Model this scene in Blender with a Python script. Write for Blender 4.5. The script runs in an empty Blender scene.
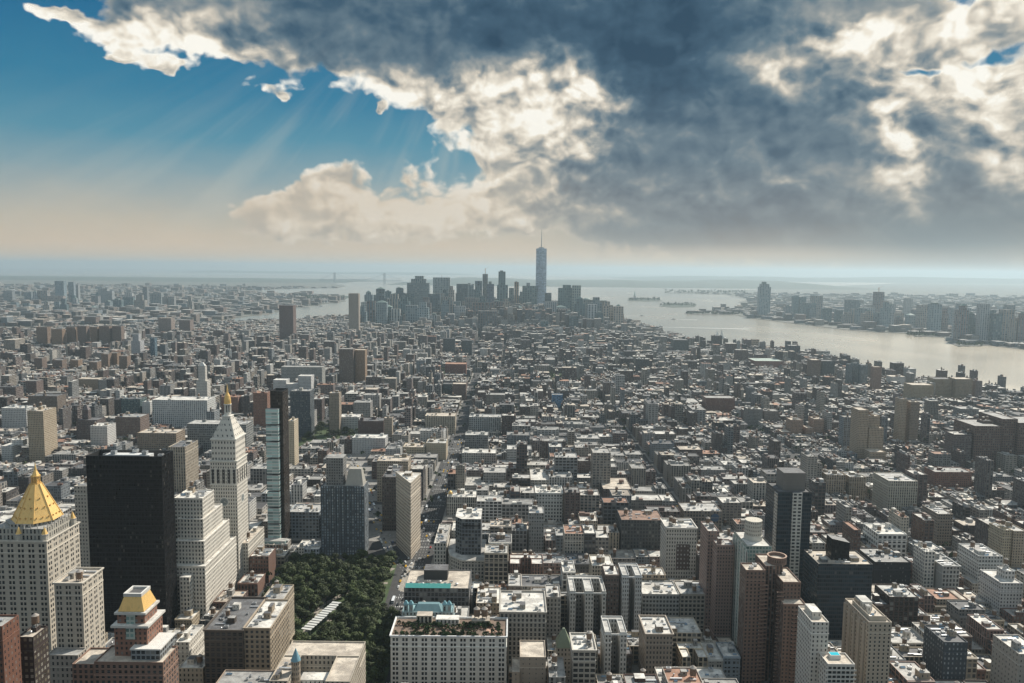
import bpy, math, random
import numpy as np
from mathutils import Matrix, Vector

SC = bpy.context.scene
COL = SC.collection
R = math.radians
rnd = random.Random(11)

# ------------------------------------------------------------------ camera
CAM_H = 325.0                      # observation deck above the street
FPX = 775.0                        # focal length in pixels of a 1024 wide frame
PITCH = 5.34
ROLL = 0.0105
cam_d = bpy.data.cameras.new('camera')
cam_d.sensor_width = 36.0
cam_d.lens = FPX / 1024.0 * 36.0
cam_d.clip_start = 1.0
cam_d.clip_end = 300000.0
cam = bpy.data.objects.new('camera', cam_d)
COL.objects.link(cam)
cam.matrix_world = (Matrix.Translation((0, 0, CAM_H)) @ Matrix.Rotation(R(90 - PITCH), 4, 'X')
                    @ Matrix.Rotation(ROLL, 4, 'Z'))
SC.camera = cam

# ------------------------------------------------------------------ light and exposure
SUN_AZ, SUN_EL = 44.0, 44.0        # degrees right of the view direction, and up
SC.view_settings.view_transform = 'Standard'
SC.view_settings.look = 'None'
SC.view_settings.gamma = 1.0
SC.view_settings.use_curve_mapping = False
EXPO = 0.35
SC.view_settings.exposure = EXPO
sun_d = bpy.data.lights.new('sun', 'SUN')
sun_d.energy = 5.0
sun_d.angle = R(0.6)
sun_d.color = (1.0, 0.93, 0.82)
sun = bpy.data.objects.new('sun', sun_d)
COL.objects.link(sun)
SUN_DIR = Vector((math.sin(R(SUN_AZ)) * math.cos(R(SUN_EL)), math.cos(R(SUN_AZ)) * math.cos(R(SUN_EL)), math.sin(R(SUN_EL))))
sun.rotation_euler = SUN_DIR.to_track_quat('Z', 'Y').to_euler()
sun.location = (0, 0, 3000)

SC.cycles.use_denoising = True
SC.cycles.use_adaptive_sampling = True
SC.cycles.adaptive_threshold = .015
SC.cycles.adaptive_min_samples = 12
SC.cycles.max_bounces = 5
SC.cycles.diffuse_bounces = 3
SC.cycles.glossy_bounces = 2
SC.cycles.transmission_bounces = 2
SC.cycles.volume_bounces = 0
SC.cycles.transparent_max_bounces = 6
SC.cycles.sample_clamp_indirect = 4.0
SC.cycles.caustics_reflective = False
SC.cycles.caustics_refractive = False


# pixel of the photograph -> direction -> azimuth and elevation / point of the place
CP, SP = math.cos(R(PITCH)), math.sin(R(PITCH))
def unroll(px, py):
    dx, dy = px - 512.0, py - 341.5
    return dx + ROLL * dy, dy - ROLL * dx
def down(px, py):                  # tangent of the angle below level, in the forward vertical plane
    _, dy = unroll(px, py)
    return math.tan(math.atan(dy / FPX) + R(PITCH))
def dist(px, py, z=0.0):           # forward distance of the point at height z seen at this pixel
    return (CAM_H - z) / down(px, py)
def hgt(px, py, d):                # height seen at this pixel at forward distance d
    return CAM_H - d * down(px, py)
def lat(px, py, d, z=0.0):
    dx, _ = unroll(px, py)
    return dx / FPX * (d * CP + (CAM_H - z) * SP)
def gp(px, py, z=0.0):
    d = dist(px, py, z)
    return (lat(px, py, d, z), d)
def proj(x, y, z):                 # back to the pixel
    dep = y * CP + (CAM_H - z) * SP
    dx = x / dep * FPX
    dy = ((CAM_H - z) * CP - y * SP) / dep * FPX
    return 512 + dx - ROLL * dy, 341.5 + dy + ROLL * dx
def azel(px, py):
    dx, dy = unroll(px, py)
    v = Vector((dx / FPX, CP + (-dy / FPX) * SP, -SP + (-dy / FPX) * CP)).normalized()
    return math.atan2(v.x, v.y), math.asin(v.z)


# ------------------------------------------------------------------ node helper
class NT:
    def __init__(self, tree):
        self.t = tree; self.n = tree.nodes; self.l = tree.links
    def new(self, kind, **kw):
        n = self.n.new(kind)
        for k, v in kw.items():
            setattr(n, k, v)
        return n
    def set(self, sock, v):
        if hasattr(v, 'links'):
            self.l.new(v, sock)
        elif v is not None:
            sock.default_value = v
    def m(self, op, a, b=None, c=None, clamp=False):
        n = self.new('ShaderNodeMath', operation=op); n.use_clamp = clamp
        for i, v in enumerate((a, b, c)):
            if v is not None:
                self.set(n.inputs[i], v)
        return n.outputs[0]
    def v(self, op, a, b=None, c=None, out=0):
        n = self.new('ShaderNodeVectorMath', operation=op)
        for i, v in enumerate((a, b, c)):
            if v is not None:
                self.set(n.inputs[i], v)
        return n.outputs[out]
    def mix(self, f, a, b, blend='MIX'):
        n = self.new('ShaderNodeMix', data_type='RGBA', blend_type=blend)
        n.clamp_factor = True
        self.set(n.inputs[0], f)
        for s, v in ((n.inputs[6], a), (n.inputs[7], b)):
            if not hasattr(v, 'links') and len(v) == 3:
                v = (*v, 1)
            self.set(s, v)
        return n.outputs[2]
    def noise(self, vec, scale, detail=4, rough=.5, lac=2.0, out=0):
        n = self.new('ShaderNodeTexNoise', noise_dimensions='3D')
        self.set(n.inputs['Vector'], vec)
        n.inputs['Scale'].default_value = scale
        n.inputs['Detail'].default_value = detail
        n.inputs['Roughness'].default_value = rough
        n.inputs['Lacunarity'].default_value = lac
        return n.outputs[out]
    def ramp(self, f, stops, interp='LINEAR'):
        n = self.new('ShaderNodeValToRGB')
        cr = n.color_ramp; cr.interpolation = interp
        while len(cr.elements) < len(stops):
            cr.elements.new(0.5)
        for e, (p, c) in zip(cr.elements, stops):
            e.position = p
            e.color = (*c, 1) if len(c) == 3 else c
        self.set(n.inputs[0], f)
        return n.outputs[0]
    def step(self, x, a, b, smooth=True):
        n = self.new('ShaderNodeMapRange', interpolation_type='SMOOTHSTEP' if smooth else 'LINEAR')
        self.set(n.inputs[0], x)
        self.set(n.inputs[1], a); self.set(n.inputs[2], b)
        n.inputs[3].default_value = 0.0; n.inputs[4].default_value = 1.0
        return n.outputs[0]

def lin(c):                        # 0..255 display colour -> linear
    return tuple(((v / 255.0) / 12.92 if v <= 10 else (((v / 255.0) + .055) / 1.055) ** 2.4) for v in c)
# ------------------------------------------------------------------ sky: Nishita air with cloud banks in it
SKY_STRENGTH = 0.1
def build_sky():
    w = bpy.data.worlds.new('World')
    SC.world = w
    w.use_nodes = True
    w.node_tree.nodes.clear()
    N = NT(w.node_tree)
    K = 2.0 ** -EXPO / SKY_STRENGTH
    def C(r, g, b, k=1.0):
        return tuple(v * K * k for v in lin((r, g, b)))
    tc = N.new('ShaderNodeTexCoord')
    d = N.v('NORMALIZE', tc.outputs['Generated'])
    sx = N.new('ShaderNodeSeparateXYZ'); N.l.new(d, sx.inputs[0])
    az = N.m('ARCTAN2', sx.outputs[0], sx.outputs[1])
    el = N.m('ARCSINE', sx.outputs[2])
    cb = N.new('ShaderNodeCombineXYZ')
    N.l.new(az, cb.inputs[0]); N.l.new(el, cb.inputs[1])
    P = cb.outputs[0]
    def noise2(vec, *a, **k):
        o = N.noise(vec, *a, **k); o.node.noise_dimensions = '2D'
        return o
    # wander the outlines
    nz = noise2(N.v('MULTIPLY', P, (1, 1.25, 1)), 5.0, 5, .6, out=1)
    wob = N.v('MULTIPLY', N.v('SUBTRACT', nz, (.5, .5, .5)), (.16, .10, 0))
    Q = N.v('ADD', P, wob)
    def blobs(lst, vec):
        acc = None
        for (px, py, rx, ry, wt) in lst:
            a, e = azel(px, py)
            t = N.v('MULTIPLY', N.v('SUBTRACT', vec, (a, e, 0)), (FPX / rx, FPX / ry, 0))
            q = N.v('DOT_PRODUCT', t, t, out=1)
            g = N.m('EXPONENT', N.m('MULTIPLY', q, -1.0))
            acc = N.m('MULTIPLY', g, wt) if acc is None else N.m('MULTIPLY_ADD', g, wt, acc)
        return acc
    stretch = N.v('MULTIPLY', P, (1, 1.3, 1))
    def billow(vec, sc, det):
        vo = N.new('ShaderNodeTexVoronoi', feature='SMOOTH_F1', voronoi_dimensions='2D')
        N.l.new(vec, vo.inputs['Vector']); vo.inputs['Scale'].default_value = sc
        vo.inputs['Detail'].default_value = det; vo.inputs['Roughness'].default_value = .6; vo.inputs['Smoothness'].default_value = .35
        return N.m('SUBTRACT', .46, vo.outputs['Distance'])
    def field(vec, det):
        w2 = N.v('ADD', vec, N.v('MULTIPLY', N.v('SUBTRACT', noise2(vec, 14.0, 2, .6, out=1), (.5, .5, .5)), (.045, .045, .045)))
        n = N.m('SUBTRACT', noise2(N.v('ADD', w2, (3.1, .7, 0)), 7.0, det, .6), .5)
        return N.m('MULTIPLY_ADD', billow(w2, 17.0, 2.0), .42, N.m('MULTIPLY', n, .9))
    fb = field(stretch, 10)
    fb2 = field(N.v('MULTIPLY', N.v('ADD', P, (.008, .013, 0)), (1, 1.3, 1)), 5)
    lit = N.m('SUBTRACT', fb, fb2)
    wisp = noise2(N.v('ADD', N.v('MULTIPLY', P, (1, 2.2, 1)), (7, 0, 0)), 5.0, 9, .62)

    # clear air
    sky = N.new('ShaderNodeTexSky', sky_type='NISHITA')
    sky.sun_disc = False
    sky.sun_elevation = R(SUN_EL); sky.sun_rotation = R(SUN_AZ)
    sky.air_density = 1.0; sky.dust_density = 0.6; sky.ozone_density = 2.0
    air = N.mix(1.0, sky.outputs[0], (.12, .56, .76), 'MULTIPLY')
    ew = N.m('MULTIPLY', N.m('ADD', el, N.m('MULTIPLY', N.m('SUBTRACT', wisp, .5), .04)), 2.2)
    hz = N.ramp(ew, [(0.0, C(214, 192, 164)), (.05, C(210, 190, 165)), (.11, C(192, 183, 166)), (.18, C(166, 172, 168)),
                     (.24, C(134, 160, 168)), (.33, C(84, 142, 164)), (.45, C(50, 122, 154)), (.62, C(28, 102, 142)), (1.0, C(18, 84, 126))])
    hf = N.ramp(ew, [(0, (1, 1, 1)), (.30, (.98,) * 3), (.55, (.95,) * 3), (.8, (.88,) * 3), (1, (.8,) * 3)])
    base = N.mix(hf, air, hz)

    # how much cloud
    cov = blobs(COVER, Q)
    F = N.m('MULTIPLY_ADD', fb, 1.2, cov)
    fine = N.m('SUBTRACT', noise2(N.v('ADD', N.v('MULTIPLY', P, (1, 1.25, 1)), (0, 9, 0)), 26.0, 8, .62), .5)
    F = N.m('MULTIPLY_ADD', fine, .35, F)
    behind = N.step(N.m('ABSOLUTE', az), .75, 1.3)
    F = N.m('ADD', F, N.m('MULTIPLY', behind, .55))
    F = N.m('MULTIPLY_ADD', N.step(el, .42, .62), .5, F)
    dens = N.step(F, .30, .60)
    # how bright
    tone = blobs(TONE, Q)
    amp = N.m('MULTIPLY_ADD', N.step(tone, -.12, .30), .70, .30)
    T = N.m('MULTIPLY', lit, 1.25)
    T = N.m('ADD', T, N.m('MULTIPLY', N.m('SUBTRACT', wisp, .5), .55))
    T = N.m('ADD', T, N.m('MULTIPLY', fb, .2))
    T = N.m('MULTIPLY_ADD', fine, .55, T)
    T = N.m('ADD', N.m('MULTIPLY_ADD', T, amp, .40), tone)
    T = N.m('ADD', T, N.m('MULTIPLY', N.m('SUBTRACT', noise2(N.v('MULTIPLY', Q, (1, 1.9, 1)), 3.2, 5, .58), .5), .72))
    T = N.m('MULTIPLY_ADD', behind, .32, T)  # unseen sky behind the camera brightened to fill the shaded fronts
    def fill_glow(a, e, ra, re):  # bright patches added to sky out of view, to light side walls and water
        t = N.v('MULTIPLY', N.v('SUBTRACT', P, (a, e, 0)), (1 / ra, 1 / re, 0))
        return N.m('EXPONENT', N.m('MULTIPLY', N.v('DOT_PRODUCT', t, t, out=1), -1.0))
    T = N.m('MULTIPLY_ADD', fill_glow(R(16), R(54), .9, .34), .75, T)
    T = N.m('MULTIPLY_ADD', fill_glow(R(58), R(16), .34, .26), .50, T)
    T = N.m('MULTIPLY_ADD', fill_glow(R(-62), R(22), .40, .26), .38, T)
    rim = N.m('MULTIPLY', N.m('SUBTRACT', 1.0, N.step(F, .40, .74)), .26)
    T = N.m('ADD', T, rim, clamp=True)
    cc = N.ramp(T, [(0, C(34, 66, 90)), (.2, C(58, 88, 110)), (.38, C(96, 118, 132)), (.56, C(150, 155, 154)),
                    (.72, C(206, 198, 184)), (.88, C(240, 232, 216)), (1.0, C(253, 250, 240))])
    # far clouds sink into the warm low air
    low = N.ramp(N.m('MULTIPLY', el, 2.2), [(0, (1, 1, 1)), (.045, (.95,) * 3), (.075, (.5,) * 3), (.13, (.25,) * 3), (.3, (.05,) * 3), (.5, (0, 0, 0))])
    cc = N.mix(low, cc, C(198, 180, 158))
    cc = N.mix(N.m('MULTIPLY', behind, .85), cc, C(186, 203, 214))  # sky behind tinted cool so the added fill cools the shaded walls
    soft = blobs([(350, 200, 120, 40, .62), (470, 215, 90, 36, .35), (240, 210, 60, 24, .4)], P)
    cc = N.mix(soft, cc, C(206, 191, 170))
    out = N.mix(dens, base, cc)
    rain = blobs([(985, 240, 90, 40, .62), (890, 235, 70, 20, .35), (640, 232, 80, 16, .35)], P)
    out = N.mix(rain, out, C(116, 128, 133))
    # sun shafts fanning out under the banks
    a0, e0 = azel(500, -120)
    dv = N.v('SUBTRACT', P, (a0, e0, 0))
    sd = N.new('ShaderNodeSeparateXYZ'); N.l.new(dv, sd.inputs[0])
    th = N.m('DIVIDE', sd.outputs[0], N.m('MINIMUM', sd.outputs[1], -.02))
    ct = N.new('ShaderNodeCombineXYZ'); N.l.new(th, ct.inputs[0]); N.l.new(N.m('MULTIPLY', el, .8), ct.inputs[1])
    ray = N.step(noise2(ct.outputs[0], 5.5, 3, .6), .42, .72)
    where = blobs([(360, 160, 120, 70, 1.0), (500, 180, 70, 60, .7), (170, 190, 150, 60, .45), (960, 235, 120, 26, .4)], P)
    out = N.mix(N.m('MULTIPLY', N.m('MULTIPLY', ray, where), .17), out, C(226, 216, 196))
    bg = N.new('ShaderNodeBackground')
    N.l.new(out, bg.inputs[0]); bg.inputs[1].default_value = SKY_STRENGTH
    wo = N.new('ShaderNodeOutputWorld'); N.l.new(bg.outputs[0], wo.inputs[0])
    w.cycles.sampling_method = 'NONE'
    w.cycles.sample_map_resolution = 512

COVER = [  # px, py, rx, ry, weight
    (620, -20, 160, 40, .5), (780, -10, 120, 40, .5), (380, 226, 130, 16, .45), (255, 222, 40, 10, .3), (120, -14, 120, 24, .4),
    (620, 40, 260, 60, .9), (760, 110, 190, 80, .8), (830, 190, 170, 60, .8), (690, 205, 150, 45, .7),
    (570, 180, 90, 60, .5), (430, 20, 150, 42, .85), (270, 10, 150, 36, .8), (1000, 40, 120, 40, .62),
    (530, 95, 100, 48, .75), (420, 92, 100, 22, .62), (500, 140, 90, 26, .45),
    (345, 182, 40, 20, .72), (300, 205, 66, 16, .6), (385, 212, 110, 26, .55), (470, 210, 70, 34, .5),
    (960, 130, 62, 60, .85), (1010, 180, 60, 50, .8), (930, 205, 90, 45, .8), (1010, 100, 30, 30, .5),
    (175, 26, 80, 16, .5), (110, 32, 60, 16, .55), (225, 55, 80, 13, .62), (30, 10, 44, 7, .55), (168, 74, 22, 7, 1.15), (122, 59, 18, 6, 1.0), (36, 11, 26, 7, .5),
    (262, 90, 15, 9, .7), (294, 97, 12, 8, .66), (362, 117, 9, 9, .8), (770, 245, 120, 10, .3), (900, 250, 150, 26, .35), (850, 225, 150, 16, .4),
    (130, 125, 130, 40, -.5), (390, 145, 60, 18, -.4), (285, 130, 60, 18, -.3), (955, 70, 34, 9, -.7), (1012, 62, 18, 8, -.4), (20, 62, 40, 36, -.3),
]
TONE = [
    (380, 222, 130, 20, .22), (290, 92, 40, 14, .3), (374, 108, 22, 14, .5), (940, 105, 30, 36, .14), (1012, 140, 22, 14, -.16),
    (620, 30, 220, 50, -.24), (740, 130, 90, 70, -.14), (430, 15, 120, 30, -.14), (660, 90, 40, 50, -.18), (250, 12, 70, 18, .04),
    (540, 82, 50, 34, .44), (440, 92, 80, 20, .38), (560, 115, 90, 35, .24), (500, 140, 80, 20, .26), (370, 92, 40, 10, .42), (510, 190, 70, 50, .14),
    (830, 195, 130, 34, -.10), (770, 230, 140, 16, -.16), (690, 215, 60, 30, -.02), (770, 80, 24, 24, .24), (880, 38, 26, 12, .44), (830, 45, 80, 34, .20), (790, 110, 60, 22, .10),
    (900, 140, 24, 44, .40), (960, 72, 30, 12, .45), (1004, 112, 34, 38, .36), (1000, 168, 42, 28, .34), (915, 190, 18, 22, .28), (960, 130, 24, 36, -.16), (950, 180, 40, 16, -.14),
    (345, 174, 34, 10, .36), (290, 192, 56, 10, .30), (385, 205, 110, 22, .26), (470, 205, 50, 26, .22), (340, 205, 40, 12, .06),
    (110, 35, 70, 18, .42), (225, 55, 70, 12, .42), (30, 12, 50, 10, .38), (168, 73, 30, 8, .42), (124, 58, 20, 6, .4), (265, 90, 30, 10, .4), (175, 22, 50, 10, .2),
    (1000, 20, 60, 20, .26), (960, 230, 100, 26, -.12), (780, 190, 24, 6, .18), (725, 200, 20, 10, .12), (700, 190, 40, 12, .10),
]
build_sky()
# ------------------------------------------------------------------ materials
def mat(name):
    m = bpy.data.materials.new(name)
    m.use_nodes = True
    m.node_tree.nodes.clear()
    N = NT(m.node_tree)
    b = N.new('ShaderNodeBsdfPrincipled')
    o = N.new('ShaderNodeOutputMaterial')
    N.l.new(b.outputs[0], o.inputs[0])
    return m, N, b
def attr(N, name, out='Color'):
    return N.new('ShaderNodeAttribute', attribute_name=name).outputs[out]
def pos(N):
    return N.new('ShaderNodeNewGeometry').outputs['Position']

def m_facade():
    # masonry with rows of windows: uv counts bays and storeys, 'win' holds window width, height, seed and spandrel darkness
    m, N, b = mat('facade')
    col = attr(N, 'col'); glass = attr(N, 'gls')
    s = N.new('ShaderNodeSeparateColor'); N.l.new(attr(N, 'win'), s.inputs[0])
    fu, fv, seed = s.outputs[0], s.outputs[1], s.outputs[2]
    span = attr(N, 'win', 'Alpha')
    uv = N.new('ShaderNodeUVMap').outputs[0]
    fr = N.v('FRACTION', uv); ce = N.v('FLOOR', uv)
    sx = N.new('ShaderNodeSeparateXYZ'); N.l.new(fr, sx.inputs[0])
    def inside(x, f, k=.5):
        return N.m('LESS_THAN', N.m('ABSOLUTE', N.m('SUBTRACT', x, k)), N.m('MULTIPLY', f, .5))
    pair = attr(N, 'gls', 'Alpha')
    se = N.new('ShaderNodeSeparateXYZ'); N.l.new(ce, se.inputs[0])
    odd = N.m('SUBTRACT', N.m('MULTIPLY', N.m('FLOORED_MODULO', se.outputs[0], 2.0), 2.0), 1.0)
    ku = N.m('SUBTRACT', .5, N.m('MULTIPLY', N.m('MULTIPLY', odd, pair), .16))
    iu = N.m('LESS_THAN', N.m('ABSOLUTE', N.m('SUBTRACT', sx.outputs[0], ku)), N.m('MULTIPLY', fu, .5))
    iv = inside(sx.outputs[1], fv, .54)
    win = N.m('MULTIPLY', iu, iv)
    cb = N.new('ShaderNodeCombineXYZ'); N.l.new(N.m('MULTIPLY', seed, 91.7), cb.inputs[2])
    wn = N.new('ShaderNodeTexWhiteNoise', noise_dimensions='3D'); N.l.new(N.v('ADD', ce, cb.outputs[0]), wn.inputs[0])
    r1 = wn.outputs[0]
    mull = N.m('LESS_THAN', N.m('ABSOLUTE', N.m('SUBTRACT', sx.outputs[1], .55)), .022)   # meeting rail of the sash
    p = pos(N)
    big = N.noise(N.v('MULTIPLY', p, (.035, .035, .012)), 1.0, 5, .6)
    fine = N.noise(N.v('MULTIPLY', p, (.5, .5, .12)), 1.0, 3, .6)
    wall = N.mix(N.m('MULTIPLY_ADD', big, .9, -.1), N.v('MULTIPLY', col, (.74, .72, .70)), N.v('MULTIPLY', col, (1.16, 1.15, 1.13)))
    wall = N.mix(N.m('MULTIPLY', N.step(fine, .45, .75), .30), wall, N.v('MULTIPLY', col, (.62, .60, .58)))
    # floor lines and piers
    band = N.m('LESS_THAN', sx.outputs[1], .07)
    wall = N.mix(N.m('MULTIPLY', band, .22), wall, N.v('MULTIPLY', col, (1.3, 1.28, 1.22)))
    wall = N.mix(N.m('MULTIPLY', iu, span), wall, N.v('MULTIPLY', glass, (1.6, 1.6, 1.6)))
    g = N.mix(r1, N.v('MULTIPLY', glass, (.35, .35, .35)), N.v('MULTIPLY', glass, (2.2, 2.2, 2.2)))
    g = N.mix(N.m('MULTIPLY', N.m('GREATER_THAN', r1, .80), .5), g, (.34, .33, .30))      # drawn blinds
    g = N.mix(mull, g, (.12, .12, .12))
    N.l.new(N.mix(win, wall, g), b.inputs['Base Color'])
    N.set(b.inputs['Roughness'], N.m('MULTIPLY_ADD', win, -.60, .86))
    b.inputs['Specular IOR Level'].default_value = .4
    bm = N.new('ShaderNodeBump'); bm.inputs['Strength'].default_value = .5; bm.inputs['Distance'].default_value = .3
    N.l.new(N.m('SUBTRACT', fine, N.m('MULTIPLY', win, .8)), bm.inputs['Height'])
    N.l.new(bm.outputs[0], b.inputs['Normal'])
    return m

def m_roof():
    m, N, b = mat('flat_roof')
    col = attr(N, 'col'); p = pos(N)
    n1 = N.noise(N.v('MULTIPLY', p, (.09, .13, .09)), 1, 5, .6)
    n2 = N.noise(N.v('MULTIPLY', p, (.5, .32, .4)), 1, 4, .65)
    n3 = N.noise(N.v('MULTIPLY', p, (1.6, 1.6, 1.6)), 1, 3, .6)
    c = N.mix(N.step(n1, .38, .62), N.v('MULTIPLY', col, (.66, .65, .64)), N.v('MULTIPLY', col, (1.12, 1.12, 1.10)))
    c = N.mix(N.m('MULTIPLY', N.step(n2, .52, .66), .5), c, N.v('MULTIPLY', col, (.42, .42, .43)))
    c = N.mix(N.m('MULTIPLY', N.step(n3, .55, .7), .3), c, (.16, .155, .15))
    N.l.new(c, b.inputs['Base Color'])
    b.inputs['Roughness'].default_value = .8
    return m

def m_plain(name, rough=.7, metal=0.0, var=.25, scale=.4):
    m, N, b = mat(name)
    col = attr(N, 'col'); p = pos(N)
    n1 = N.noise(N.v('MULTIPLY', p, (scale, scale, scale * .5)), 1, 4, .65)
    c = N.mix(n1, N.v('MULTIPLY', col, (1 - var,) * 3), N.v('MULTIPLY', col, (1 + var,) * 3))
    N.l.new(c, b.inputs['Base Color'])
    b.inputs['Roughness'].default_value = rough
    b.inputs['Metallic'].default_value = metal
    return m

def m_gold():
    m, N, b = mat('gilded_tile')
    p = pos(N)
    w = N.new('ShaderNodeTexWave', wave_type='BANDS', bands_direction='Z'); N.l.new(p, w.inputs[0]); w.inputs['Scale'].default_value = .9
    n = N.noise(p, .6, 4, .6)
    n3 = N.noise(N.v('MULTIPLY', p, (.5, .5, .12)), 1.0, 5, .7)
    c = N.mix(N.m('MULTIPLY_ADD', w.outputs['Fac'], .3, N.m('MULTIPLY', n, .5)), (.70, .40, .11), (.95, .68, .29))
    c = N.mix(N.m('MULTIPLY', N.step(n3, .5, .75), .55), c, (.42, .27, .10))
    N.l.new(c, b.inputs['Base Color'])
    b.inputs['Metallic'].default_value = .35; b.inputs['Roughness'].default_value = .45
    return m

def m_curtain(name, glass, frame, pu, pv, fu=.9, fv=.75, rough=.15, metal=0.0):
    # curtain wall: glass in a metal grid, uv in metres
    m, N, b = mat(name)
    uv = N.new('ShaderNodeUVMap').outputs[0]
    q = N.v('MULTIPLY', uv, (1 / pu, 1 / pv, 0))
    fr = N.v('FRACTION', q); ce = N.v('FLOOR', q)
    sx = N.new('ShaderNodeSeparateXYZ'); N.l.new(fr, sx.inputs[0])
    iu = N.m('LESS_THAN', sx.outputs[0], fu); iv = N.m('LESS_THAN', sx.outputs[1], fv)
    wn = N.new('ShaderNodeTexWhiteNoise', noise_dimensions='2D'); N.l.new(ce, wn.inputs[0])
    wr = N.new('ShaderNodeTexWhiteNoise', noise_dimensions='2D')
    N.l.new(N.v('FLOOR', N.v('MULTIPLY', q, (.17, 1, 0))), wr.inputs[0])
    t = N.m('ADD', N.m('MULTIPLY', wn.outputs[0], .6), N.m('MULTIPLY', wr.outputs[0], .5))
    g = N.mix(t, tuple(v * .4 for v in glass), tuple(v * 2.0 for v in glass))
    g = N.mix(N.m('MULTIPLY', N.m('GREATER_THAN', wn.outputs[0], .972), .5), g, (.16, .15, .13))
    win = N.m('MULTIPLY', iu, iv)
    N.l.new(N.mix(win, frame, g), b.inputs['Base Color'])
    N.set(b.inputs['Roughness'], N.m('ADD', N.m('MULTIPLY_ADD', win, -.35, .35 + rough), N.m('MULTIPLY', wn.outputs[0], .12)))
    b.inputs['Metallic'].default_value = metal
    b.inputs['Specular IOR Level'].default_value = .18 if max(glass) < .04 else .45
    return m

def m_water():
    m, N, b = mat('harbour_water')
    p = pos(N)
    n1 = N.noise(N.v('MULTIPLY', p, (.0011, .0006, 1)), 1, 5, .6)
    n2 = N.noise(N.v('MULTIPLY', p, (.05, .02, 1)), 1, 4, .65)
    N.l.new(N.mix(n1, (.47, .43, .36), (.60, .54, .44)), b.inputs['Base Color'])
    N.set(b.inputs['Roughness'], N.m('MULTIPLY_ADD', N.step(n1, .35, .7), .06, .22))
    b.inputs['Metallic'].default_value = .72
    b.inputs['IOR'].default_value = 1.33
    bm = N.new('ShaderNodeBump'); bm.inputs['Strength'].default_value = .05; bm.inputs['Distance'].default_value = 2.0
    N.l.new(n2, bm.inputs['Height']); N.l.new(bm.outputs[0], b.inputs['Normal'])
    return m

def m_land(name, a, c, scale=.02):
    m, N, b = mat(name)
    p = pos(N)
    n = N.noise(N.v('MULTIPLY', p, (scale, scale, scale)), 1, 6, .65)
    n2 = N.noise(N.v('MULTIPLY', p, (scale * 9,) * 3), 1, 4, .65)
    x = N.m('ADD', N.m('MULTIPLY', n, .6), N.m('MULTIPLY', n2, .4))
    N.l.new(N.mix(N.step(x, .4, .62), a, c), b.inputs['Base Color'])
    b.inputs['Roughness'].default_value = .9
    return m

def m_leaf(name='leaves'):
    m, N, b = mat(name)
    col = attr(N, 'col')
    oi = N.new('ShaderNodeObjectInfo').outputs['Random']
    n = N.noise(N.v('MULTIPLY', pos(N), (.25,) * 3), 1, 3, .6)
    k = N.m('MULTIPLY_ADD', oi, .7, .55)
    c = N.v('SCALE', col); c.node.inputs['Scale'].default_value = 1
    N.l.new(k, c.node.inputs['Scale'])
    c2 = N.mix(n, N.v('MULTIPLY', c, (.7, .75, .7)), N.v('MULTIPLY', c, (1.25, 1.15, .9)))
    N.l.new(c2, b.inputs['Base Color'])
    b.inputs['Roughness'].default_value = .7
    b.inputs['Specular IOR Level'].default_value = .25
    return m

MT = dict(
    facade=m_facade(), roof=m_roof(), plain=m_plain('painted_masonry'), metal=m_plain('weathered_metal', .45, .6, .2),
    timber=m_plain('cedar_staves', .85, 0, .35, 2.0), gold=m_gold(), water=m_water(), leaf=m_leaf(),
    bark=m_land('bark', (.05, .04, .03), (.09, .07, .05), 2),
    asphalt=m_land('asphalt', (.032, .033, .035), (.055, .054, .053), .15),
    pavement=m_land('pavement_concrete', (.17, .165, .155), (.27, .26, .24), .2),
    lawn=m_land('park_lawn', (.03, .055, .02), (.06, .085, .03), .12),
    path=m_land('park_path', (.22, .20, .17), (.32, .29, .25), .3),
    farland=m_land('far_land', (.05, .06, .045), (.17, .165, .15), .006),
    hills=m_land('far_hills', (.035, .055, .04), (.06, .075, .06), .002),
    black=m_curtain('black_curtain_wall', (.009, .009, .010), (.014, .013, .013), 1.6, 3.9, .84, .62, .2),
    jade=m_curtain('pale_glass_wall', (.20, .29, .28), (.50, .53, .50), 6.5, 3.5, .97, .62, .2),
    bronze=m_curtain('bronze_glass_wall', (.020, .017, .015), (.04, .032, .027), 1.5, 3.5, .85, .7, .2),
    steel=m_curtain('blue_glass_wall', (.07, .11, .15), (.16, .19, .22), 3, 4, .88, .75, .15),
    spire=m_curtain('silver_glass_wall', (.22, .28, .34), (.30, .34, .38), 3, 4, .9, .8, .12),
    dark=m_curtain('dark_glass_wall', (.018, .028, .036), (.05, .055, .06), 1.8, 3.6, .86, .68, .15),
    teal=m_curtain('green_glass_wall', (.10, .16, .145), (.38, .42, .37), 2.6, 3.2, .72, .62, .2),
)
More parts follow.
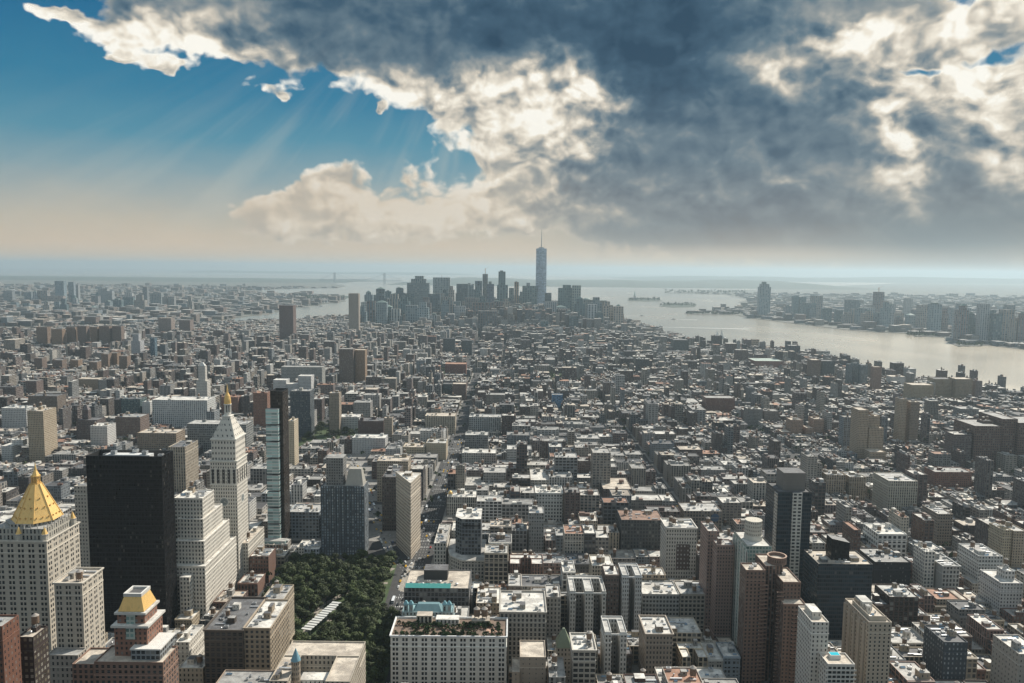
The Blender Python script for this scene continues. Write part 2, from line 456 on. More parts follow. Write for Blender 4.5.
# ------------------------------------------------------------------ mesh builder
WIN0 = (0, 0, 0, 0)
def tone(c, k):
    return tuple(min(.8, v * k) for v in c)
class MB:
    def __init__(self):
        self.v = []; self.f = []; self.uv = []; self.mi = []; self.col = []; self.win = []; self.gls = []
        self.mats = []
    def slot(self, m):
        if m not in self.mats:
            self.mats.append(m)
        return self.mats.index(m)
    def face(self, pts, m, col=(.5, .5, .5), win=WIN0, gls=(.03, .035, .04), uv=None):
        i = len(self.v)
        self.v.extend(pts)
        self.f.append(tuple(range(i, i + len(pts))))
        self.uv.extend(uv if uv else [(0, 0)] * len(pts))
        self.mi.append(self.slot(m)); self.col.append(col); self.win.append(win); self.gls.append(tuple(gls[:3]) + ((gls[3] if len(gls) > 3 else 0.0),))
    def wall(self, a, b, z0, z1, st, m=None, zref=None):
        """vertical quad from a to b (outside on the right of a->b seen from above is outward), style st"""
        L = math.hypot(b[0] - a[0], b[1] - a[1])
        if m is None:
            m = MT['facade']
        if m is MT['facade']:
            nb = max(1, round(L / st['pu']))
            if st.get('pair') and nb > 1: nb = 2 * max(1, round(nb / 2))
            h = z1 - z0
            nf = max(1, round(h / st['pv']))
            uv = [(0, 0), (nb, 0), (nb, nf), (0, nf)]
        else:
            uv = [(0, z0), (L, z0), (L, z1), (0, z1)]
        self.face([(a[0], a[1], z0), (b[0], b[1], z0), (b[0], b[1], z1), (a[0], a[1], z1)], m, st['col'], st['win'], st['gls'], uv)
    def prism(self, poly, z0, z1, st, roofcol=None, m=None, rm=None, blank=()):
        """poly counter-clockwise seen from above"""
        n = len(poly)
        for i in range(n):
            s = st
            if i in blank:
                s = dict(st, win=(0, 0, 0, 0))
            self.wall(poly[i], poly[(i + 1) % n], z0, z1, s, m)
        if roofcol is not None:
            self.face([(x, y, z1) for x, y in poly], rm or MT['roof'], roofcol)
    def box(self, x0, x1, y0, y1, z0, z1, col, m=None, top=True, bottom=False):
        m = m or MT['plain']
        st = dict(col=col, win=WIN0, gls=(.03,) * 3, pu=3, pv=3)
        p = [(x0, y0), (x1, y0), (x1, y1), (x0, y1)]
        for i in range(4):
            self.wall(p[i], p[(i + 1) % 4], z0, z1, st, m)
        if top:
            self.face([(x, y, z1) for x, y in p], m, col)
        if bottom:
            self.face([(x, y, z0) for x, y in reversed(p)], m, col)
    def loft(self, A, za, B, zb, col, m=None, cap=True, st=None):
        n = len(A); m = m or MT['plain']
        s = st or dict(win=WIN0, gls=(.03,) * 3)
        for i in range(n):
            a, b = A[i], A[(i + 1) % n]; c, d = B[(i + 1) % n], B[i]
            L = math.hypot(b[0] - a[0], b[1] - a[1])
            if st and m is MT['facade']:
                nb, nf = max(1, round(L / st['pu'])), max(1, round((zb - za) / st['pv']))
                uv = [(0, 0), (nb, 0), (nb, nf), (0, nf)]
            else:
                uv = [(0, za), (L, za), (L, zb), (0, zb)]
            self.face([(*a, za), (*b, za), (*c, zb), (*d, zb)], m, col, s['win'], s['gls'], uv)
        if cap:
            self.face([(*p, zb) for p in B], m, col)
    def cyl(self, x, y, r, z0, z1, col, m=None, n=12, r1=None, cap=True, st=None):
        self.loft(ngon(x, y, r, n), z0, ngon(x, y, r if r1 is None else r1, n), z1, col, m, cap, st)
    def build(self, name, parent=None, kind=None, **props):
        me = bpy.data.meshes.new(name)
        me.from_pydata(self.v, [], self.f)
        for m in self.mats:
            me.materials.append(m)
        nf = len(self.f)
        me.polygons.foreach_set('material_index', self.mi)
        u = me.uv_layers.new(name='UVMap')
        u.data.foreach_set('uv', np.asarray(self.uv, dtype=np.float32).ravel())
        for nm, src in (('col', self.col), ('win', self.win), ('gls', self.gls)):
            at = me.attributes.new(nm, 'FLOAT_COLOR', 'FACE')
            a = np.ones((nf, 4), dtype=np.float32)
            s = np.asarray(src, dtype=np.float32)
            a[:, :s.shape[1]] = s
            at.data.foreach_set('color', a.ravel())
        me.update()
        return link(name, me, parent, kind, **props)

def link(name, data, parent=None, kind=None, **props):
    o = bpy.data.objects.new(name, data)
    COL.objects.link(o)
    if parent is not None:
        o.parent = parent
    if kind:
        o['kind'] = kind
    for k, v in props.items():
        if v:
            o[k] = v
    return o
def thing(name, label, cat, loc=(0, 0, 0), group=None):
    return link(name, None, None, None, label=label, category=cat, group=group) if loc == (0, 0, 0) else at(link(name, None, None, None, label=label, category=cat, group=group), loc)
def at(o, loc, rz=0.0, sc=None):
    o.location = loc
    o.rotation_euler = (0, 0, rz)
    if sc:
        o.scale = sc if hasattr(sc, '__len__') else (sc, sc, sc)
    return o
def ngon(x, y, r, n, ph=0.0, ry=None):
    return [(x + r * math.cos(ph + 2 * math.pi * i / n), y + (ry or r) * math.sin(ph + 2 * math.pi * i / n)) for i in range(n)]
def rect(x0, x1, y0, y1):
    return [(x0, y0), (x1, y0), (x1, y1), (x0, y1)]
def style(col, pu=3.2, pv=3.6, fu=.42, fv=.55, span=0.0, gls=(.016, .019, .022), seed=None, pair=0.0):
    return dict(col=col, pu=pu, pv=pv, win=(fu, fv, rnd.random() if seed is None else seed, span), gls=(*gls, pair), pair=pair)

# wall colours (real surface colours)
CREAM = (.52, .46, .37); WHITE = (.66, .63, .57); TAN = (.40, .33, .25); BUFF = (.45, .38, .28); LIME = (.50, .46, .40)
BRICK = (.20, .122, .095); PINK = (.29, .205, .175); BROWN = (.165, .125, .105); GREY = (.30, .30, .29); DGREY = (.13, .135, .14)
BLUEG = (.25, .29, .32); BLACKB = (.05, .048, .046); RUST = (.21, .13, .10); UMBER = (.12, .085, .07); STONE = (.38, .35, .31)
R_WHITE = (.60, .58, .54); R_SILVER = (.43, .42, .40); R_GREY = (.30, .295, .285); R_TAR = (.12, .12, .125); R_TAN = (.50, .44, .37); R_RED = (.34, .19, .13)

# ------------------------------------------------------------------ shared roof fittings (one mesh each, copied)
def unit_mesh(fn):
    b = MB(); fn(b)
    o = b.build('fitting')
    me = o.data
    bpy.data.objects.remove(o)
    return me
def _tank(b):
    b.cyl(0, 0, 1.0, .9, 3.0, (.20, .13, .085), MT['timber'], 14)
    b.cyl(0, 0, 1.06, 3.0, 3.75, (.30, .27, .24), MT['timber'], 14, .06)
    for z in (1.2, 1.8, 2.4):
        b.cyl(0, 0, 1.02, z, z + .06, (.1, .1, .1), MT['metal'], 14, cap=False)
def _tank_stand(b):
    for sx in (-.62, .62):
        for sy in (-.62, .62):
            b.box(sx - .07, sx + .07, sy - .07, sy + .07, 0, .9, (.1, .09, .08), MT['metal'])
    b.box(-.8, .8, -.8, .8, .78, .9, (.12, .11, .1), MT['metal'], True, True)
def _ac(b):
    b.box(-.5, .5, -.5, .5, .12, 1, (.50, .51, .51), MT['metal'])
    b.cyl(0, 0, .36, 1, 1.08, (.18, .18, .18), MT['metal'], 10)
    b.box(-.42, .42, -.42, .42, 0, .12, (.12, .12, .12))
def _duct(b):
    b.box(-.5, .5, -.12, .12, .3, 1, (.56, .57, .58), MT['metal'], True, True)
    for x in (-.45, 0, .45):
        b.box(x - .03, x + .03, -.1, .1, 0, .3, (.15, .15, .15), MT['metal'])
def _skylight(b):
    b.box(-.5, .5, -.5, .5, 0, .35, (.35, .35, .35), MT['metal'], False)
    b.face([(-.5, -.5, .35), (.5, -.5, .35), (.5, 0, .9), (-.5, 0, .9)], MT['steel'], uv=[(0, 0), (2, 0), (2, 2), (0, 2)])
    b.face([(.5, .5, .35), (-.5, .5, .35), (-.5, 0, .9), (.5, 0, .9)], MT['steel'], uv=[(0, 0), (2, 0), (2, 2), (0, 2)])
    b.face([(.5, -.5, .35), (.5, .5, .35), (.5, 0, .9)], MT['metal'], (.35,) * 3)
    b.face([(-.5, .5, .35), (-.5, -.5, .35), (-.5, 0, .9)], MT['metal'], (.35,) * 3)
def _vent(b):
    b.cyl(0, 0, .35, 0, .8, (.4, .4, .4), MT['metal'], 8)
    b.cyl(0, 0, .5, .8, 1.0, (.45, .45, .45), MT['metal'], 8, .2)
FIT = {k: unit_mesh(f) for k, f in dict(tank=_tank, tank_stand=_tank_stand, ac=_ac, duct=_duct, skylight=_skylight, vent=_vent).items()}
def fit(kind, name, parent, x, y, z, sx, sy, sz, rz=0.0):
    return at(link(name, FIT[kind], parent), (x, y, z), rz, (sx, sy, sz))
def water_tank(parent, x, y, z, s=1.9):
    t = fit('tank', 'water_tank', parent, x, y, z, s, s, s * 1.05)
    fit('tank_stand', 'tank_stand', t, 0, 0, 0, 1, 1, 1)
    return t

def roof_fittings(root, r, x0, x1, y0, y1, z, wallst, near=1.0, dens=1.0):
    """bulkheads, tanks, machines and ducts on a flat roof: each a part of its building"""
    w, d = x1 - x0, y1 - y0
    if w < 6 or d < 6:
        return
    n_b = 1 if w * d < 500 else r.choice((1, 2, 2, 3))
    taken = []
    def free(x, y, rad):
        return all(abs(x - a) > rad + c or abs(y - b_) > rad + c for a, b_, c in taken)
    for _ in range(n_b):
        bw, bd, bh = r.uniform(3.0, min(8, w * .42)), r.uniform(3.0, min(8, d * .42)), r.uniform(2.8, 5.5)
        bx, by = r.uniform(x0 + bw / 2 + 1, x1 - bw / 2 - 1), r.uniform(y0 + bd / 2 + 1, y1 - bd / 2 - 1)
        if not free(bx, by, max(bw, bd) / 2):
            continue
        taken.append((bx, by, max(bw, bd) / 2))
        b = MB()
        c = tone(wallst['col'] if r.random() < .6 else r.choice((R_GREY, WHITE, TAN)), r.uniform(.75, 1.15))
        b.prism(rect(bx - bw / 2, bx + bw / 2, by - bd / 2, by + bd / 2), z, z + bh, style(c, 3, 3.5, .22, .4), r.choice((R_SILVER, R_WHITE, R_TAR, R_GREY)))
        bk = b.build('roof_bulkhead', root)
        if r.random() < .30 * near:
            water_tank(root, bx, by, z + bh, r.uniform(1.6, 2.1)); 
    if r.random() < .55 * near:
        tx, ty = r.uniform(x0 + 3, x1 - 3), r.uniform(y0 + 3, y1 - 3)
        if free(tx, ty, 2):
            taken.append((tx, ty, 2))
            water_tank(root, tx, ty, z, r.uniform(1.7, 2.3))
    for _ in range(int(min(9, max(3, w * d / 60)) * dens)):
        k = r.choice(('ac', 'ac', 'duct', 'skylight', 'vent', 'ac', 'duct'))
        ax, ay = r.uniform(x0 + 2, x1 - 2), r.uniform(y0 + 2, y1 - 2)
        if not free(ax, ay, 1.4):
            continue
        taken.append((ax, ay, 1.4))
        nm = dict(ac='air_conditioner', duct='roof_duct', skylight='skylight', vent='roof_vent')[k]
        if k == 'ac':
            fit(k, nm, root, ax, ay, z, r.uniform(1.5, 3.4), r.uniform(1.5, 3), r.uniform(1.3, 2.4))
        elif k == 'duct':
            L = min(r.uniform(4, 9), w * .5)
            fit(k, nm, root, max(x0 + L / 2 + .5, min(x1 - L / 2 - .5, ax)), ay, z, L, 5, 1.2)
        elif k == 'skylight':
            fit(k, nm, root, ax, ay, z, r.uniform(2, 4), r.uniform(1.5, 2.5), 1.6)
        else:
            fit(k, nm, root, ax, ay, z, 1.5, 1.5, 1.8)

def parapet_block(b, x0, x1, y0, y1, z0, z1, st, roofcol, ph=1.0, th=.35, blank=(), roofb=None):
    """walls with a parapet; the roof sheet lies ph below the coping and goes to roofb (its own part)"""
    P = rect(x0, x1, y0, y1)
    b.prism(P, z0, z1, st, None, blank=blank)
    I = rect(x0 + th, x1 - th, y0 + th, y1 - th)
    cop = tuple(min(.75, v * 1.1) for v in st['col'])
    for i in range(4):
        j = (i + 1) % 4
        b.face([(*P[i], z1), (*P[j], z1), (*I[j], z1), (*I[i], z1)], MT['plain'], cop)
        b.face([(*I[j], z1 - ph), (*I[i], z1 - ph), (*I[i], z1), (*I[j], z1)], MT['plain'], st['col'])
    (roofb or b).face([(*p, z1 - ph) for p in I], MT['roof'], roofcol)

# footprints already taken, and what the fill must not hide
TAKEN = []            # (x0, x1, y0, y1)
SHOW = []             # (px left, px right, lowest visible py, distance)
def reserve(x0, x1, y0, y1, m=4.0):
    TAKEN.append((x0 - m, x1 + m, y0 - m, y1 + m))
def is_free(x0, x1, y0, y1):
    for a in TAKEN:
        if x0 < a[1] and x1 > a[0] and y0 < a[3] and y1 > a[2]:
            return False
    return True
# ------------------------------------------------------------------ water and land
def sheet(name, poly, z, m, kind='structure', skirt=0.0):
    b = MB()
    if skirt:
        n = len(poly)
        for i in range(n):
            a, c = poly[i], poly[(i + 1) % n]
            b.face([(*a, z - skirt), (*c, z - skirt), (*c, z), (*a, z)], m)
    b.face([(x, y, z) for x, y in poly], m)
    return b.build(name, kind=kind)

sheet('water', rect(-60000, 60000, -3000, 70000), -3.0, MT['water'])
# the island the city stands on: shore points read off the photograph, on the ground plane
SH_W = [gp(*p) for p in ((1024, 397), (985, 388), (950, 382), (925, 381), (900, 378), (872, 372), (850, 364), (830, 356), (812, 353), (755, 349), (700, 346), (678, 338), (650, 330), (636, 326), (622, 323))]
SH_S = [gp(*p) for p in ((600, 312), (560, 307), (520, 305), (470, 304), (430, 306), (395, 310))]
SH_E = [gp(*p) for p in ((355, 318), (300, 321), (285, 323), (225, 325), (195, 327), (150, 327), (60, 331), (0, 333), (-90, 336))]
sw = SH_W[0]
MAN = [(-4200, -400), (2200, -400), (1750, 700), (1500, 1500)] + SH_W + SH_S + SH_E
sheet('manhattan_ground', MAN, 0.0, MT['asphalt'], skirt=2.5)
BK = [gp(*p) for p in ((-120, 325), (0, 327), (60, 325.5), (150, 323.5), (195, 322.5), (230, 318), (262, 314), (300, 307), (322, 304), (346, 301), (338, 296.5), (300, 294), (262, 293), (240, 291), (290, 288.6), (338, 288), (346, 286), (337, 284), (331, 281.5), (300, 280.5), (150, 277.6), (-150, 274.4))]
sheet('brooklyn_ground', BK, -1.0, MT['farland'], skirt=1.5)
sheet('governors_island_ground', [gp(*p) for p in ((296, 300.6), (345, 299.0), (352, 296.2), (330, 294.2), (300, 295.5), (292, 298))], -.4, MT['hills'], skirt=2)
NJ = [gp(*p) for p in ((748, 317.5), (766, 319.5), (800, 324), (848, 329.5), (880, 332), (910, 333), (915, 336), (944, 337), (948, 342), (958, 346), (990, 345), (1024, 349), (1180, 366), (1300, 340), (1300, 287), (1100, 285.5), (900, 283), (760, 289.5), (664, 292.5), (724, 294.5), (750, 299), (738, 302), (756, 304.5), (735, 307.5), (700, 311.8), (684, 313.4), (700, 314.6), (735, 314.6))]
sheet('new_jersey_ground', NJ, -1.0, MT['farland'], skirt=1.5)
for nm, pts in (('island', ((627, 300.6), (645, 301.2), (663, 300.8), (655, 299.2), (640, 298.4), (630, 299.4))),
                ('island', ((659, 306), (672, 307.3), (694, 306.8), (697, 304.6), (685, 303.2), (668, 303.4)))):
    sheet(nm, [gp(*p) for p in pts], -1.2, MT['hills'], skirt=1.5)
# far shores and ridges: low rounded land with real height
def ridge(name, x0, x1, y, depth, h, seed, n=60):
    r = random.Random(seed)
    b = MB(); rows = 7
    ph = [r.uniform(0, 6.28) for _ in range(6)]
    P = []
    for j in range(rows + 1):
        v = j / rows
        row = []
        for i in range(n + 1):
            t = i / n
            e = min(1, 8 * min(t, 1 - t) + .02)
            hh = h * e * math.sin(math.pi * v) ** .8 * (.72 + .16 * math.sin(7 * t + ph[0]) + .12 * math.sin(19 * t + ph[1] + 2 * v) + .05 * math.sin(47 * t + ph[2]))
            row.append((x0 + (x1 - x0) * t, y + depth * v, hh - 2.9 if 0 < j < rows else -4))
        P.append(row)
    for j in range(rows):
        for i in range(n):
            b.face([P[j][i], P[j][i + 1], P[j + 1][i + 1], P[j + 1][i]], MT['hills'])
    o = b.build(name, kind='structure')
    for p in o.data.polygons:
        p.use_smooth = True
    return o
yS = dist(440, 285)
ridge('staten_island_hills', lat(386, 285, yS), lat(900, 289, yS), 14800, 9000, 118, 3, 90)
ridge('bay_ridge_hills', lat(-200, 285, 17000), lat(333, 285, 15500), 15600, 6000, 34, 5, 80)
ridge('navesink_hills', lat(150, 275, 38000), lat(470, 275, 38000), 38000, 9000, 105, 8)
ridge('new_jersey_hills', lat(640, 280, 26000), lat(1300, 280, 26000), 26000, 12000, 190, 9, 80)
# ------------------------------------------------------------------ buildings one can name by sight
def T(xl, xr, yt, d, dep):
    h = hgt((xl + xr) / 2, yt, d)
    return (lat(xl, yt, d, h), lat(xr, yt, d, h), d, d + dep, h)

def add_windows(root, x0, x1, y, z0, z1, st, ww=.46, wh=.56, limit=100, face='front', glass=(.012, .014, .017), name='window', rows=None):
    """framed sash windows on one facade, each its own part from the top down to the limit, the rest one stuff part"""
    L = x1 - x0
    nb = max(1, round(L / st['pu'])); nf = max(1, round((z1 - z0) / st['pv']))
    pr = st.get('pair', 0)
    if pr and nb > 1: nb = 2 * max(1, round(nb / 2))
    bw, fh = L / nb, (z1 - z0) / nf
    w, h = bw * ww, fh * wh
    key = (round(w, 2), round(h, 2), face, glass)
    def put(b, cx, cz, k):
        g = tuple(v * k for v in glass)
        fr = (.16, .155, .145) if k < 1.2 else (.3, .3, .28)
        def q(a0, a1, c0, c1, o, m, c):
            if face == 'front':
                pts = [(cx + a0, y - o, cz + c0), (cx + a1, y - o, cz + c0), (cx + a1, y - o, cz + c1), (cx + a0, y - o, cz + c1)]
            else:
                pts = [(y + o, cx + a0, cz + c0), (y + o, cx + a1, cz + c0), (y + o, cx + a1, cz + c1), (y + o, cx + a0, cz + c1)]
            b.face(pts, m, c)
        q(-w / 2, w / 2, -h / 2, h / 2, .03, MT['pane'], g)
        q(-w / 2, w / 2, -.06, .06, .07, MT['plain'], fr)
        q(-w / 2 - .15, w / 2 + .15, -h / 2 - .28, -h / 2, .16, MT['plain'], tuple(min(.7, v * 1.15) for v in st['col']))
    rr = random.Random(int(abs(x0 * 7 + y * 3)) + nb)
    spots = [(x0 + bw * (i + .5 + (.16 * pr if i % 2 == 0 else -.16 * pr)), z1 - fh * (j + .46)) for j in range(nf) for i in range(nb)]
    cache = {}
    rest = MB()
    for n, (cx, cz) in enumerate(spots):
        k = rr.choice((.5, .8, 1, 1, 1.3, 2.2))
        if n < limit:
            if k not in cache:
                b = MB()
                sx, sy = cx, cz
                yy = y
                put(b, 0.0, 0.0, k)
                o = b.build(name, root)
                cache[k] = o.data
            else:
                o = link(name, cache[k], root)
            o.location = (cx, 0, cz) if face == 'front' else (0, cx, cz)
        else:
            put(rest, cx, cz, k)
    if rest.f:
        rest.build(name, root, kind='stuff')

def m_pane():
    m, N, b = mat('window_pane')
    N.l.new(attr(N, 'col'), b.inputs['Base Color'])
    b.inputs['Roughness'].default_value = .22
    b.inputs['Specular IOR Level'].default_value = .22
    return m
MT['pane'] = m_pane()

def cornice(root, x0, x1, y0, y1, z, h=1.2, out=.8, col=CREAM, name='cornice'):
    b = MB()
    for (e, a, c) in ((out * .5, z, z + h * .5), (out, z + h * .5, z + h)):
        P, I = rect(x0 - e, x1 + e, y0 - e, y1 + e), rect(x0 - .0, x1 + .0, y0, y1)
        for i in range(4):
            j = (i + 1) % 4
            b.face([(*P[i], a), (*P[j], a), (*P[j], c), (*P[i], c)], MT['plain'], col)
            b.face([(*P[i], c), (*P[j], c), (*I[j], c + .01), (*I[i], c + .01)], MT['plain'], col)
            b.face([(*P[j], a), (*P[i], a), (*I[i], a), (*I[j], a)], MT['plain'], col)
    return b.build(name, root)

def belts(root, x0, x1, y0, y1, h, col):
    """stone courses that mark off the base and the top storeys"""
    c = tone(col, 1.15); e = .28
    for z, t in ((8.5, .7), (h - 8.5, .6)):
        if z > 6 and h > 22:
            b = MB()
            P, I = rect(x0 - e, x1 + e, y0 - e, y1 + e), rect(x0, x1, y0, y1)
            for i in range(4):
                j = (i + 1) % 4
                b.face([(*P[i], z), (*P[j], z), (*P[j], z + t), (*P[i], z + t)], MT['plain'], c)
                b.face([(*P[i], z + t), (*P[j], z + t), (*I[j], z + t), (*I[i], z + t)], MT['plain'], c)
                b.face([(*P[j], z), (*P[i], z), (*I[i], z), (*I[j], z)], MT['plain'], c)
            b.build('belt_course', root)
HEROES = []           # (label short name, px centre, py, distance)
def hero(name, label, cat, tiers, st, roof=R_SILVER, show=None, fitn=True, win=None, corn=None, m=None, group=None, ph=1.0, blank=()):
    """tiers: list of T() boxes, each optionally followed by a z0 and a style; the first is the main mass"""
    x0, x1, y0, y1, h = tiers[0][:5]
    cx, cy = (x0 + x1) / 2, (y0 + y1) / 2
    root = thing(name, label, cat, group=group)
    root.location = (cx, cy, 0)
    r = random.Random(len(HEROES) * 13 + 5)
    wall = MB(); roofb = MB()
    for k, t in enumerate(tiers):
        a0, a1, b0, b1, hh = t[:5]
        z0 = t[5] if len(t) > 5 else 0.0
        s = t[6] if len(t) > 6 and t[6] else st
        a0 -= cx; a1 -= cx; b0 -= cy; b1 -= cy
        if m is not None:
            wall.prism(rect(a0, a1, b0, b1), z0, hh, s, None, m)
            I = rect(a0 + .4, a1 - .4, b0 + .4, b1 - .4); P = rect(a0, a1, b0, b1)
            for i in range(4):
                j = (i + 1) % 4
                wall.face([(*P[i], hh), (*P[j], hh), (*I[j], hh), (*I[i], hh)], MT['metal'], (.06,) * 3)
                wall.face([(*I[j], hh - ph), (*I[i], hh - ph), (*I[i], hh), (*I[j], hh)], MT['metal'], (.06,) * 3)
            roofb.face([(*p, hh - ph) for p in I], MT['roof'], roof)
        else:
            parapet_block(wall, a0, a1, b0, b1, z0, hh, s, roof, ph=ph, roofb=roofb, blank=(tuple(blank) + (0,)) if win and k in win else blank)
        if win and k in win:
            ww, wh = win[k][:2]
            lim = win[k][2] if len(win[k]) > 2 else 100
            add_windows(root, a0, a1, b0, max(z0, 2), hh - 1.4, s, ww, wh, lim)
        if corn and k in corn:
            cornice(root, a0, a1, b0, b1, hh - .9, 1.3, .8, tuple(min(.7, v * 1.08) for v in s['col']))
        reserve(t[0], t[1], t[2], t[3], 2.0)
    wall.build('wall', root); roofb.build('roof', root)
    if m is None and y0 < 1100:
        a0, a1, b0, b1, hh = tiers[0][:5]
        belts(root, a0 - cx, a1 - cx, b0 - cy, b1 - cy, hh, st['col'])
    if fitn:
        a0, a1, b0, b1, hh = tiers[-1][:5]
        roof_fittings(root, r, a0 - cx + .8, a1 - cx - .8, b0 - cy + .8, b1 - cy - .8, hh - ph, st, .8, 1.7 if y0 < 1000 else .8)
    pa, ya = proj(x0, y0, h); pb, _ = proj(x1, y0, h)
    if show is not None:
        for t in tiers:
            qa, _ = proj(t[0], t[2], t[4]); qb, _ = proj(t[1], t[2], t[4])
            SHOW.append((min(qa, qb), max(qa, qb), show, t[2]))
    HEROES.append((root, (pa + pb) / 2, ya, y0))
    return root
# ---- the pyramid-roofed tower at the left edge
def pyramid_tower():
    st = style((.50, .455, .385), 3.5, 3.7, .44, .56, pair=1.0)
    x0, x1, y0, y1, h = T(-16, 46.5, 541, 505, 39)
    root = hero('stone_tower', 'cream stone tower with a gilded octagonal pyramid roof and lantern', 'office tower', [(x0, x1, y0, y1, h)], st, R_GREY, 683, False, {0: (.44, .56)}, {0: 1})
    cx, cy = root.location.x, root.location.y
    X0, X1, Y0, Y1 = x0 - cx, x1 - cx, y0 - cy, y1 - cy
    # set-back crown storeys under the pyramid
    b = MB(); s2 = style((.42, .40, .35), 2.6, 4.2, .44, .66)
    h2 = h + 7.5
    b.prism(rect(X0 + 3, X1 - 3, Y0 + 3, Y1 - 3), h - .9, h2, s2, R_GREY)
    b.prism(ngon(0, 1, 16.6, 8, math.pi / 8), h2, h2 + 2.2, s2, R_GREY)
    b.build('crown_storey', root)
    zb = h2 + 2.2
    pz = hgt(36, 484, 524)
    ya = hgt(36, 463, 524)
    pc = lat(36, 500, 524, 155) - cx
    g = MB()
    g.loft(ngon(pc, 1, 15.6, 8, math.pi / 8), zb, ngon(pc, 1, 3.6, 8, math.pi / 8), pz, (.8, .5, .1), MT['gold'])
    pyr = g.build('gilded_pyramid', root)
    A, B = ngon(pc, 1, 15.7, 8, math.pi / 8), ngon(pc, 1, 3.7, 8, math.pi / 8)
    g = MB()
    for (ax, ay), (bx, by) in zip(A, B):
        g.loft(rect(ax - .28, ax + .28, ay - .28, ay + .28), zb, rect(bx - .2, bx + .2, by - .2, by + .2), pz + .2, (.8, .5, .1), MT['gold'])
    g.build('ribs', pyr)
    me = None
    for row, n_ in ((.12, 3), (.38, 2), (.62, 1)):
        for k in range(8):
            a, b_ = A[k], A[(k + 1) % 8]; c_, d_ = B[k], B[(k + 1) % 8]
            for i in range(n_):
                t = (i + .5) / n_
                X = (a[0] + (b_[0] - a[0]) * t) * (1 - row) + (c_[0] + (d_[0] - c_[0]) * t) * row
                Y = (a[1] + (b_[1] - a[1]) * t) * (1 - row) + (c_[1] + (d_[1] - c_[1]) * t) * row
                if me is None:
                    m_ = MB(); m_.box(-.1, .45, -.3, .3, -.2, .9, (.55, .36, .1), MT['gold']); m_.face([(.47, -.2, .1), (.47, .2, .1), (.47, .2, .7), (.47, -.2, .7)], MT['pane'], (.03, .025, .02))
                    o = m_.build('dormer', pyr); me = o.data
                else: o = link('dormer', me, pyr)
                o.location = (X, Y, zb + (pz - zb) * row); o.rotation_euler = (0, 0, math.atan2(Y - 1, X - pc))
    l = MB()
    l.cyl(pc, 1, 3.3, pz, pz + .9, (.7, .45, .1), MT['gold'], 8)
    for a in range(8):
        x, y = pc + 2.5 * math.cos(a * math.pi / 4), 1 + 2.5 * math.sin(a * math.pi / 4)
        l.cyl(x, y, .38, pz + .9, pz + 5, (.7, .45, .1), MT['gold'], 6)
    l.cyl(pc, 1, 1.6, pz + .9, pz + 5, (.1, .08, .04), MT['gold'], 8)
    l.cyl(pc, 1, 3.1, pz + 5, pz + 5.8, (.7, .45, .1), MT['gold'], 8)
    l.cyl(pc, 1, 2.6, pz + 5.8, pz + 9, (.7, .45, .1), MT['gold'], 8, 1.1)
    l.cyl(pc, 1, 1.0, pz + 9, ya, (.7, .45, .1), MT['gold'], 8, .08)
    l.build('lantern', pyr)
    for (x, y) in ((X1 - 2.5, Y0 + 2.5), (X1 - 2.5, Y1 - 3), (X0 + 22, Y0 + 2.5), (X0 + 3, Y0 + 2.5)):
        q = MB()
        q.cyl(x, y, 2.3, h - .9, h + 3.5, (.45, .42, .36), n=8)
        q.cyl(x, y, 2.5, h + 3.5, h + 4.2, (.35, .34, .32), n=8)
        t = q.build('corner_turret', root)
        q = MB(); q.cyl(x, y, 2.0, h + 4.2, h + 9, (.8, .5, .1), MT['gold'], 8, .1)
        q.build('gilded_cap', t)
    # pinnacles along the crown
    q = MB(); q.cyl(0, 0, .5, 0, 3.2, (.45, .42, .37), n=6, r1=.1)
    pin = q.build('parapet_pinnacle', root); pin.location = (X0 + 3, Y0 + 3, h2)
    for i in range(1, 9):
        link('parapet_pinnacle', pin.data, root).location = (X0 + 3 + (X1 - X0 - 6) * i / 8, Y0 + 3, h2)
        link('parapet_pinnacle', pin.data, root).location = (X1 - 3, Y0 + 3 + (Y1 - Y0 - 6) * i / 8, h2)
pyramid_tower()
st = style((.50, .455, .385), 3.2, 3.6, .44, .54, pair=1.0)
hero('stone_wing_building', 'lower cream stone block at the right foot of the gilded pyramid tower', 'office building',
     [T(54, 82, 583, 482, 25)], st, R_TAN, 683, True, {0: (.40, .54)}, {0: 1})
hero('podium_building', 'low grey stone podium in front of the cream block below the gilded pyramid', 'building', [T(46, 78, 655, 470, 10)], style(STONE, 3, 4, .4, .5), R_GREY, 683, False)
hero('brick_building', 'dark red brick slab cut by the bottom left corner', 'apartment building', [T(-60, 2, 626, 395, 14)], style((.16, .075, .05), 3, 3.3, .3, .45), R_GREY, 683, True)
hero('bronze_building', 'dark bronze office block in the bottom left corner with a tan roof', 'office building', [T(17, 33, 637, 420, 14)], style((.045, .032, .028), 2.6, 3.6, .55, .5, 0, (.10, .085, .06)), R_TAN, 683, True)

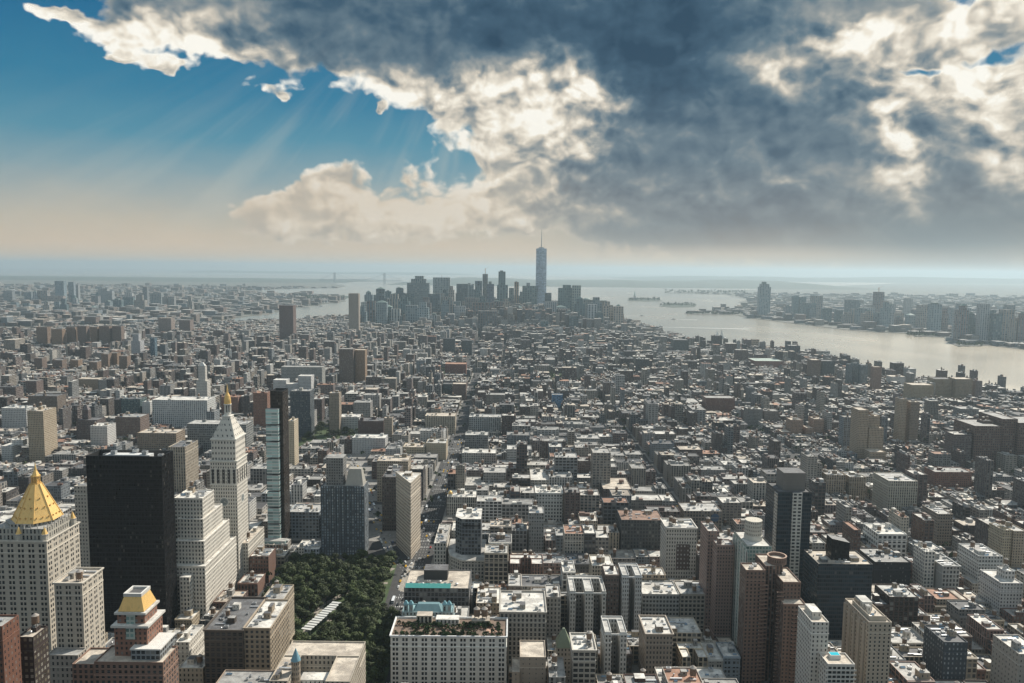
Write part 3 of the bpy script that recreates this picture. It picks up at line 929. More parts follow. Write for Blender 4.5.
def mansard_tower():
    sb = style((.23, .145, .11), 3.4, 3.2, .5, .55)
    root = hero('brick_apartment_tower', 'stepped brick apartment tower under a small gilded mansard roof', 'apartment tower',
                [T(94, 163, 662, 432, 20), T(72, 94, 664, 434, 20)], sb, R_TAN, 683, False, {0: (.5, .55)})
    cx, cy = root.location.x, root.location.y
    b = MB(); w = (.60, .58, .54)
    def tier(xl, xr, yt, yb, d, dep, s, wal=True):
        x0, x1, y0, y1, h = T(xl, xr, yt, d, dep); z0 = hgt((xl + xr) / 2, yb, d)
        return x0 - cx, x1 - cx, y0 - cy, y1 - cy, z0, h
    g = style((.26, .14, .10), 3, 3.2, .4, .5)
    zt = root['top'] if 'top' in root else hgt(128, 662, 432) - 1
    x0, x1, y0, y1, z0, h = tier(131, 160, 650, 664, 436, 20, g)
    b.prism(rect(x0, x1, y0, y1), zt, h, style((.25, .27, .28), 3, 4, .75, .6), R_WHITE)
    b.box(x0 - .5, x1 + .5, y0 - .5, y1 + .5, h, h + .8, w)
    b.build('penthouse', root)
    xx = lat(131, 640, 444, 100) - cx
    for nm, xl, xr, yt, d, dep, out in (('lower_tier', 114, 147, 626, 441, 20, 1.4), ('upper_tier', 117, 144.5, 613, 443, 16, 1.2)):
        x0, x1, y0, y1, z0, h = tier(xl, xr, yt, 660, d, dep, g)
        t = MB()
        t.prism(rect(x0, x1, y0, y1), zt, h, g, R_GREY)
        # glazed bay up the middle of the front
        xm = (x0 + x1) / 2
        t.box(xm - 2.6, xm + 2.6, y0 - .5, y0 - .02, h - 8, h - .4, (.35, .42, .42), MT['teal'])
        o = t.build(nm, root)
        c = MB()
        e = out
        P, Q = rect(x0 - e, x1 + e, y0 - e, y1 + e), rect(x0, x1, y0, y1)
        c.prism(P, h - .7, h + .6, style(w, win=None) if False else dict(col=w, win=WIN0, gls=(.03,) * 3, pu=3, pv=3), w)
        c.build('white_balcony', o)
    x0, x1, y0, y1, z0, h = tier(119, 143, 598, 613, 443.5, 15, g)
    zz = hgt(131, 612.5, 443) + .6
    m = MB()
    A = rect(x0 - .6, x1 + .6, y0 - .6, y1 + .6); B = rect(x0 + 2, x1 - 2, y0 + 2, y1 - 2)
    m.loft(A, zz, B, h, (.8, .5, .1), MT['gold'])
    mo = m.build('gilded_mansard', root)
    m = MB(); B2 = rect(x0 + 2.8, x1 - 2.8, y0 + 2.8, y1 - 2.8)
    m.prism(rect(x0 + 1.7, x1 - 1.7, y0 + 1.7, y1 - 1.7), h, h + 2.0, dict(col=w, win=WIN0, gls=(.03,) * 3, pu=3, pv=3))
    for i in range(4):
        j = (i + 1) % 4; O = rect(x0 + 1.7, x1 - 1.7, y0 + 1.7, y1 - 1.7)
        m.face([(*O[i], h + 2), (*O[j], h + 2), (*B2[j], h + 2), (*B2[i], h + 2)], MT['plain'], w)
        m.face([(*B2[j], h + .6), (*B2[i], h + .6), (*B2[i], h + 2), (*B2[j], h + 2)], MT['plain'], w)
    m.face([(*p, h + .6) for p in B2], MT['roof'], R_TAR)
    m.build('white_coping', mo)
mansard_tower()

def black_tower():
    x0, x1, y0, y1, h = T(86, 161.5, 456, 650, 22)
    root = hero('black_tower', 'black glass office slab with an open flat top, tallest at left', 'office tower', [(x0, x1, y0, y1, h)], style(DGREY), R_TAR, 630, False, m=MT['black'], ph=5)
    b = MB(); cx, cy = root.location.x, root.location.y
    b.box(x0 - cx + 12, x1 - cx - 14, y0 - cy + 8, y1 - cy - 6, h - 5, h - 1.0, (.55, .55, .54))
    b.build('roof_plant_room', root)
    for i, u in enumerate((-24, -14, 2, 13, 24)):
        fit('ac', 'cooling_fan', root, u, 0 if i % 2 else 6, h - 5 if abs(u) > 17 else h - 1, 4, 4, 3)
    # louvre band of the plant floor and thin fins up the front
    q = MB()
    n = 24
    for i in range(n + 1):
        x = x0 - cx + (x1 - x0) * i / n
        q.box(x - .12, x + .12, y0 - cy - .3, y0 - cy - .02, 8, h, (.006, .006, .007), MT['plain'], False)
    for j in range(9):
        y = y0 - cy + (y1 - y0) * j / 8
        q.box(x1 - cx + .02, x1 - cx + .3, y - .12, y + .12, 8, h, (.006, .006, .007), MT['plain'], False)
    for k in range(1, 38):
        z = 8 + (h - 8) * k / 38
        q.box(x0 - cx, x1 - cx, y0 - cy - .2, y0 - cy - .02, z, z + .5, (.016, .016, .017), MT['plain'], True, True)
    q.build('facade_fins', root, kind='stuff')
black_tower()
hero('pale_building', 'narrow pale stone block wedged between the gilded pyramid and the black slab', 'office building', [T(74, 89, 486, 700, 30)], style(LIME, 2.8, 3.6, .4, .5), R_SILVER, 600)

def ziggurat():
    c = (.68, .645, .58)
    st = style(c, 2.9, 3.75, .44, .54)
    root = hero('limestone_building', 'white limestone office block stepping back like a ziggurat beside the clock tower', 'office building',
                [T(173, 205, 566, 682, 80), T(175, 204, 541, 690, 64), T(177, 203, 519, 697, 48), T(174, 202.5, 498, 703, 28)], st, R_WHITE, 626, True,
                {0: (.44, .54, 60), 3: (.44, .54, 60)})
    cx, cy = root.location.x, root.location.y
    # square corner buttresses that break up the front
    x0, x1, y0, y1, h = T(173, 205, 575, 678, 3)
    b = MB()
    b.prism(rect(x0 - cx + 8, x0 - cx + 17, y0 - cy - 5, y0 - cy + 3.9), 0, h, st, R_WHITE)
    b.build('front_buttress', root)
    for k, (yt, xl, xr, d, z) in enumerate(((592, 205.2, 216, 712, 0), (572, 205.2, 214, 735, 0), (552, 204.5, 212, 752, 0))):
        x0, x1, y0, y1, h = T(xl, xr, yt, d, 34 if k == 0 else 20)
        b = MB(); b.prism(rect(x0 - cx, x1 - cx, y0 - cy, y1 - cy), 0, h, st, R_WHITE); b.build('side_step', root)
ziggurat()

def clock_tower():
    c = (.67, .635, .57)
    st = style(c, 2.35, 3.7, .40, .54)
    x0, x1, y0, y1, h = T(210, 236.5, 461, 765, 31)
    root = hero('clock_tower', 'white marble clock tower with a steep pyramid top and gilded lantern', 'tower', [(x0, x1, y0, y1, h)], st, R_WHITE, 585, False, {0: (.40, .54)}, {0: 1})
    cx, cy = root.location.x, root.location.y
    w, d = (x1 - x0) / 2, (y1 - y0) / 2
    def Z(y): return hgt(224, y, 778)
    z1 = Z(437.5); z2 = Z(447 - 10)
    b = MB(); s2 = style(c, 3.2, 5, .4, .4)
    b.prism(rect(-w + 1.2, w - 1.2, -d + 1.2, d - 1.2), h - 1, z1, s2)
    b.box(-w + .4, w - .4, -d + .4, d - .4, z1, z1 + 1.3, c)
    b.build('upper_block', root)
    # loggia of tall arches under the cornice
    lg = MB()
    za, zb = Z(480), Z(465)
    for i in range(5):
        x = -w + 2 * w * (i + .5) / 5
        r_ = 1.45
        pts = [(x - r_, za), (x + r_, za)] + [(x + r_ * math.cos(a), zb - r_ + r_ * math.sin(a)) for a in [k * math.pi / 8 for k in range(9)]]
        lg.face([(p, -d - .06, z) for p, z in pts], MT['pane'], (.05, .05, .05))
        for s_ in (-1, 1):
            lg.box(x + s_ * (r_ + .45) - .3, x + s_ * (r_ + .45) + .3, -d - .6, -d - .02, za - 1, zb + .8, c)
    for i in range(5):
        y = -d + 2 * d * (i + .5) / 5
        pts = [(y - 1.5, za), (y + 1.5, za)] + [(y + 1.5 * math.cos(a), zb - 1.5 + 1.5 * math.sin(a)) for a in [k * math.pi / 8 for k in range(9)]]
        lg.face([(w + .06, p, z) for p, z in pts], MT['pane'], (.05, .05, .05))
    lg.box(-w - .7, w + .7, -d - .7, -d - .02, za - 1.9, za - 1.0, c, bottom=True)
    lg.build('loggia', root)
    # clock faces on the two sides that show
    for side in (0, 1):
        cz = Z(498); R0 = 4.1
        ck = MB()
        def disc(r_, o, col, n=28):
            ring = [(r_ * math.cos(2 * math.pi * k / n), cz + r_ * math.sin(2 * math.pi * k / n)) for k in range(n)]
            ck.face([((u, -d - o, z) if side == 0 else (w + o, u, z)) for u, z in ring], MT['plain'], col)
        disc(R0 + .9, .10, c); disc(R0, .16, (.30, .31, .30)); disc(R0 * .82, .20, (.17, .19, .19))
        for k in range(12):
            a = k * math.pi / 6
            p = [(math.cos(a + s_) * q_, cz + math.sin(a + s_) * q_) for s_, q_ in ((-.05, R0 * .68), (-.04, R0 * .95), (.04, R0 * .95), (.05, R0 * .68))]
            if side == 0: p = p[::-1][::-1]
            ck.face([((u, -d - .24, z) if side == 0 else (w + .24, u, z)) for u, z in p], MT['plain'], (.6, .58, .5))
        o = ck.build('clock_face', root)
        hd = MB()
        for a, L in ((R(35), 2.2), (R(-20), 3.3)):
            dx, dz = math.cos(a), math.sin(a)
            p = [(-dz * .16 - dx * .4, cz + dx * .16 - dz * .4), (dz * .16 - dx * .4, cz - dx * .16 - dz * .4), (dz * .1 + dx * L, cz - dx * .1 + dz * L), (-dz * .1 + dx * L, cz + dx * .1 + dz * L)]
            hd.face([((u, -d - .28, z) if side == 0 else (w + .28, u, z)) for u, z in p], MT['plain'], (.65, .62, .52))
        hd.build('clock_hands', o)
    # steep roof
    pz = Z(416.5)
    q = MB(); s3 = style((.60, .57, .51), 4.4, 5.5, .26, .34)
    q.loft(rect(-w + 1.4, w - 1.4, -d + 1.4, d - 1.4), z1 + 1.3, rect(-3.9, 3.9, -4.2, 4.2), pz, s3['col'], MT['facade'], True, s3)
    ro = q.build('pyramid_roof', root)
    la = MB()
    la.box(-4.5, 4.5, -4.8, 4.8, pz, pz + 1, c)
    la.cyl(0, 0, 3.5, pz + 1, pz + 4, c, n=8)
    for k in range(8):
        a = k * math.pi / 4 + .39
        la.cyl(3.0 * math.cos(a), 3.0 * math.sin(a), .5, pz + 4, Z(405), c, n=6)
    la.cyl(0, 0, 1.9, pz + 4, Z(405), (.12, .12, .11), n=8)
    la.cyl(0, 0, 3.9, Z(405), Z(404), c, n=12)
    la.build('lantern', ro)
    g = MB()
    zz = [Z(404), Z(400), Z(396), Z(393)]
    rr = [3.5, 3.4, 2.5, 1.1]
    for k in range(3):
        g.cyl(0, 0, rr[k], zz[k], zz[k + 1], (.8, .5, .1), MT['gold'], 12, rr[k + 1], k == 2)
    g.cyl(0, 0, 1.0, Z(393), Z(390), (.8, .5, .1), MT['gold'], 8)
    g.cyl(0, 0, .9, Z(390), Z(384), (.8, .5, .1), MT['gold'], 8, .06)
    g.build('gilded_cupola', ro)
    return root
clock_tower()
hero('stone_annex_building', 'low white stone block joined to the right side of the clock tower', 'office building', [T(237.5, 248, 543, 775, 52)], style((.56, .53, .47), 2.5, 3.7, .4, .55), R_TAN, 588)

def glass_tower():
    root = hero('glass_tower', 'slim bronze glass tower with pale glass pods jutting from its left side', 'apartment tower', [T(270, 282.5, 391, 874, 22)], style(DGREY), R_TAR, 545, False, m=MT['bronze'], ph=3)
    cx, cy = root.location.x, root.location.y
    x0, x1, y0, y1, h = T(265.5, 278, 409, 868, 0)
    z0 = hgt(272, 541, 868); n = 8
    for k in range(n):
        a = z0 + (h - z0) * k / n + (1.8 if k else 0); c = z0 + (h - z0) * (k + 1) / n
        b = MB(); b.prism(rect(x0 - cx, x1 - cx, y0 - cy, y0 - cy + 5.8), a, c, style(WHITE), R_GREY, MT['jade'])
        b.face([(x, y, a) for x, y in reversed(rect(x0 - cx, x1 - cx, y0 - cy, y0 - cy + 5.8))], MT['plain'], (.2,) * 3)
        b.build('glass_pod', root)
    x0, x1, y0, y1, hb = T(262, 285, 541, 858, 0)
    b = MB(); b.prism(rect(x0 - cx, x1 - cx, y0 - cy, y0 - cy + 9.8), 0, hb, style(WHITE), R_SILVER, MT['jade']); b.build('podium', root)
glass_tower()
hero('loft_building', 'blue grey loft building with big windows right of the slim glass tower', 'loft building', [T(288.5, 319, 512, 905, 32)], style(BLUEG, 4.2, 4.2, .62, .62), R_SILVER, 545)
hero('shop_building', 'grey low building on the park edge right of the glass pods podium', 'building', [T(286, 296, 552, 845, 26)], style(GREY, 3, 3.8, .5, .6), R_SILVER, 560)
hero('shop_building', 'slim white building on the park edge between two grey ones', 'building', [T(296.2, 304, 548, 846, 26)], style(WHITE, 3, 3.8, .5, .6), R_WHITE, 560)
hero('shop_building', 'pale bluish building on the park edge left of the dark apartment tower', 'building', [T(304.4, 319, 549, 847, 26)], style((.42, .46, .50), 3, 3.8, .55, .6), R_WHITE, 560)

def dark_apartments():
    st = style((.075, .085, .095), 2.9, 3.1, .56, .62, .15, (.19, .23, .26))
    root = hero('apartment_tower', 'wide dark apartment tower with vertical window strips at the far side of the park', 'apartment tower',
                [T(321, 364, 486, 852, 26)], st, R_GREY, 560, False)
    cx, cy = root.location.x, root.location.y
    x0, x1, y0, y1, h = T(326, 343, 458, 858, 18)
    b = MB(); h0 = hgt(342, 486, 852) - 1
    b.prism(rect(x0 - cx, x1 - cx, y0 - cy, y1 - cy), h0, h, style((.22, .22, .215), 2.6, 3.1, .5, .5), R_GREY); b.build('penthouse_block', root)
    x0, x1, y0, y1, h = T(345, 363, 470, 858, 18)
    b = MB(); b.loft(rect(x0 - cx, x1 - cx, y0 - cy, y1 - cy), h0, rect(x0 - cx + 3, x1 - cx - 3, y0 - cy + 5, y1 - cy - 5), h, (.34, .32, .28)); b.build('sloped_roof', root)
    # projecting piers
    q = MB(); x0, x1, y0, y1, h = T(321, 364, 486, 852, 26)
    for i in range(10):
        x = x0 - cx + (x1 - x0) * i / 9
        q.box(x - .5, x + .5, y0 - cy - 1.0, y0 - cy - .02, 6, h - 1.5, (.085, .10, .115))
    q.build('piers', root, kind='stuff')
dark_apartments()

def wedge():
    p0 = gp(410.5, 560)
    hh = hgt(410, 483, p0[1])
    dl = dist(396, 472, hh); dr = dist(420.5, 473.5, hh)
    L = (lat(396, 472, dl, hh), dl); Rr = (lat(420.5, 473.5, dr, hh), dr)
    st = style((.58, .51, .42), 2.5, 3.85, .50, .56)
    c = Vector(((L[0] + Rr[0] + p0[0]) / 3, (L[1] + Rr[1] + p0[1]) / 3))
    root = thing('wedge_building', 'narrow wedge shaped limestone building with its rounded prow facing the square', 'office building')
    root.location = (c.x, c.y, 0)
    loc = lambda p: (p[0] - c.x, p[1] - c.y)
    P0, PL, PR = loc(p0), loc(L), loc(Rr)
    # rounded prow
    def along(a, b_, t): 
        l = math.hypot(b_[0] - a[0], b_[1] - a[1]); return (a[0] + (b_[0] - a[0]) * t / l, a[1] + (b_[1] - a[1]) * t / l)
    a, e = along(P0, PL, 2.6), along(P0, PR, 2.6)
    arc = [tuple(Vector(a) * (1 - t) ** 2 + Vector(P0) * 2 * t * (1 - t) + Vector(e) * t * t) for t in (0, .25, .5, .75, 1)]
    def outline(o):
        pts = arc + [PR, PL]
        cc = Vector((sum(p[0] for p in pts) / 7, sum(p[1] for p in pts) / 7))
        return [tuple(Vector(p) + (Vector(p) - cc).normalized() * o) for p in pts]
    def ring(b, o, z0, z1, col, s=None):
        b.prism(outline(o), z0, z1, s or dict(col=col, win=WIN0, gls=(.03,) * 3, pu=3, pv=3), col, None if s else MT['plain'], MT['plain'])
    w = MB(); 
    w.prism(outline(0), 0, hh, st)
    w.build('wall', root)
    rb = MB(); rb.face([(x, y, hh - .02) for x, y in outline(-.1)], MT['roof'], R_WHITE); rb.build('roof', root)
    b = MB(); ring(b, .5, 14, 15, (.56, .49, .40)); b.build('lower_cornice', root)
    b = MB(); ring(b, .5, hh - 17, hh - 16, (.56, .49, .40)); b.build('belt_course', root)
    b = MB()
    O, I = outline(1.5), outline(-.5)
    n = len(O); M2 = outline(.05)
    for i in range(n):
        j = (i + 1) % n
        b.face([(*M2[i], hh - 2.6), (*M2[j], hh - 2.6), (*O[j], hh - .9), (*O[i], hh - .9)], MT['plain'], (.45, .39, .31))
        b.face([(*O[i], hh - .9), (*O[j], hh - .9), (*O[j], hh + .4), (*O[i], hh + .4)], MT['plain'], (.50, .44, .36))
        b.face([(*O[i], hh + .4), (*O[j], hh + .4), (*I[j], hh + .4), (*I[i], hh + .4)], MT['plain'], (.55, .5, .42))
        b.face([(*I[j], hh - .02), (*I[i], hh - .02), (*I[i], hh + .4), (*I[j], hh + .4)], MT['plain'], (.5, .45, .38))
    b.build('crown_cornice', root)
    b = MB(); mid = Vector(PL) * .42 + Vector(PR) * .42 + Vector(P0) * .16
    b.prism(rect(mid.x - 4, mid.x + 4, mid.y - 8, mid.y + 2), hh, hh + 3.4, style(TAN, 3, 3.4, .3, .5), R_WHITE); b.build('roof_bulkhead', root)
    fit('ac', 'air_conditioner', root, mid.x - 1, mid.y - 13, hh, 2, 2, 1.6)
    fit('skylight', 'skylight', root, mid.x + .5, mid.y - 19, hh, 2.4, 2.4, 1.2)
    reserve(min(L[0], p0[0]), max(Rr[0], p0[0]), p0[1] - 2, max(dl, dr), 3)
    SHOW.append((395, 421, 556, p0[1]))
    HEROES.append((root, 409, 483, p0[1]))
wedge()

# ---- foreground, left to right
def courtyard():
    st = style((.44, .39, .32), 3, 3.7, .42, .55)
    xr = lat(365.5, 641, 541, 55); xl = lat(246, 641, 541, 55); h = hgt(330, 641, 541) - 0
    root = hero('courtyard_building', 'tan office block round a light court, bottom edge left of the park', 'office building',
                [(xl + 34, xr, 520, 541, h), (xr - 16, xr, 486, 520, h), (xl + 34, xl + 46, 486, 520, h)], st, R_TAN, 683, True, None, None)
    cx, cy = root.location.x, root.location.y
    b = MB(); b.prism(rect(xl + 46 - cx, xr - 16 - cx, 487 - cy, 520 - cy), 0, h - 12, st, R_WHITE); b.build('court_roof', root)
    b = MB(); b.prism(rect(xl + 50 - cx, xl + 68 - cx, 500 - cy, 510 - cy), h - 12, h - 7, style(WHITE, 3, 4, .3, .5), R_WHITE); b.build('roof_bulkhead', root)
    t = hero('turret_building', 'brown stone building with a round corner turret under a blue cone roof', 'building', [(xl - 6, xl + 33, 478, 516, h - 9)], style((.33, .25, .19), 3, 3.6, .42, .52), R_GREY, 683, True)
    cx, cy = t.location.x, t.location.y
    X, D = lat(296, 668, 500, h), 500
    z1 = hgt(296, 660, D); z2 = hgt(296, 648, D)
    b = MB(); b.cyl(X - cx, D - cy, 3.0, h - 14, z1, (.42, .34, .26), MT['facade'], 14, st=style((.42, .34, .26), 2, 3.4, .4, .5)); tu = b.build('turret', t)
    b = MB(); b.cyl(X - cx, D - cy, 3.3, z1, z2, (.16, .30, .36), MT['plain'], 14, .08); b.build('cone_roof', tu)
courtyard()
hero('dark_loft_building', 'dark brown loft block with tall window bays, left of the park, nearer one', 'loft building', [T(204, 243, 630, 560, 58)], style((.10, .082, .068), 4.2, 4.0, .6, .62), R_TAR, 683, True, {0: (.62, .62)}, {0: 1})
hero('tan_loft_building', 'tan sided loft block with a white roof joined to the dark brown loft block', 'loft building', [T(244, 270, 628, 562, 50)], style((.34, .28, .21), 3.6, 3.8, .5, .55), R_WHITE, 683, True, {0: (.5, .55)}, {0: 1})
hero('tan_building', 'taller tan block with a white roofed bulkhead at the park corner', 'office building', [T(261, 283, 600, 616, 32)], style((.40, .34, .26), 3, 3.7, .4, .55), R_SILVER, 683, True)
hero('pale_house', 'small pale block with a round tank under the white ziggurat', 'building', [T(176, 189, 642, 590, 30)], style(WHITE, 3, 3.6, .35, .5), R_WHITE, 683)
hero('pale_house', 'low cream terrace block between the brick mansard tower and dark loft', 'building', [T(178, 203, 668, 565, 20)], style(CREAM, 3, 3.6, .35, .5), R_WHITE, 683)

def roof_garden():
    c = (.72, .695, .64)
    st = style(c, 3.5, 3.75, .46, .58, pair=1.0)
    x0, x1, y0, y1, h = T(390.5, 506.5, 636, 561, 31)
    root = hero('white_hotel_building', 'broad white building with paired windows and a planted roof terrace, bottom centre', 'office building', [(x0, x1, y0, y1, h)], st, (.17, .12, .09), 683, False, {0: (.46, .6)}, {0: 1}, ph=1.1)
    cx, cy = root.location.x, root.location.y
    X0, X1, Y0, Y1 = x0 - cx, x1 - cx, y0 - cy, y1 - cy
    r = random.Random(5)
    z = h - 1.1
    for k in range(150):
        u = r.uniform(X0 + 1.5, X1 - 1.5); vv = r.choice((r.uniform(Y0 + 1, Y0 + 4), r.uniform(Y0 + 1.5, Y0 + 20), r.uniform(Y0 + 14, Y0 + 20)))
        o = link('potted_shrub', r.choice(SHRUBS), root); at(o, (u, vv, z), r.uniform(0, 6), r.uniform(1.0, 2.1))
    for k in range(14):
        b = MB(); u = r.uniform(X0 + 3, X1 - 5); vv = r.uniform(Y0 + 4, Y0 + 18)
        b.box(u, u + 2.2, vv, vv + .9, z, z + .8, r.choice(((.32, .12, .08), (.5, .45, .38), (.25, .14, .08)))); b.build('terrace_bench', root)
    for (u, vv) in ((X0 + 64, Y0 + 24), (X0 + 70, Y0 + 24)):
        water_tank(root, u, vv, z + 4, 2.5)
    b = MB(); b.prism(rect(X0 + 60, X0 + 74, Y0 + 20, Y0 + 29), z, z + 4, style(TAN, 3, 4, .2, .4), R_TAN); b.build('tank_house', root)
    b = MB(); b.prism(rect(X0 + 17, X0 + 29, Y0 + 21, Y0 + 29), z, z + 7, style(CREAM, 3, 6, .5, .7), R_TAN); b.build('arched_pavilion', root)
    b = MB(); b.prism(rect(X0 + 32, X0 + 50, Y0 + 21, Y0 + 29), z, z + 4.2, style(WHITE, 3, 4, .4, .6), R_WHITE); b.build('roof_bar', root)
    b = MB(); b.cyl(X0 + 76, Y0 + 11, 4.2, z, z + .35, (.45, .28, .2), n=20); b.build('round_deck', root)
def shrub_mesh(seed):
    r = random.Random(seed); b = MB()
    for k in range(60):
        a, e, q = r.uniform(0, 6.28), r.uniform(-.3, 1.4), r.uniform(.5, 1)
        p = Vector((math.cos(a) * math.cos(e) * q, math.sin(a) * math.cos(e) * q, .9 + math.sin(e) * q))
        n = Vector((r.uniform(-1, 1), r.uniform(-1, 1), r.uniform(-.2, 1))).normalized()
        t = n.orthogonal().normalized(); bb = n.cross(t); s = r.uniform(.18, .34)
        g = r.uniform(.7, 1.3)
        b.face([p + t * s, p + bb * s, p - t * s, p - bb * s], MT['leaf'], (.03 * g, .055 * g, .02 * g))
    b.cyl(0, 0, .35, 0, .5, (.25, .15, .1), n=8)
    o = b.build('shrub'); me = o.data; bpy.data.objects.remove(o); return me
SHRUBS = [shrub_mesh(k) for k in range(4)]
roof_garden()

def teal_turrets():
    x0, x1, y0, y1, h = T(402, 453, 612, 598, 16)
    root = hero('turreted_building', 'teal roofed building with two small turrets rising behind the planted terrace', 'building', [(x0, x1, y0, y1, h)], style((.30, .38, .39), 3, 4, .4, .55), (.22, .36, .38), 640, False)
    cx, cy = root.location.x, root.location.y
    for u in (x0 - cx + 3, x0 - cx + 7, x1 - cx - 3.2, x1 - cx - 6.8):
        b = MB(); b.prism(rect(u - 1.6, u + 1.6, y0 - cy + .2, y0 - cy + 3.4), h - 1, h + 6, style((.22, .31, .33), 3, 5, .4, .5), None)
        b.loft(rect(u - 1.9, u + 1.9, y0 - cy - .1, y0 - cy + 3.7), h + 6, rect(u - .5, u + .5, y0 - cy + 1.3, y0 - cy + 2.3), h + 8.6, (.16, .32, .36))
        b.build('turret', root)
    b = MB(); b.loft(rect(x0 - cx + 9, x1 - cx - 9, y0 - cy + 1, y1 - cy - 1), h - 1, rect(x0 - cx + 12, x1 - cx - 12, y0 - cy + 6, y1 - cy - 6), h + 4, (.12, .21, .23)); b.build('hipped_roof', root)
teal_turrets()
def teal_awning():
    x0, x1, y0, y1, h = T(404, 469, 588, 650, 42)
    root = hero('dark_glass_building', 'dark block with a bright teal canopy along its roof edge, facing the square', 'office building', [(x0, x1, y0, y1, h)], style((.15, .15, .15), 3.4, 4, .7, .7), R_TAN, 604, False)
    cx, cy = root.location.x, root.location.y
    X0, X1, Y0 = x0 - cx, x1 - cx, y0 - cy
    b = MB(); b.face([(X0 + 1, Y0 - .6, h + .2), (X1 - 16, Y0 - .6, h + .2), (X1 - 16, Y0 + 4, h + 2.6), (X0 + 1, Y0 + 4, h + 2.6)], MT['plain'], (.04, .26, .24))
    b.face([(X0 + 1, Y0 + 4, h + 2.5), (X1 - 16, Y0 + 4, h + 2.5), (X1 - 16, Y0 - .6, h + .1), (X0 + 1, Y0 - .6, h + .1)], MT['plain'], (.04, .3, .28)); b.build('teal_canopy', root)
    b = MB(); b.prism(rect(X0 + 15, X0 + 36, Y0 + 20, Y0 + 34), h - 1, h + 8, style((.06,) * 3, 3, 4, 0, 0), R_TAR); b.build('black_plant_room', root)
    for k in range(9):
        fit(('ac', 'duct', 'vent')[k % 3], ('air_conditioner', 'roof_duct', 'roof_vent')[k % 3], root, X0 + 5 + 5 * k, Y0 + 9 + 5 * (k % 2), h - 1, 3, 3, 2)
teal_awning()

def corner_tower():
    base = style((.50, .47, .42), 3.4, 4.2, .5, .62)
    x0, x1, y0, y1, h = T(447, 484, 560, 770, 62)
    cx, cy = (x0 + x1) / 2, (y0 + y1) / 2
    root = thing('corner_office_building', 'pale stone corner block with a dark glass upper tower set back on it', 'office building')
    root.location = (cx, cy, 0)
    poly = [(x0 - cx + 15, y0 - cy), (x1 - cx, y0 - cy), (x1 - cx, y1 - cy), (x0 - cx - 1, y1 - cy), (x0 - cx - 1, y0 - cy + 30), (x0 - cx + 3, y0 - cy + 13)]
    b = MB(); b.prism(poly, 0, h, base, R_SILVER); b.build('wall', root)
    e = MB(); o = [(x * 1.03, y * 1.03) for x, y in poly]
    e.prism(o, h - 1.6, h - .3, dict(col=(.55, .52, .46), win=WIN0, gls=(.03,) * 3, pu=3, pv=3), (.55, .52, .46)); e.build('cornice', root)
    x0, x1, y0, y1, h2 = T(455, 481, 519, 784, 36)
    q = [(x0 - cx + 7, y0 - cy), (x1 - cx, y0 - cy), (x1 - cx, y1 - cy), (x0 - cx, y1 - cy), (x0 - cx, y0 - cy + 8)]
    b = MB(); b.prism(q, h, h2, style((.16, .175, .19), 3.6, 3.9, .72, .66), R_WHITE); b.build('upper_tower', root)
    b = MB(); b.prism([(x * .94 + .4, y) for x, y in q], h2 - 8, h2 - 6.8, dict(col=(.40, .40, .39), win=WIN0, gls=(.03,) * 3, pu=3, pv=3), (.4,) * 3); b.build('balcony_band', root)
    r = random.Random(3)
    roof_fittings(root, r, x0 - cx + 3, x1 - cx - 2, y0 - cy + 4, y1 - cy - 2, h2, base, .5, 1.4)
    reserve(lat(445, 560, 770, h), lat(484, 560, 770, h), 770, 832)
    SHOW.append((447, 484, 580, 770)); HEROES.append((root, 466, 519, 784))
corner_tower()
hero('arched_building', 'white block with arched top windows on the avenue beside the corner tower', 'office building', [T(434, 446, 543, 800, 62)], style((.60, .57, .51), 3.4, 4.2, .45, .62), R_SILVER, 570)
hero('frame_building', 'tan framed block with big dark square windows right of the corner tower', 'loft building', [T(484.5, 508, 553, 748, 24)], style((.42, .37, .30), 5, 4.6, .74, .72), R_SILVER, 582, True, {0: (.74, .72, 60)})
hero('white_roof_building', 'low block with a plain white roof between the teal canopy and cornice block', 'building', [T(476, 500, 603, 640, 34)], style(TAN, 3, 3.8, .4, .5), R_WHITE, 612)

hero('cornice_building', 'grey stone block with a heavy dark cornice and arched upper windows', 'office building', [T(500, 546, 612, 594, 40)], style((.33, .31, .275), 3.3, 3.9, .5, .66), R_WHITE, 680, True, {0: (.5, .66)}, {0: 1})
hero('slim_building', 'slim grey block standing right behind the heavy corniced block', 'office building', [T(546.5, 561, 597, 635, 26)], style((.34, .32, .29), 2.8, 3.7, .42, .56), R_SILVER, 655, True, {0: (.42, .56, 80)})
def slotted(name, label, xl, xr, yt, d, dep, c, slots, show, pu=2.6):
    st = style(c, pu, 3.7, .42, .54)
    x0, x1, y0, y1, h = T(xl, xr, yt, d, dep)
    w = x1 - x0
    edges = [0.0]
    for a, b_ in slots: edges += [a, b_]
    edges.append(1.0)
    ts = [(x0 + w * edges[i], x0 + w * edges[i + 1], y0, y0 + dep * .8, h) for i in range(0, len(edges), 2)]
    back = (x0, x1, y0 + dep * .8, y1, h)
    bands = {i: (.42, .54, 40) for i in range(len(ts))}
    root = hero(name, label, 'loft building', ts + [back], st, R_SILVER, show, True, bands)
    cx, cy = root.location.x, root.location.y
    hb = h * .12
    for a, b_ in slots:
        b = MB(); b.prism(rect(x0 + w * a - cx, x0 + w * b_ - cx, y0 - cy + .3, y0 + dep * .8 - cy), 0, hb, st, R_TAR); b.build('court_infill', root)
    b = MB(); b.box(x0 - cx - .5, x1 - cx + .5, y0 - cy - .6, y0 - cy - .02, h - 2.4, h - 1.2, tuple(min(.7, v * 1.12) for v in c), bottom=True); b.build('cornice', root)
    return root
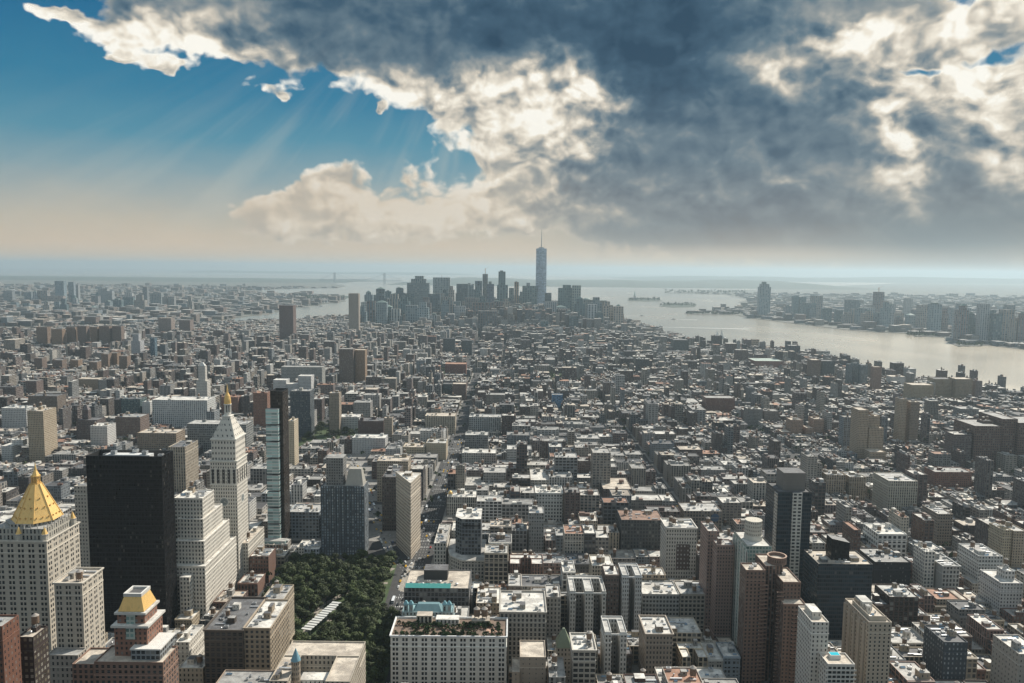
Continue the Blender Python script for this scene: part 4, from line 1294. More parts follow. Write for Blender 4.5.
slotted('slotted_building', 'pale grey loft with two black light courts cut into its front', 570, 606, 591, 637, 34, (.47, .46, .43), ((.16, .42), (.66, .90)), 632)
slotted('slotted_building', 'tall slim white loft with one black light court in its front', 622.5, 642, 575, 655, 28, (.50, .50, .49), ((.34, .66),), 630, 2.2)
slotted('slotted_building', 'short white loft with one dark light court, two water tanks in front', 605, 627, 632, 571, 28, (.56, .55, .52), ((.30, .70),), 672, 2.3)
hero('banded_building', 'cream fronted narrow block with stacked white ledges near the bottom edge', 'loft building', [T(573, 596, 650, 543, 26)], style((.44, .41, .36), 4.6, 4.0, .78, .6), R_WHITE, 683, True, {0: (.78, .6)}, {0: 1})
hero('long_loft_building', 'long grey loft with rows of dark windows under a wide silver roof', 'loft building', [T(642.5, 679.5, 594, 668, 30)], style((.36, .36, .34), 3, 4, .62, .55), R_WHITE, 615, True, {0: (.62, .55, 80)})
hero('long_loft_building', 'tan loft with blue skylights on its roof, right of the long grey loft', 'loft building', [T(680.5, 709, 594, 668, 30)], style((.38, .345, .29), 3.4, 4, .62, .6), R_SILVER, 615, True, {0: (.62, .6, 60)})
hero('square_loft_building', 'brown sided loft with a bright white roof and small grid of windows', 'loft building', [T(646, 673, 634, 580, 32)], style((.30, .255, .21), 2.7, 3.9, .44, .5), R_WHITE, 665, True, {0: (.44, .5, 90)}, {0: 1})
hero('plain_building', 'blank tan apartment block at the bottom edge right of the planted terrace', 'apartment building', [T(520, 546, 657, 541, 26), T(512, 519.8, 672, 538, 22)], style((.36, .30, .24), 4.5, 3.6, .12, .3), R_TAN, 683)
def green_roof():
    root = hero('pyramid_roof_house', 'small stone house with a mossy green pyramid roof between two lofts', 'building', [T(557, 571, 648, 578, 14)], style(STONE, 3, 3.6, .35, .5), R_TAR, 655, False, ph=.3)
    x0, x1, y0, y1, h = T(557, 571, 648, 578, 14); cx, cy = root.location.x, root.location.y
    b = MB(); b.loft(rect(x0 - cx - .4, x1 - cx + .4, y0 - cy - .4, y1 - cy + .4), h, rect(-.8, .8, -.8, .8), hgt(564, 628, 585), (.16, .19, .13)); b.build('pyramid_roof', root)
green_roof()
hero('grey_tower', 'slim plain grey tower behind the white roofs at picture centre', 'office tower', [T(529, 544, 513, 825, 26)], style((.30, .30, .29), 2.6, 3.7, .42, .55), R_SILVER, 550, True)
hero('white_grid_building', 'white block with a regular square window grid at centre', 'loft building', [T(536, 562.5, 493, 945, 34)], style((.60, .60, .57), 3.6, 4.2, .52, .55), R_WHITE, 526, True, {0: (.52, .55, 70)}, {0: 1})
hero('dark_loft_building', 'long dark loft with a brown roof left of the white tower with dark panels', 'loft building', [T(621.5, 664, 520, 850, 38)], style((.085, .09, .09), 3.4, 4, .55, .6), (.24, .15, .11), 565, True)
def panel_tower():
    st = style((.55, .52, .47), 2.7, 3.9, .42, .54)
    x0, x1, y0, y1, h = T(666.5, 697, 528, 770, 30)
    root = hero('white_tower', 'white stone tower with a dark panelled recess up the middle of its front', 'office tower', [(x0, x1, y0, y1, h)], st, R_WHITE, 578, True, {0: (.42, .54)}, {0: 1})
    cx, cy = root.location.x, root.location.y
    b = MB(); w = x1 - x0
    b.prism(rect(x0 - cx + w * .34, x0 - cx + w * .78, y0 - cy - .35, y0 - cy - .04), 20, h - 17, style((.10, .075, .065), 3.4, 4.5, .4, .35, 0, (.3, .28, .26)), (.2,) * 3); b.build('dark_panel', root)
panel_tower()
def disc_building():
    root = hero('mural_building', 'brown block with a round blue disc painted near its roof', 'loft building', [T(684, 722, 511, 905, 34)], style((.24, .20, .165), 3.6, 4, .5, .6), R_SILVER, 530, True)
    x0, x1, y0, y1, h = T(684, 722, 511, 905, 34); cx, cy = root.location.x, root.location.y
    b = MB(); b.face([(x1 - cx - 8 + 5 * math.cos(k * math.pi / 12), y0 - cy - .1, h - 8 + 5 * math.sin(k * math.pi / 12)) for k in range(24)], MT['plain'], (.05, .09, .15)); b.build('blue_disc', root)
disc_building()
hero('brick_tower', 'pinkish brick apartment slab left of the drum topped tower, nearer half', 'apartment tower', [T(717, 734, 545, 650, 15)], style(PINK, 2.6, 3.1, .42, .5), R_SILVER, 640, True, {0: (.42, .5)})
hero('brick_tower', 'pinkish brick apartment slab left of the drum topped tower, farther half', 'apartment tower', [T(708, 719.5, 531, 666, 26)], style(PINK, 2.6, 3.1, .42, .5), R_SILVER, 640, True)
def drum_tower():
    st = style((.47, .47, .42), 2.6, 3.1, .55, .55, 0, (.06, .10, .09))
    x0, x1, y0, y1, h = T(747, 772, 546, 624, 38)
    root = hero('drum_tower', 'pale green glass apartment tower with a round white drum on top', 'apartment tower', [(x0, x1, y0, y1, h)], style(WHITE), R_WHITE, 660, False, m=MT['teal'])
    cx, cy = root.location.x, root.location.y
    X = lat(754.5, 535, 640, h); 
    b = MB(); b.cyl(X - cx, 644 - cy, 7.6, h - 1, hgt(754, 536, 640), (.52, .49, .43), n=28); b.cyl(X - cx, 644 - cy, 7.1, hgt(754, 536, 640), hgt(754, 521, 640), (.52, .49, .43), MT['facade'], 28, cap=True, st=style((.52, .49, .43), 2.4, 3.4, .34, .42)); b.build('roof_drum', root)
    q = MB()
    for k in range(3):
        x = x0 - cx + (x1 - x0) * k / 2
        q.box(x - .7, x + .7, y0 - cy - .8, y0 - cy - .02, 4, h - 5, (.6, .59, .54))
    for k in range(6):
        y = y0 - cy + (y1 - y0) * k / 5
        q.box(x0 - cx - .9, x0 - cx - .02, y - .8, y + .8, 4, h - 3, (.6, .59, .54))
    q.build('white_piers', root, kind='stuff')
drum_tower()
def brown_tower():
    c = (.205, .135, .105)
    st = style(c, 3.0, 3.05, .56, .60, .72, (.022, .019, .018))
    tiers = [T(746, 765.5, 570, 582, 15), T(765.7, 783, 566, 590, 26), T(783.2, 801, 582, 573, 30), T(783.6, 806, 604, 562, 10.8)]
    root = hero('brown_brick_tower', 'tall clustered brown brick apartment tower with a round drum on its roof', 'apartment tower', tiers, st, R_TAN, 683, False, {0: (.44, .52, 60), 2: (.44, .52, 0), 3: (.44, .52, 40)})
    cx, cy = root.location.x, root.location.y
    h = tiers[1][4]
    X = lat(775, 562, 604, h)
    b = MB(); z1 = hgt(775, 555, 600)
    b.cyl(X - cx, 600 - cy, 7.4, h - 1, z1, c, MT['facade'], 26, st=style(c, 2.4, 5, .3, .35), cap=False)
    O, I = ngon(X - cx, 600 - cy, 7.6, 26), ngon(X - cx, 600 - cy, 6.5, 26)
    for i in range(26):
        j = (i + 1) % 26
        b.face([(*O[i], z1), (*O[j], z1), (*I[j], z1), (*I[i], z1)], MT['plain'], (.36, .24, .18))
        b.face([(*I[j], z1 - 2.5), (*I[i], z1 - 2.5), (*I[i], z1), (*I[j], z1)], MT['plain'], c)
    b.face([(*p, z1 - 2.5) for p in I], MT['roof'], R_TAN)
    b.build('roof_drum', root)
    # balconies stacked up the joints of the front
    for xl, xr, d, top, n in ((760, 768, 580, 585, 26), (777, 784, 571, 592, 26), (793, 803, 560.6, 610, 24)):
        bb = None
        zt = hgt(xl, top, d)
        for k in range(n):
            z = zt - 3.05 * k
            if z < 4: break
            if bb is None:
                q = MB(); L = lat(xr, 600, d, 90) - lat(xl, 600, d, 90)
                q.box(0, L, -1.5, 0, 0, .22, (.36, .27, .21), bottom=True)
                q.box(0, L, -1.5, -1.42, .22, 1.15, (.17, .10, .075))
                o = q.build('balcony', root); bb = o.data
            else:
                o = link('balcony', bb, root)
            o.location = (lat(xl, 600, d, 90) - cx, d - cy, z)
    for (u, v) in ((tiers[0][0] + 6, 588), (tiers[2][0] + 6, 590), (tiers[0][0] + 10, 593)):
        fit('ac', 'air_conditioner', root, u - cx, v - cy, (tiers[0][4] if u < tiers[1][0] else tiers[2][4]) - 1, 3, 3, 2)
brown_tower()
def striped_tower():
    x0, x1, y0, y1, h = T(778.5, 812, 492, 700, 34)
    root = hero('dark_glass_tower', 'dark blue glass tower with a white window column up its front', 'apartment tower', [(x0, x1, y0, y1, h)], style(DGREY), R_TAR, 575, False, m=MT['dark'])
    cx, cy = root.location.x, root.location.y
    a0, a1, b0, b1, h2 = T(784, 806, 473, 708, 20)
    b = MB(); b.prism(rect(a0 - cx, a1 - cx, b0 - cy, b1 - cy), h - 1, h2, style((.20, .185, .17), 3, 3, 0, 0), R_TAR); b.build('roof_box', root)
    a0, a1, _, _, h3 = T(793, 802.5, 493, 699, 1)
    b = MB(); b.prism(rect(a0 - cx, a1 - cx, y0 - cy - 1.2, y0 - cy - .02), 3, h3, style((.60, .585, .54), 4.2, 3.3, .62, .55), (.6,) * 3); b.build('white_column', root)
    b = MB(); b.prism(rect(x0 - cx - .6, x0 - cx - .02, y0 - cy + 1, y0 - cy + 9), 3, h - 2, style((.55, .5, .44), 4, 3.3, .5, .5), (.5,) * 3); b.build('pale_side_strip', root)
striped_tower()
def fin_office():
    x0, x1, y0, y1, h = T(818.5, 873, 564, 650, 34)
    root = hero('black_office_building', 'squat dark glass office block with a tall slant topped fin on its roof', 'office building', [(x0, x1, y0, y1, h)], style(DGREY), R_TAN, 640, True, m=MT['dark'])
    cx, cy = root.location.x, root.location.y
    a0, a1, b0, b1, h2 = T(832, 850, 541, 662, 12)
    b = MB()
    P = rect(a0 - cx, a1 - cx, b0 - cy, b1 - cy)
    zz = [h2 + 2, h2 - 1.5, h2 - 1.5, h2 + 2]
    for i in range(4):
        j = (i + 1) % 4
        b.face([(*P[i], h - 1), (*P[j], h - 1), (*P[j], zz[j]), (*P[i], zz[i])], MT['black'], (.02,) * 3, uv=[(0, 0), (16, 0), (16, 20), (0, 20)])
    b.face([(*P[i], zz[i]) for i in range(4)], MT['metal'], (.12,) * 3)
    b.build('roof_fin', root)
fin_office()
def pool_tower():
    st = style((.60, .575, .53), 3.0, 3.1, .35, .5)
    tiers = [T(812, 829, 622, 516, 26), T(828, 855, 664, 500, 15.8)]
    root = hero('white_balcony_tower', 'white apartment tower with wrapped balconies and a turquoise rooftop pool', 'apartment tower', tiers, st, R_TAN, 683, False, {1: (.7, .55, 60)})
    cx, cy = root.location.x, root.location.y
    h = tiers[1][4]
    a0, a1, b0, b1, _ = tiers[1]
    q = MB(); q.box(a0 - cx + 5, a0 - cx + 12, b0 - cy + 8, b0 - cy + 13, h - 1, h + 1.9, (.62, .6, .56)); pd = q.build('pool_deck', root)
    q = MB(); q.face([(x, y, h + 1.95) for x, y in rect(a0 - cx + 5.4, a0 - cx + 11.6, b0 - cy + 8.4, b0 - cy + 12.6)], MT['pane'], (.03, .42, .52)); q.build('pool_water', pd)
    q = MB(); h0 = tiers[0][4]; q.prism(rect(tiers[0][0] - cx + 3, tiers[0][1] - cx - 2, tiers[0][2] - cy + 8, tiers[0][3] - cy - 4), h0 - 1, h0 + 3.5, style(WHITE, 3, 4, .2, .4), R_WHITE); q.build('roof_bulkhead', root)
    me = None
    for k in range(34):
        z = h - 4.2 - 3.1 * k
        if z < 3: break
        if me is None:
            q = MB(); L = a1 - a0
            q.box(-1.5, L + .6, -1.5, -.02, 0, .25, (.6, .58, .53), bottom=True); q.box(-1.5, L + .6, -1.5, -1.42, .25, 1.1, (.5, .49, .46))
            o = q.build('balcony', root); me = o.data
        else: o = link('balcony', me, root)
        o.location = (a0 - cx, b0 - cy, z)
pool_tower()
def beige_tower():
    st = style((.42, .365, .295), 3.1, 3.0, .34, .5)
    tiers = [T(869, 892, 622, 530, 40)]
    root = hero('beige_apartment_tower', 'beige masonry apartment slab near the bottom edge, long side facing left', 'apartment tower', tiers, st, R_TAN, 683, True, {0: (.34, .5)})
    cx, cy = root.location.x, root.location.y; h = tiers[0][4]
    x0, x1, y0, y1 = tiers[0][0] - cx, tiers[0][1] - cx, tiers[0][2] - cy, tiers[0][3] - cy
    b = MB(); b.prism(rect(x0 + 5, x1 - 4, y1 - 18, y1 - 6), h - 1, h + 5, style(WHITE, 3, 5, .2, .4), R_WHITE); b.build('roof_bulkhead', root)
    b = MB(); b.box(x0 + 2, x1 - 2, y0 + 4, y0 + 4.3, h - 1, h + 2.5, (.42, .37, .3)); b.box(x0 + 2, x0 + 2.3, y0 + 4.4, y1 - 8, h - 1, h + 2.5, (.42, .37, .3)); b.build('roof_screen_wall', root)
    q = MB()
    for k in range(5):
        y = y0 + 6 + 8 * k
        q.box(x0 - 1.0, x0 - .02, y - 1.6, y + 1.6, 3, h - 3, (.36, .31, .25))
    q.build('side_piers', root, kind='stuff')
beige_tower()
hero('white_loft_building', 'white block with large square windows behind the squat dark office', 'loft building', [T(878, 907, 534, 830, 36)], style((.66, .65, .61), 5, 5, .6, .6), R_WHITE, 555, True, {0: (.6, .6, 50)})
hero('black_brick_building', 'low black brick block right of the squat dark office', 'building', [T(875, 911, 562, 750, 40)], style((.035, .035, .037), 3, 4, .3, .4), R_GREY, 582, True)
hero('blank_wall_building', 'grey loft with one blank pale side wall and ornate white top windows', 'loft building', [T(943, 960, 566, 730, 34)], style((.42, .42, .40), 3.2, 4.2, .55, .6), R_GREY, 586, True, None, {0: 1}, blank=(3,))
hero('white_slab_building', 'white fronted block with a wide grey side, right of the ornate grey loft', 'loft building', [T(979, 1003, 556, 752, 36)], style((.58, .57, .54), 3, 3.8, .5, .5), R_SILVER, 580, True)
hero('stepped_white_building', 'white stepped block with a tower stub near the right edge', 'apartment building', [T(1001, 1023, 583, 680, 32), (*T(1005, 1015, 571, 690, 12), hgt(1010, 583, 680) - 1)], style((.55, .54, .52), 2.8, 3.4, .4, .5), R_WHITE, 606, True)
hero('dark_blue_building', 'dark blue brick block with pale window frames near the bottom right', 'loft building', [T(944, 968, 642, 560, 28)], style((.06, .072, .085), 3, 3.8, .34, .42, 0, (.22, .24, .25)), R_TAR, 675, True)
hero('pale_slab_building', 'plain pale slab cut by the right edge near the bottom', 'building', [T(1019, 1046, 654, 530, 30)], style(STONE, 4, 3.6, .2, .4), R_WHITE, 683, True)
hero('tan_tower', 'tan apartment tower at the right edge, left one of two', 'apartment tower', [T(1003, 1012, 530, 795, 24)], style(BUFF, 2.6, 3, .4, .5), R_SILVER, 565)
hero('tan_tower', 'tan apartment tower at the right edge, right one of two', 'apartment tower', [T(1014, 1027, 531, 793, 24)], style(TAN, 2.6, 3, .4, .5), R_SILVER, 565)
# ---- middle distance: (name, label, category, tiers (xl, xr, yt, d, depth), style, roof, lowest visible y)
S = style
MID = [
 ('beige_tower', 'beige apartment slab with a lit side standing alone at the left', 'apartment tower', [(27, 43, 411, 1230, 36)], S((.42, .35, .26), 2.6, 3, .4, .5), R_TAN, 464),
 ('white_slab', 'wide white office slab with tall pale piers at upper left', 'office building', [(152, 207, 400, 1540, 45)], S((.62, .62, .60), 4, 4, .5, .62, .3, (.12, .14, .15)), R_WHITE, 425),
 ('stepped_tower', 'slim white tower with a set-back top left of the gilded lantern', 'tower', [(196, 207, 381, 1740, 20), (198, 205, 366, 1745, 11, 0)], S((.56, .54, .50), 2.6, 3.6, .35, .5), R_WHITE, 396),
 ('grey_block', 'broad grey office block behind the clock tower', 'office building', [(187, 246, 424, 1335, 38)], S((.25, .26, .255), 3.4, 4, .55, .6), R_SILVER, 447),
 ('tan_block', 'tan classical block with tall piers behind the black slab', 'office building', [(168, 185, 447, 1000, 42)], S((.42, .365, .29), 3.4, 4, .45, .6, .5), R_TAR, 490),
 ('brown_block', 'dark brown slab among pale blocks at the left', 'apartment building', [(115, 140, 417, 1400, 36)], S((.19, .145, .125), 2.6, 3.2, .4, .5), R_GREY, 440),
 ('white_block', 'white apartment block left of the dark brown slab', 'apartment building', [(90, 107, 426, 1330, 30)], S((.58, .57, .55), 2.6, 3.1, .4, .5), R_WHITE, 448),
 ('tan_tower', 'bulky tan apartment tower above the left rooftops', 'apartment tower', [(78, 98, 379, 1980, 36)], S((.38, .31, .235), 2.6, 3, .38, .5), R_TAN, 402),
 ('brown_hall', 'long low brown building above the top of the black slab', 'building', [(137, 176, 433, 1275, 36)], S((.27, .215, .165), 3, 3.6, .42, .5), R_TAN, 446),
 ('brown_block', 'brown block with a flat dark roof at the far left', 'apartment building', [(28, 57, 396, 1560, 32)], S((.19, .155, .13), 2.6, 3.1, .42, .5), R_TAR, 412),
 ('white_block', 'pale block at the left edge below the brown flat roofed one', 'building', [(1, 26, 408, 1470, 30)], S((.50, .51, .51), 3, 3.4, .42, .5), R_WHITE, 420),
 ('white_block', 'white stepped block at the left edge beside the beige slab', 'apartment building', [(1, 12, 446, 1230, 24), (12, 23, 440, 1240, 24)], S((.60, .60, .58), 2.6, 3.2, .4, .5), R_WHITE, 460),
 ('dome_block', 'dark brown block with a small pointed roof tower between pale blocks', 'building', [(76, 97, 420, 1390, 30), (82, 88, 410, 1400, 10, 0)], S((.13, .105, .10), 2.8, 3.4, .38, .5), R_TAR, 440),
 ('teal_block', 'dull teal glass block at upper left next to a pale slab', 'office building', [(121, 140, 399, 1600, 30)], S((.10, .155, .16), 3, 3.6, .6, .6), R_TAR, 414),
 ('pale_slab', 'narrow pale slab between the teal block and wide white slab', 'building', [(142, 150, 402, 1592, 26)], S((.52, .53, .52), 4, 4, .2, .4), R_WHITE, 425),
 ('dark_block', 'dark blue grey slab rising right behind the slim bronze tower', 'office building', [(290, 310, 391, 1460, 30)], S((.09, .11, .125), 2.8, 3.4, .5, .55), R_GREY, 425),
 ('brick_tower', 'red brown twin apartment tower left of the bronze tower top', 'apartment tower', [(253, 267, 393, 1480, 30)], S((.26, .14, .10), 2.8, 3, .4, .5), R_RED, 424),
 ('brick_tower', 'red brown tower directly behind the gilded cupola', 'apartment tower', [(221, 238, 397, 1640, 28)], S((.26, .145, .11), 2.8, 3, .4, .5), R_RED, 415),
 ('tan_tower', 'slim tan tower rising from the trees of the farther park', 'apartment tower', [(329, 339, 393, 1480, 20)], S((.34, .28, .22), 2.6, 3, .4, .5), R_TAN, 430),
 ('cream_tower', 'narrow cream tower lit on the right beside the bronze tower', 'apartment tower', [(287.5, 294, 421, 1180, 24)], S((.55, .47, .35), 2.6, 3, .4, .5), R_TAN, 445),
 ('white_loft', 'long white loft with many windows right of the farther park', 'loft building', [(352, 385, 438, 1330, 32)], S((.56, .57, .57), 2.8, 3.8, .48, .5), R_WHITE, 455),
 ('white_loft', 'pale wide block left of the avenue, above the farther park', 'loft building', [(339, 359, 417, 1500, 34)], S((.54, .55, .55), 3, 3.8, .5, .5), R_WHITE, 432),
 ('cream_block', 'cream block with columned front beside the long avenue', 'office building', [(425, 455, 416, 1500, 36)], S((.48, .42, .33), 3.4, 4, .45, .62, .4), R_TAN, 426),
 ('cream_loft', 'yellowish loft on the left side of the avenue, nearer one', 'loft building', [(403, 425, 447, 1290, 34)], S((.46, .40, .29), 2.8, 3.8, .45, .55), R_TAN, 462),
 ('cream_loft', 'blank walled cream loft right of the yellowish loft by the avenue', 'loft building', [(426, 446, 443, 1294, 40)], S((.47, .40, .30), 3, 3.8, .2, .4), R_SILVER, 462),
 ('brown_loft', 'dark red brown block behind the long white loft', 'building', [(358, 383, 421, 1420, 36)], S((.13, .09, .08), 3, 3.6, .25, .4), R_TAR, 434),
 ('clock_stub', 'slim tan tower stub beside the dark red brown block', 'tower', [(384, 392, 418, 1415, 14)], S((.32, .27, .215), 2.6, 3.4, .35, .5), R_TAN, 440),
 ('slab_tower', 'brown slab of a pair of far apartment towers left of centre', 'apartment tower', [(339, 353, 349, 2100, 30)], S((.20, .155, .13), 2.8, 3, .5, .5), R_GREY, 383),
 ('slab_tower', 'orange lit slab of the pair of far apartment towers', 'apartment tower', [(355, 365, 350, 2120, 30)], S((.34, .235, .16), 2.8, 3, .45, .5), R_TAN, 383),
 ('dark_tower', 'dark teal slab left of the long avenue, far off', 'office tower', [(443, 452, 384, 1950, 30)], S((.085, .115, .12), 2.8, 3.4, .5, .55), R_TAR, 408),
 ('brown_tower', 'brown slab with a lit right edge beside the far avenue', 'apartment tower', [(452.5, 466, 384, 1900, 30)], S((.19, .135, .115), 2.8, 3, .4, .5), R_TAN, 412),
 ('grid_block', 'tall grey block with a gridded front right of the avenue', 'office building', [(469, 501, 417, 1480, 32)], S((.38, .39, .385), 4, 4, .62, .6), R_SILVER, 450),
 ('low_loft', 'dark gridded low block in front of the tall grey gridded block', 'loft building', [(465, 488, 435, 1330, 30)], S((.24, .25, .25), 3.4, 4, .62, .55), R_SILVER, 448),
 ('low_loft', 'pale loft in a row below the dark gridded low block', 'loft building', [(462, 496, 453, 1205, 30)], S((.43, .42, .39), 3.6, 4, .5, .6), R_WHITE, 462),
 ('blue_tower', 'small bright blue glass block amid brown rooftops at centre', 'apartment tower', [(552, 563, 394.5, 1800, 16)], S((.10, .20, .32), 3, 3.4, .8, .7, 0, (.09, .21, .36)), R_SILVER, 408),
 ('pilaster_block', 'white pilastered block with a small gilded dome on the avenue corner', 'loft building', [(447, 477, 497, 960, 32)], S((.56, .55, .51), 2.8, 4.2, .5, .7, .5), R_WHITE, 520),
 ('tan_loft', 'tan loft behind the prow shaped wedge building', 'loft building', [(377, 408, 461, 1055, 34)], S((.36, .31, .245), 2.8, 3.8, .45, .55), R_TAN, 475),
 ('dark_loft', 'dark loft with a lit left edge left of the wedge building', 'loft building', [(382, 396, 477, 935, 60)], S((.12, .10, .09), 2.8, 3.8, .4, .5), R_TAR, 515),
 ('stone_tower', 'tall sandy tower with set-back steps right of centre', 'apartment tower', [(859, 869, 410, 1310, 30), (870, 886, 452, 1285, 26), (869, 884, 428, 1312, 22), (866, 880, 416, 1318, 18)], S((.42, .335, .25), 2.5, 3, .42, .5), R_TAN, 470),
 ('slim_tower', 'slim sandy tower, left one of the pair above the white block', 'apartment tower', [(900, 907, 399, 1420, 18)], S((.42, .34, .255), 2.5, 3, .4, .5), R_TAN, 437),
 ('slim_tower', 'dark sandy tower, right one of the pair above the white block', 'apartment tower', [(911, 920, 402, 1422, 20)], S((.30, .245, .195), 2.5, 3, .4, .5), R_TAN, 438),
 ('market_block', 'huge dark brown warehouse block filling the right edge', 'warehouse', [(975, 1002, 426, 1250, 60), (1003, 1018, 419, 1258, 66), (1019, 1062, 423, 1252, 60), (984, 994, 421, 1275, 20)], S((.17, .115, .095), 3.4, 4, .5, .5), R_GREY, 450),
 ('cream_block', 'cream block with piers and a flat silver roof at right', 'office building', [(889, 918, 481, 1000, 44)], S((.50, .45, .365), 3.0, 3.8, .45, .6, .4), R_SILVER, 505),
 ('striped_block', 'white walled block striped with dark windows at right', 'loft building', [(938, 953, 514, 900, 36)], S((.30, .25, .205), 3, 3.6, .5, .5), R_SILVER, 540),
 ('brick_block', 'long red brick block of many windows below the slim towers', 'apartment building', [(935, 972, 472, 1115, 30)], S((.235, .125, .095), 2.8, 3.1, .4, .5), R_GREY, 490),
 ('tan_flats', 'tan block with dark recesses left of the cream piered block', 'apartment building', [(827, 846, 475, 1080, 30)], S((.38, .31, .24), 3.2, 3.4, .45, .6, .4), R_SILVER, 496),
 ('tan_flats', 'greyer tan block beside the tan one with dark recesses', 'apartment building', [(850, 866, 477, 1076, 30)], S((.34, .29, .23), 3.2, 3.4, .45, .6, .4), R_SILVER, 498),
 ('pink_tower', 'pinkish stepped tower, left one of two above the dark glass tower', 'apartment tower', [(782, 791, 432, 1480, 28), (791, 803, 420, 1490, 28)], S((.36, .255, .195), 2.5, 3, .4, .5), R_TAN, 450),
 ('pink_tower', 'pinkish stepped tower, right one of two above the dark glass tower', 'apartment tower', [(807, 814, 428, 1480, 28), (814, 824, 419, 1490, 28)], S((.36, .255, .195), 2.5, 3, .4, .5), R_TAN, 450),
 ('dark_slab', 'grey slab with a white left edge at right of centre', 'apartment building', [(748, 763, 409, 1600, 30)], S((.23, .225, .215), 2.6, 3, .45, .5), R_SILVER, 432),
 ('dark_slab', 'brownish grey slab right of the white edged grey slab', 'apartment building', [(764.5, 779, 411, 1604, 28)], S((.25, .215, .195), 2.6, 3, .45, .5), R_GREY, 432),
 ('red_complex', 'sprawling dark red brick block right of centre', 'apartment building', [(706, 735, 398, 1750, 36)], S((.215, .12, .095), 2.8, 3.1, .4, .5), R_GREY, 415),
 ('river_block', 'long buff block on the near river bank at right', 'apartment building', [(912, 934, 385, 1880, 40)], S((.40, .32, .225), 3, 3.4, .45, .5), R_TAN, 396),
 ('river_block', 'buff block with a dark roof tower on the near river bank', 'apartment building', [(935, 953, 379, 1930, 36)], S((.36, .29, .21), 3, 3.4, .45, .5), R_TAR, 396),
 ('river_block', 'brown barrel topped block nearest the river at right', 'apartment building', [(956, 973, 379, 1915, 36)], S((.32, .255, .185), 3, 3.4, .45, .5), R_TAN, 394),
 ('glass_riverside_tower', 'leftmost bluish glass tower at the river bank', 'apartment tower', [(848, 852.5, 364, 2180, 14)], S((.22, .27, .29), 2.8, 3.2, .7, .6), R_SILVER, 382),
 ('glass_riverside_tower', 'middle bluish glass tower at the river bank', 'apartment tower', [(853.5, 859, 363, 2190, 14)], S((.26, .31, .33), 2.8, 3.2, .7, .6), R_SILVER, 382),
 ('glass_riverside_tower', 'rightmost bluish glass tower at the river bank', 'apartment tower', [(861, 868, 365, 2170, 16)], S((.24, .29, .31), 2.8, 3.2, .7, .6), R_SILVER, 382),
 ('pink_riverside_tower', 'pinkish tower right of the bluish riverside glass towers', 'apartment tower', [(874, 882, 367, 2100, 20)], S((.33, .225, .18), 2.8, 3, .45, .5), R_TAN, 388),
 ('warehouse', 'wide red brick warehouse with a pale green roof near the river', 'warehouse', [(755, 784, 361, 2560, 90)], S((.27, .15, .12), 3.4, 4, .35, .45), (.36, .44, .40), 371),
 ('river_flats', 'dark green tree clad block at the river bend', 'apartment building', [(674, 689, 340, 3060, 60)], S((.10, .115, .11), 3, 3.2, .45, .5), R_TAR, 352),
 ('dark_riverside_block', 'dark block beside a brown one above the right river bend', 'apartment building', [(822, 835, 361, 2260, 36)], S((.12, .13, .13), 3, 3.2, .45, .5), R_TAR, 374),
 ('brown_riverside_block', 'brown block left of a dark one above the right river bend', 'apartment building', [(812, 821, 360, 2240, 36)], S((.24, .18, .145), 3, 3.2, .45, .5), R_TAN, 374),
 ('library_block', 'dark red square block far down left of the avenue', 'building', [(445, 466, 364, 2300, 45)], S((.24, .105, .08), 3, 3.6, .35, .6, .5), R_RED, 378),
 ('twin_slab', 'dark slab, left one of two below the downtown towers', 'apartment tower', [(443, 455, 338.5, 2900, 26)], S((.10, .115, .12), 2.8, 3.2, .5, .5), R_TAR, 354),
 ('twin_slab', 'dark slab, right one of two below the downtown towers', 'apartment tower', [(462, 472, 340.5, 2900, 26)], S((.09, .105, .11), 2.8, 3.2, .5, .5), R_TAR, 356),
 ('hospital_block', 'white stepped hospital like block left of the far tower pair', 'building', [(273, 286, 380, 1830, 30), (286, 298, 384, 1832, 26), (298, 311, 376, 1836, 30)], S((.57, .575, .57), 2.8, 3.4, .4, .5), R_WHITE, 394),
 ('grey_block', 'grey gridded block behind the white stepped block', 'building', [(281, 322, 367, 1950, 34)], S((.33, .335, .32), 3, 3.6, .5, .5), R_GREY, 377),
 ('brick_slab', 'dark brown square tower left of the river glimpse', 'apartment tower', [(279, 293, 305.5, 3250, 45)], S((.17, .12, .11), 3, 3, .4, .5), R_TAR, 331),
 ('beige_slab', 'tall beige slab standing left of the downtown towers', 'apartment tower', [(348.5, 358.5, 293.5, 3700, 34)], S((.36, .315, .27), 3, 3, .4, .5), R_TAN, 323),
 ('wedge_tower', 'pale grey tapering block amid low roofs at far left', 'apartment building', [(131, 140, 341, 2640, 30), (132.5, 138.5, 334, 2645, 18)], S((.45, .46, .48), 2.8, 3.2, .45, .5), R_SILVER, 352),
 ('blue_slim_tower', 'slim blue glass tower at far left among low roofs', 'apartment tower', [(150, 154.5, 338, 2600, 18)], S((.12, .21, .28), 2.8, 3.2, .75, .65), R_SILVER, 354),
 ('tan_riverside_block', 'tan block at the far left with water glimpsed on both sides', 'apartment building', [(158, 171, 318, 3560, 40)], S((.30, .25, .225), 3, 3, .4, .5), R_TAN, 329),
 ('tan_riverside_block', 'brown block right of the tan one between the water glimpses', 'apartment building', [(179, 190, 320, 3560, 40)], S((.23, .185, .17), 3, 3, .4, .5), R_GREY, 329),
]
CATN = {}
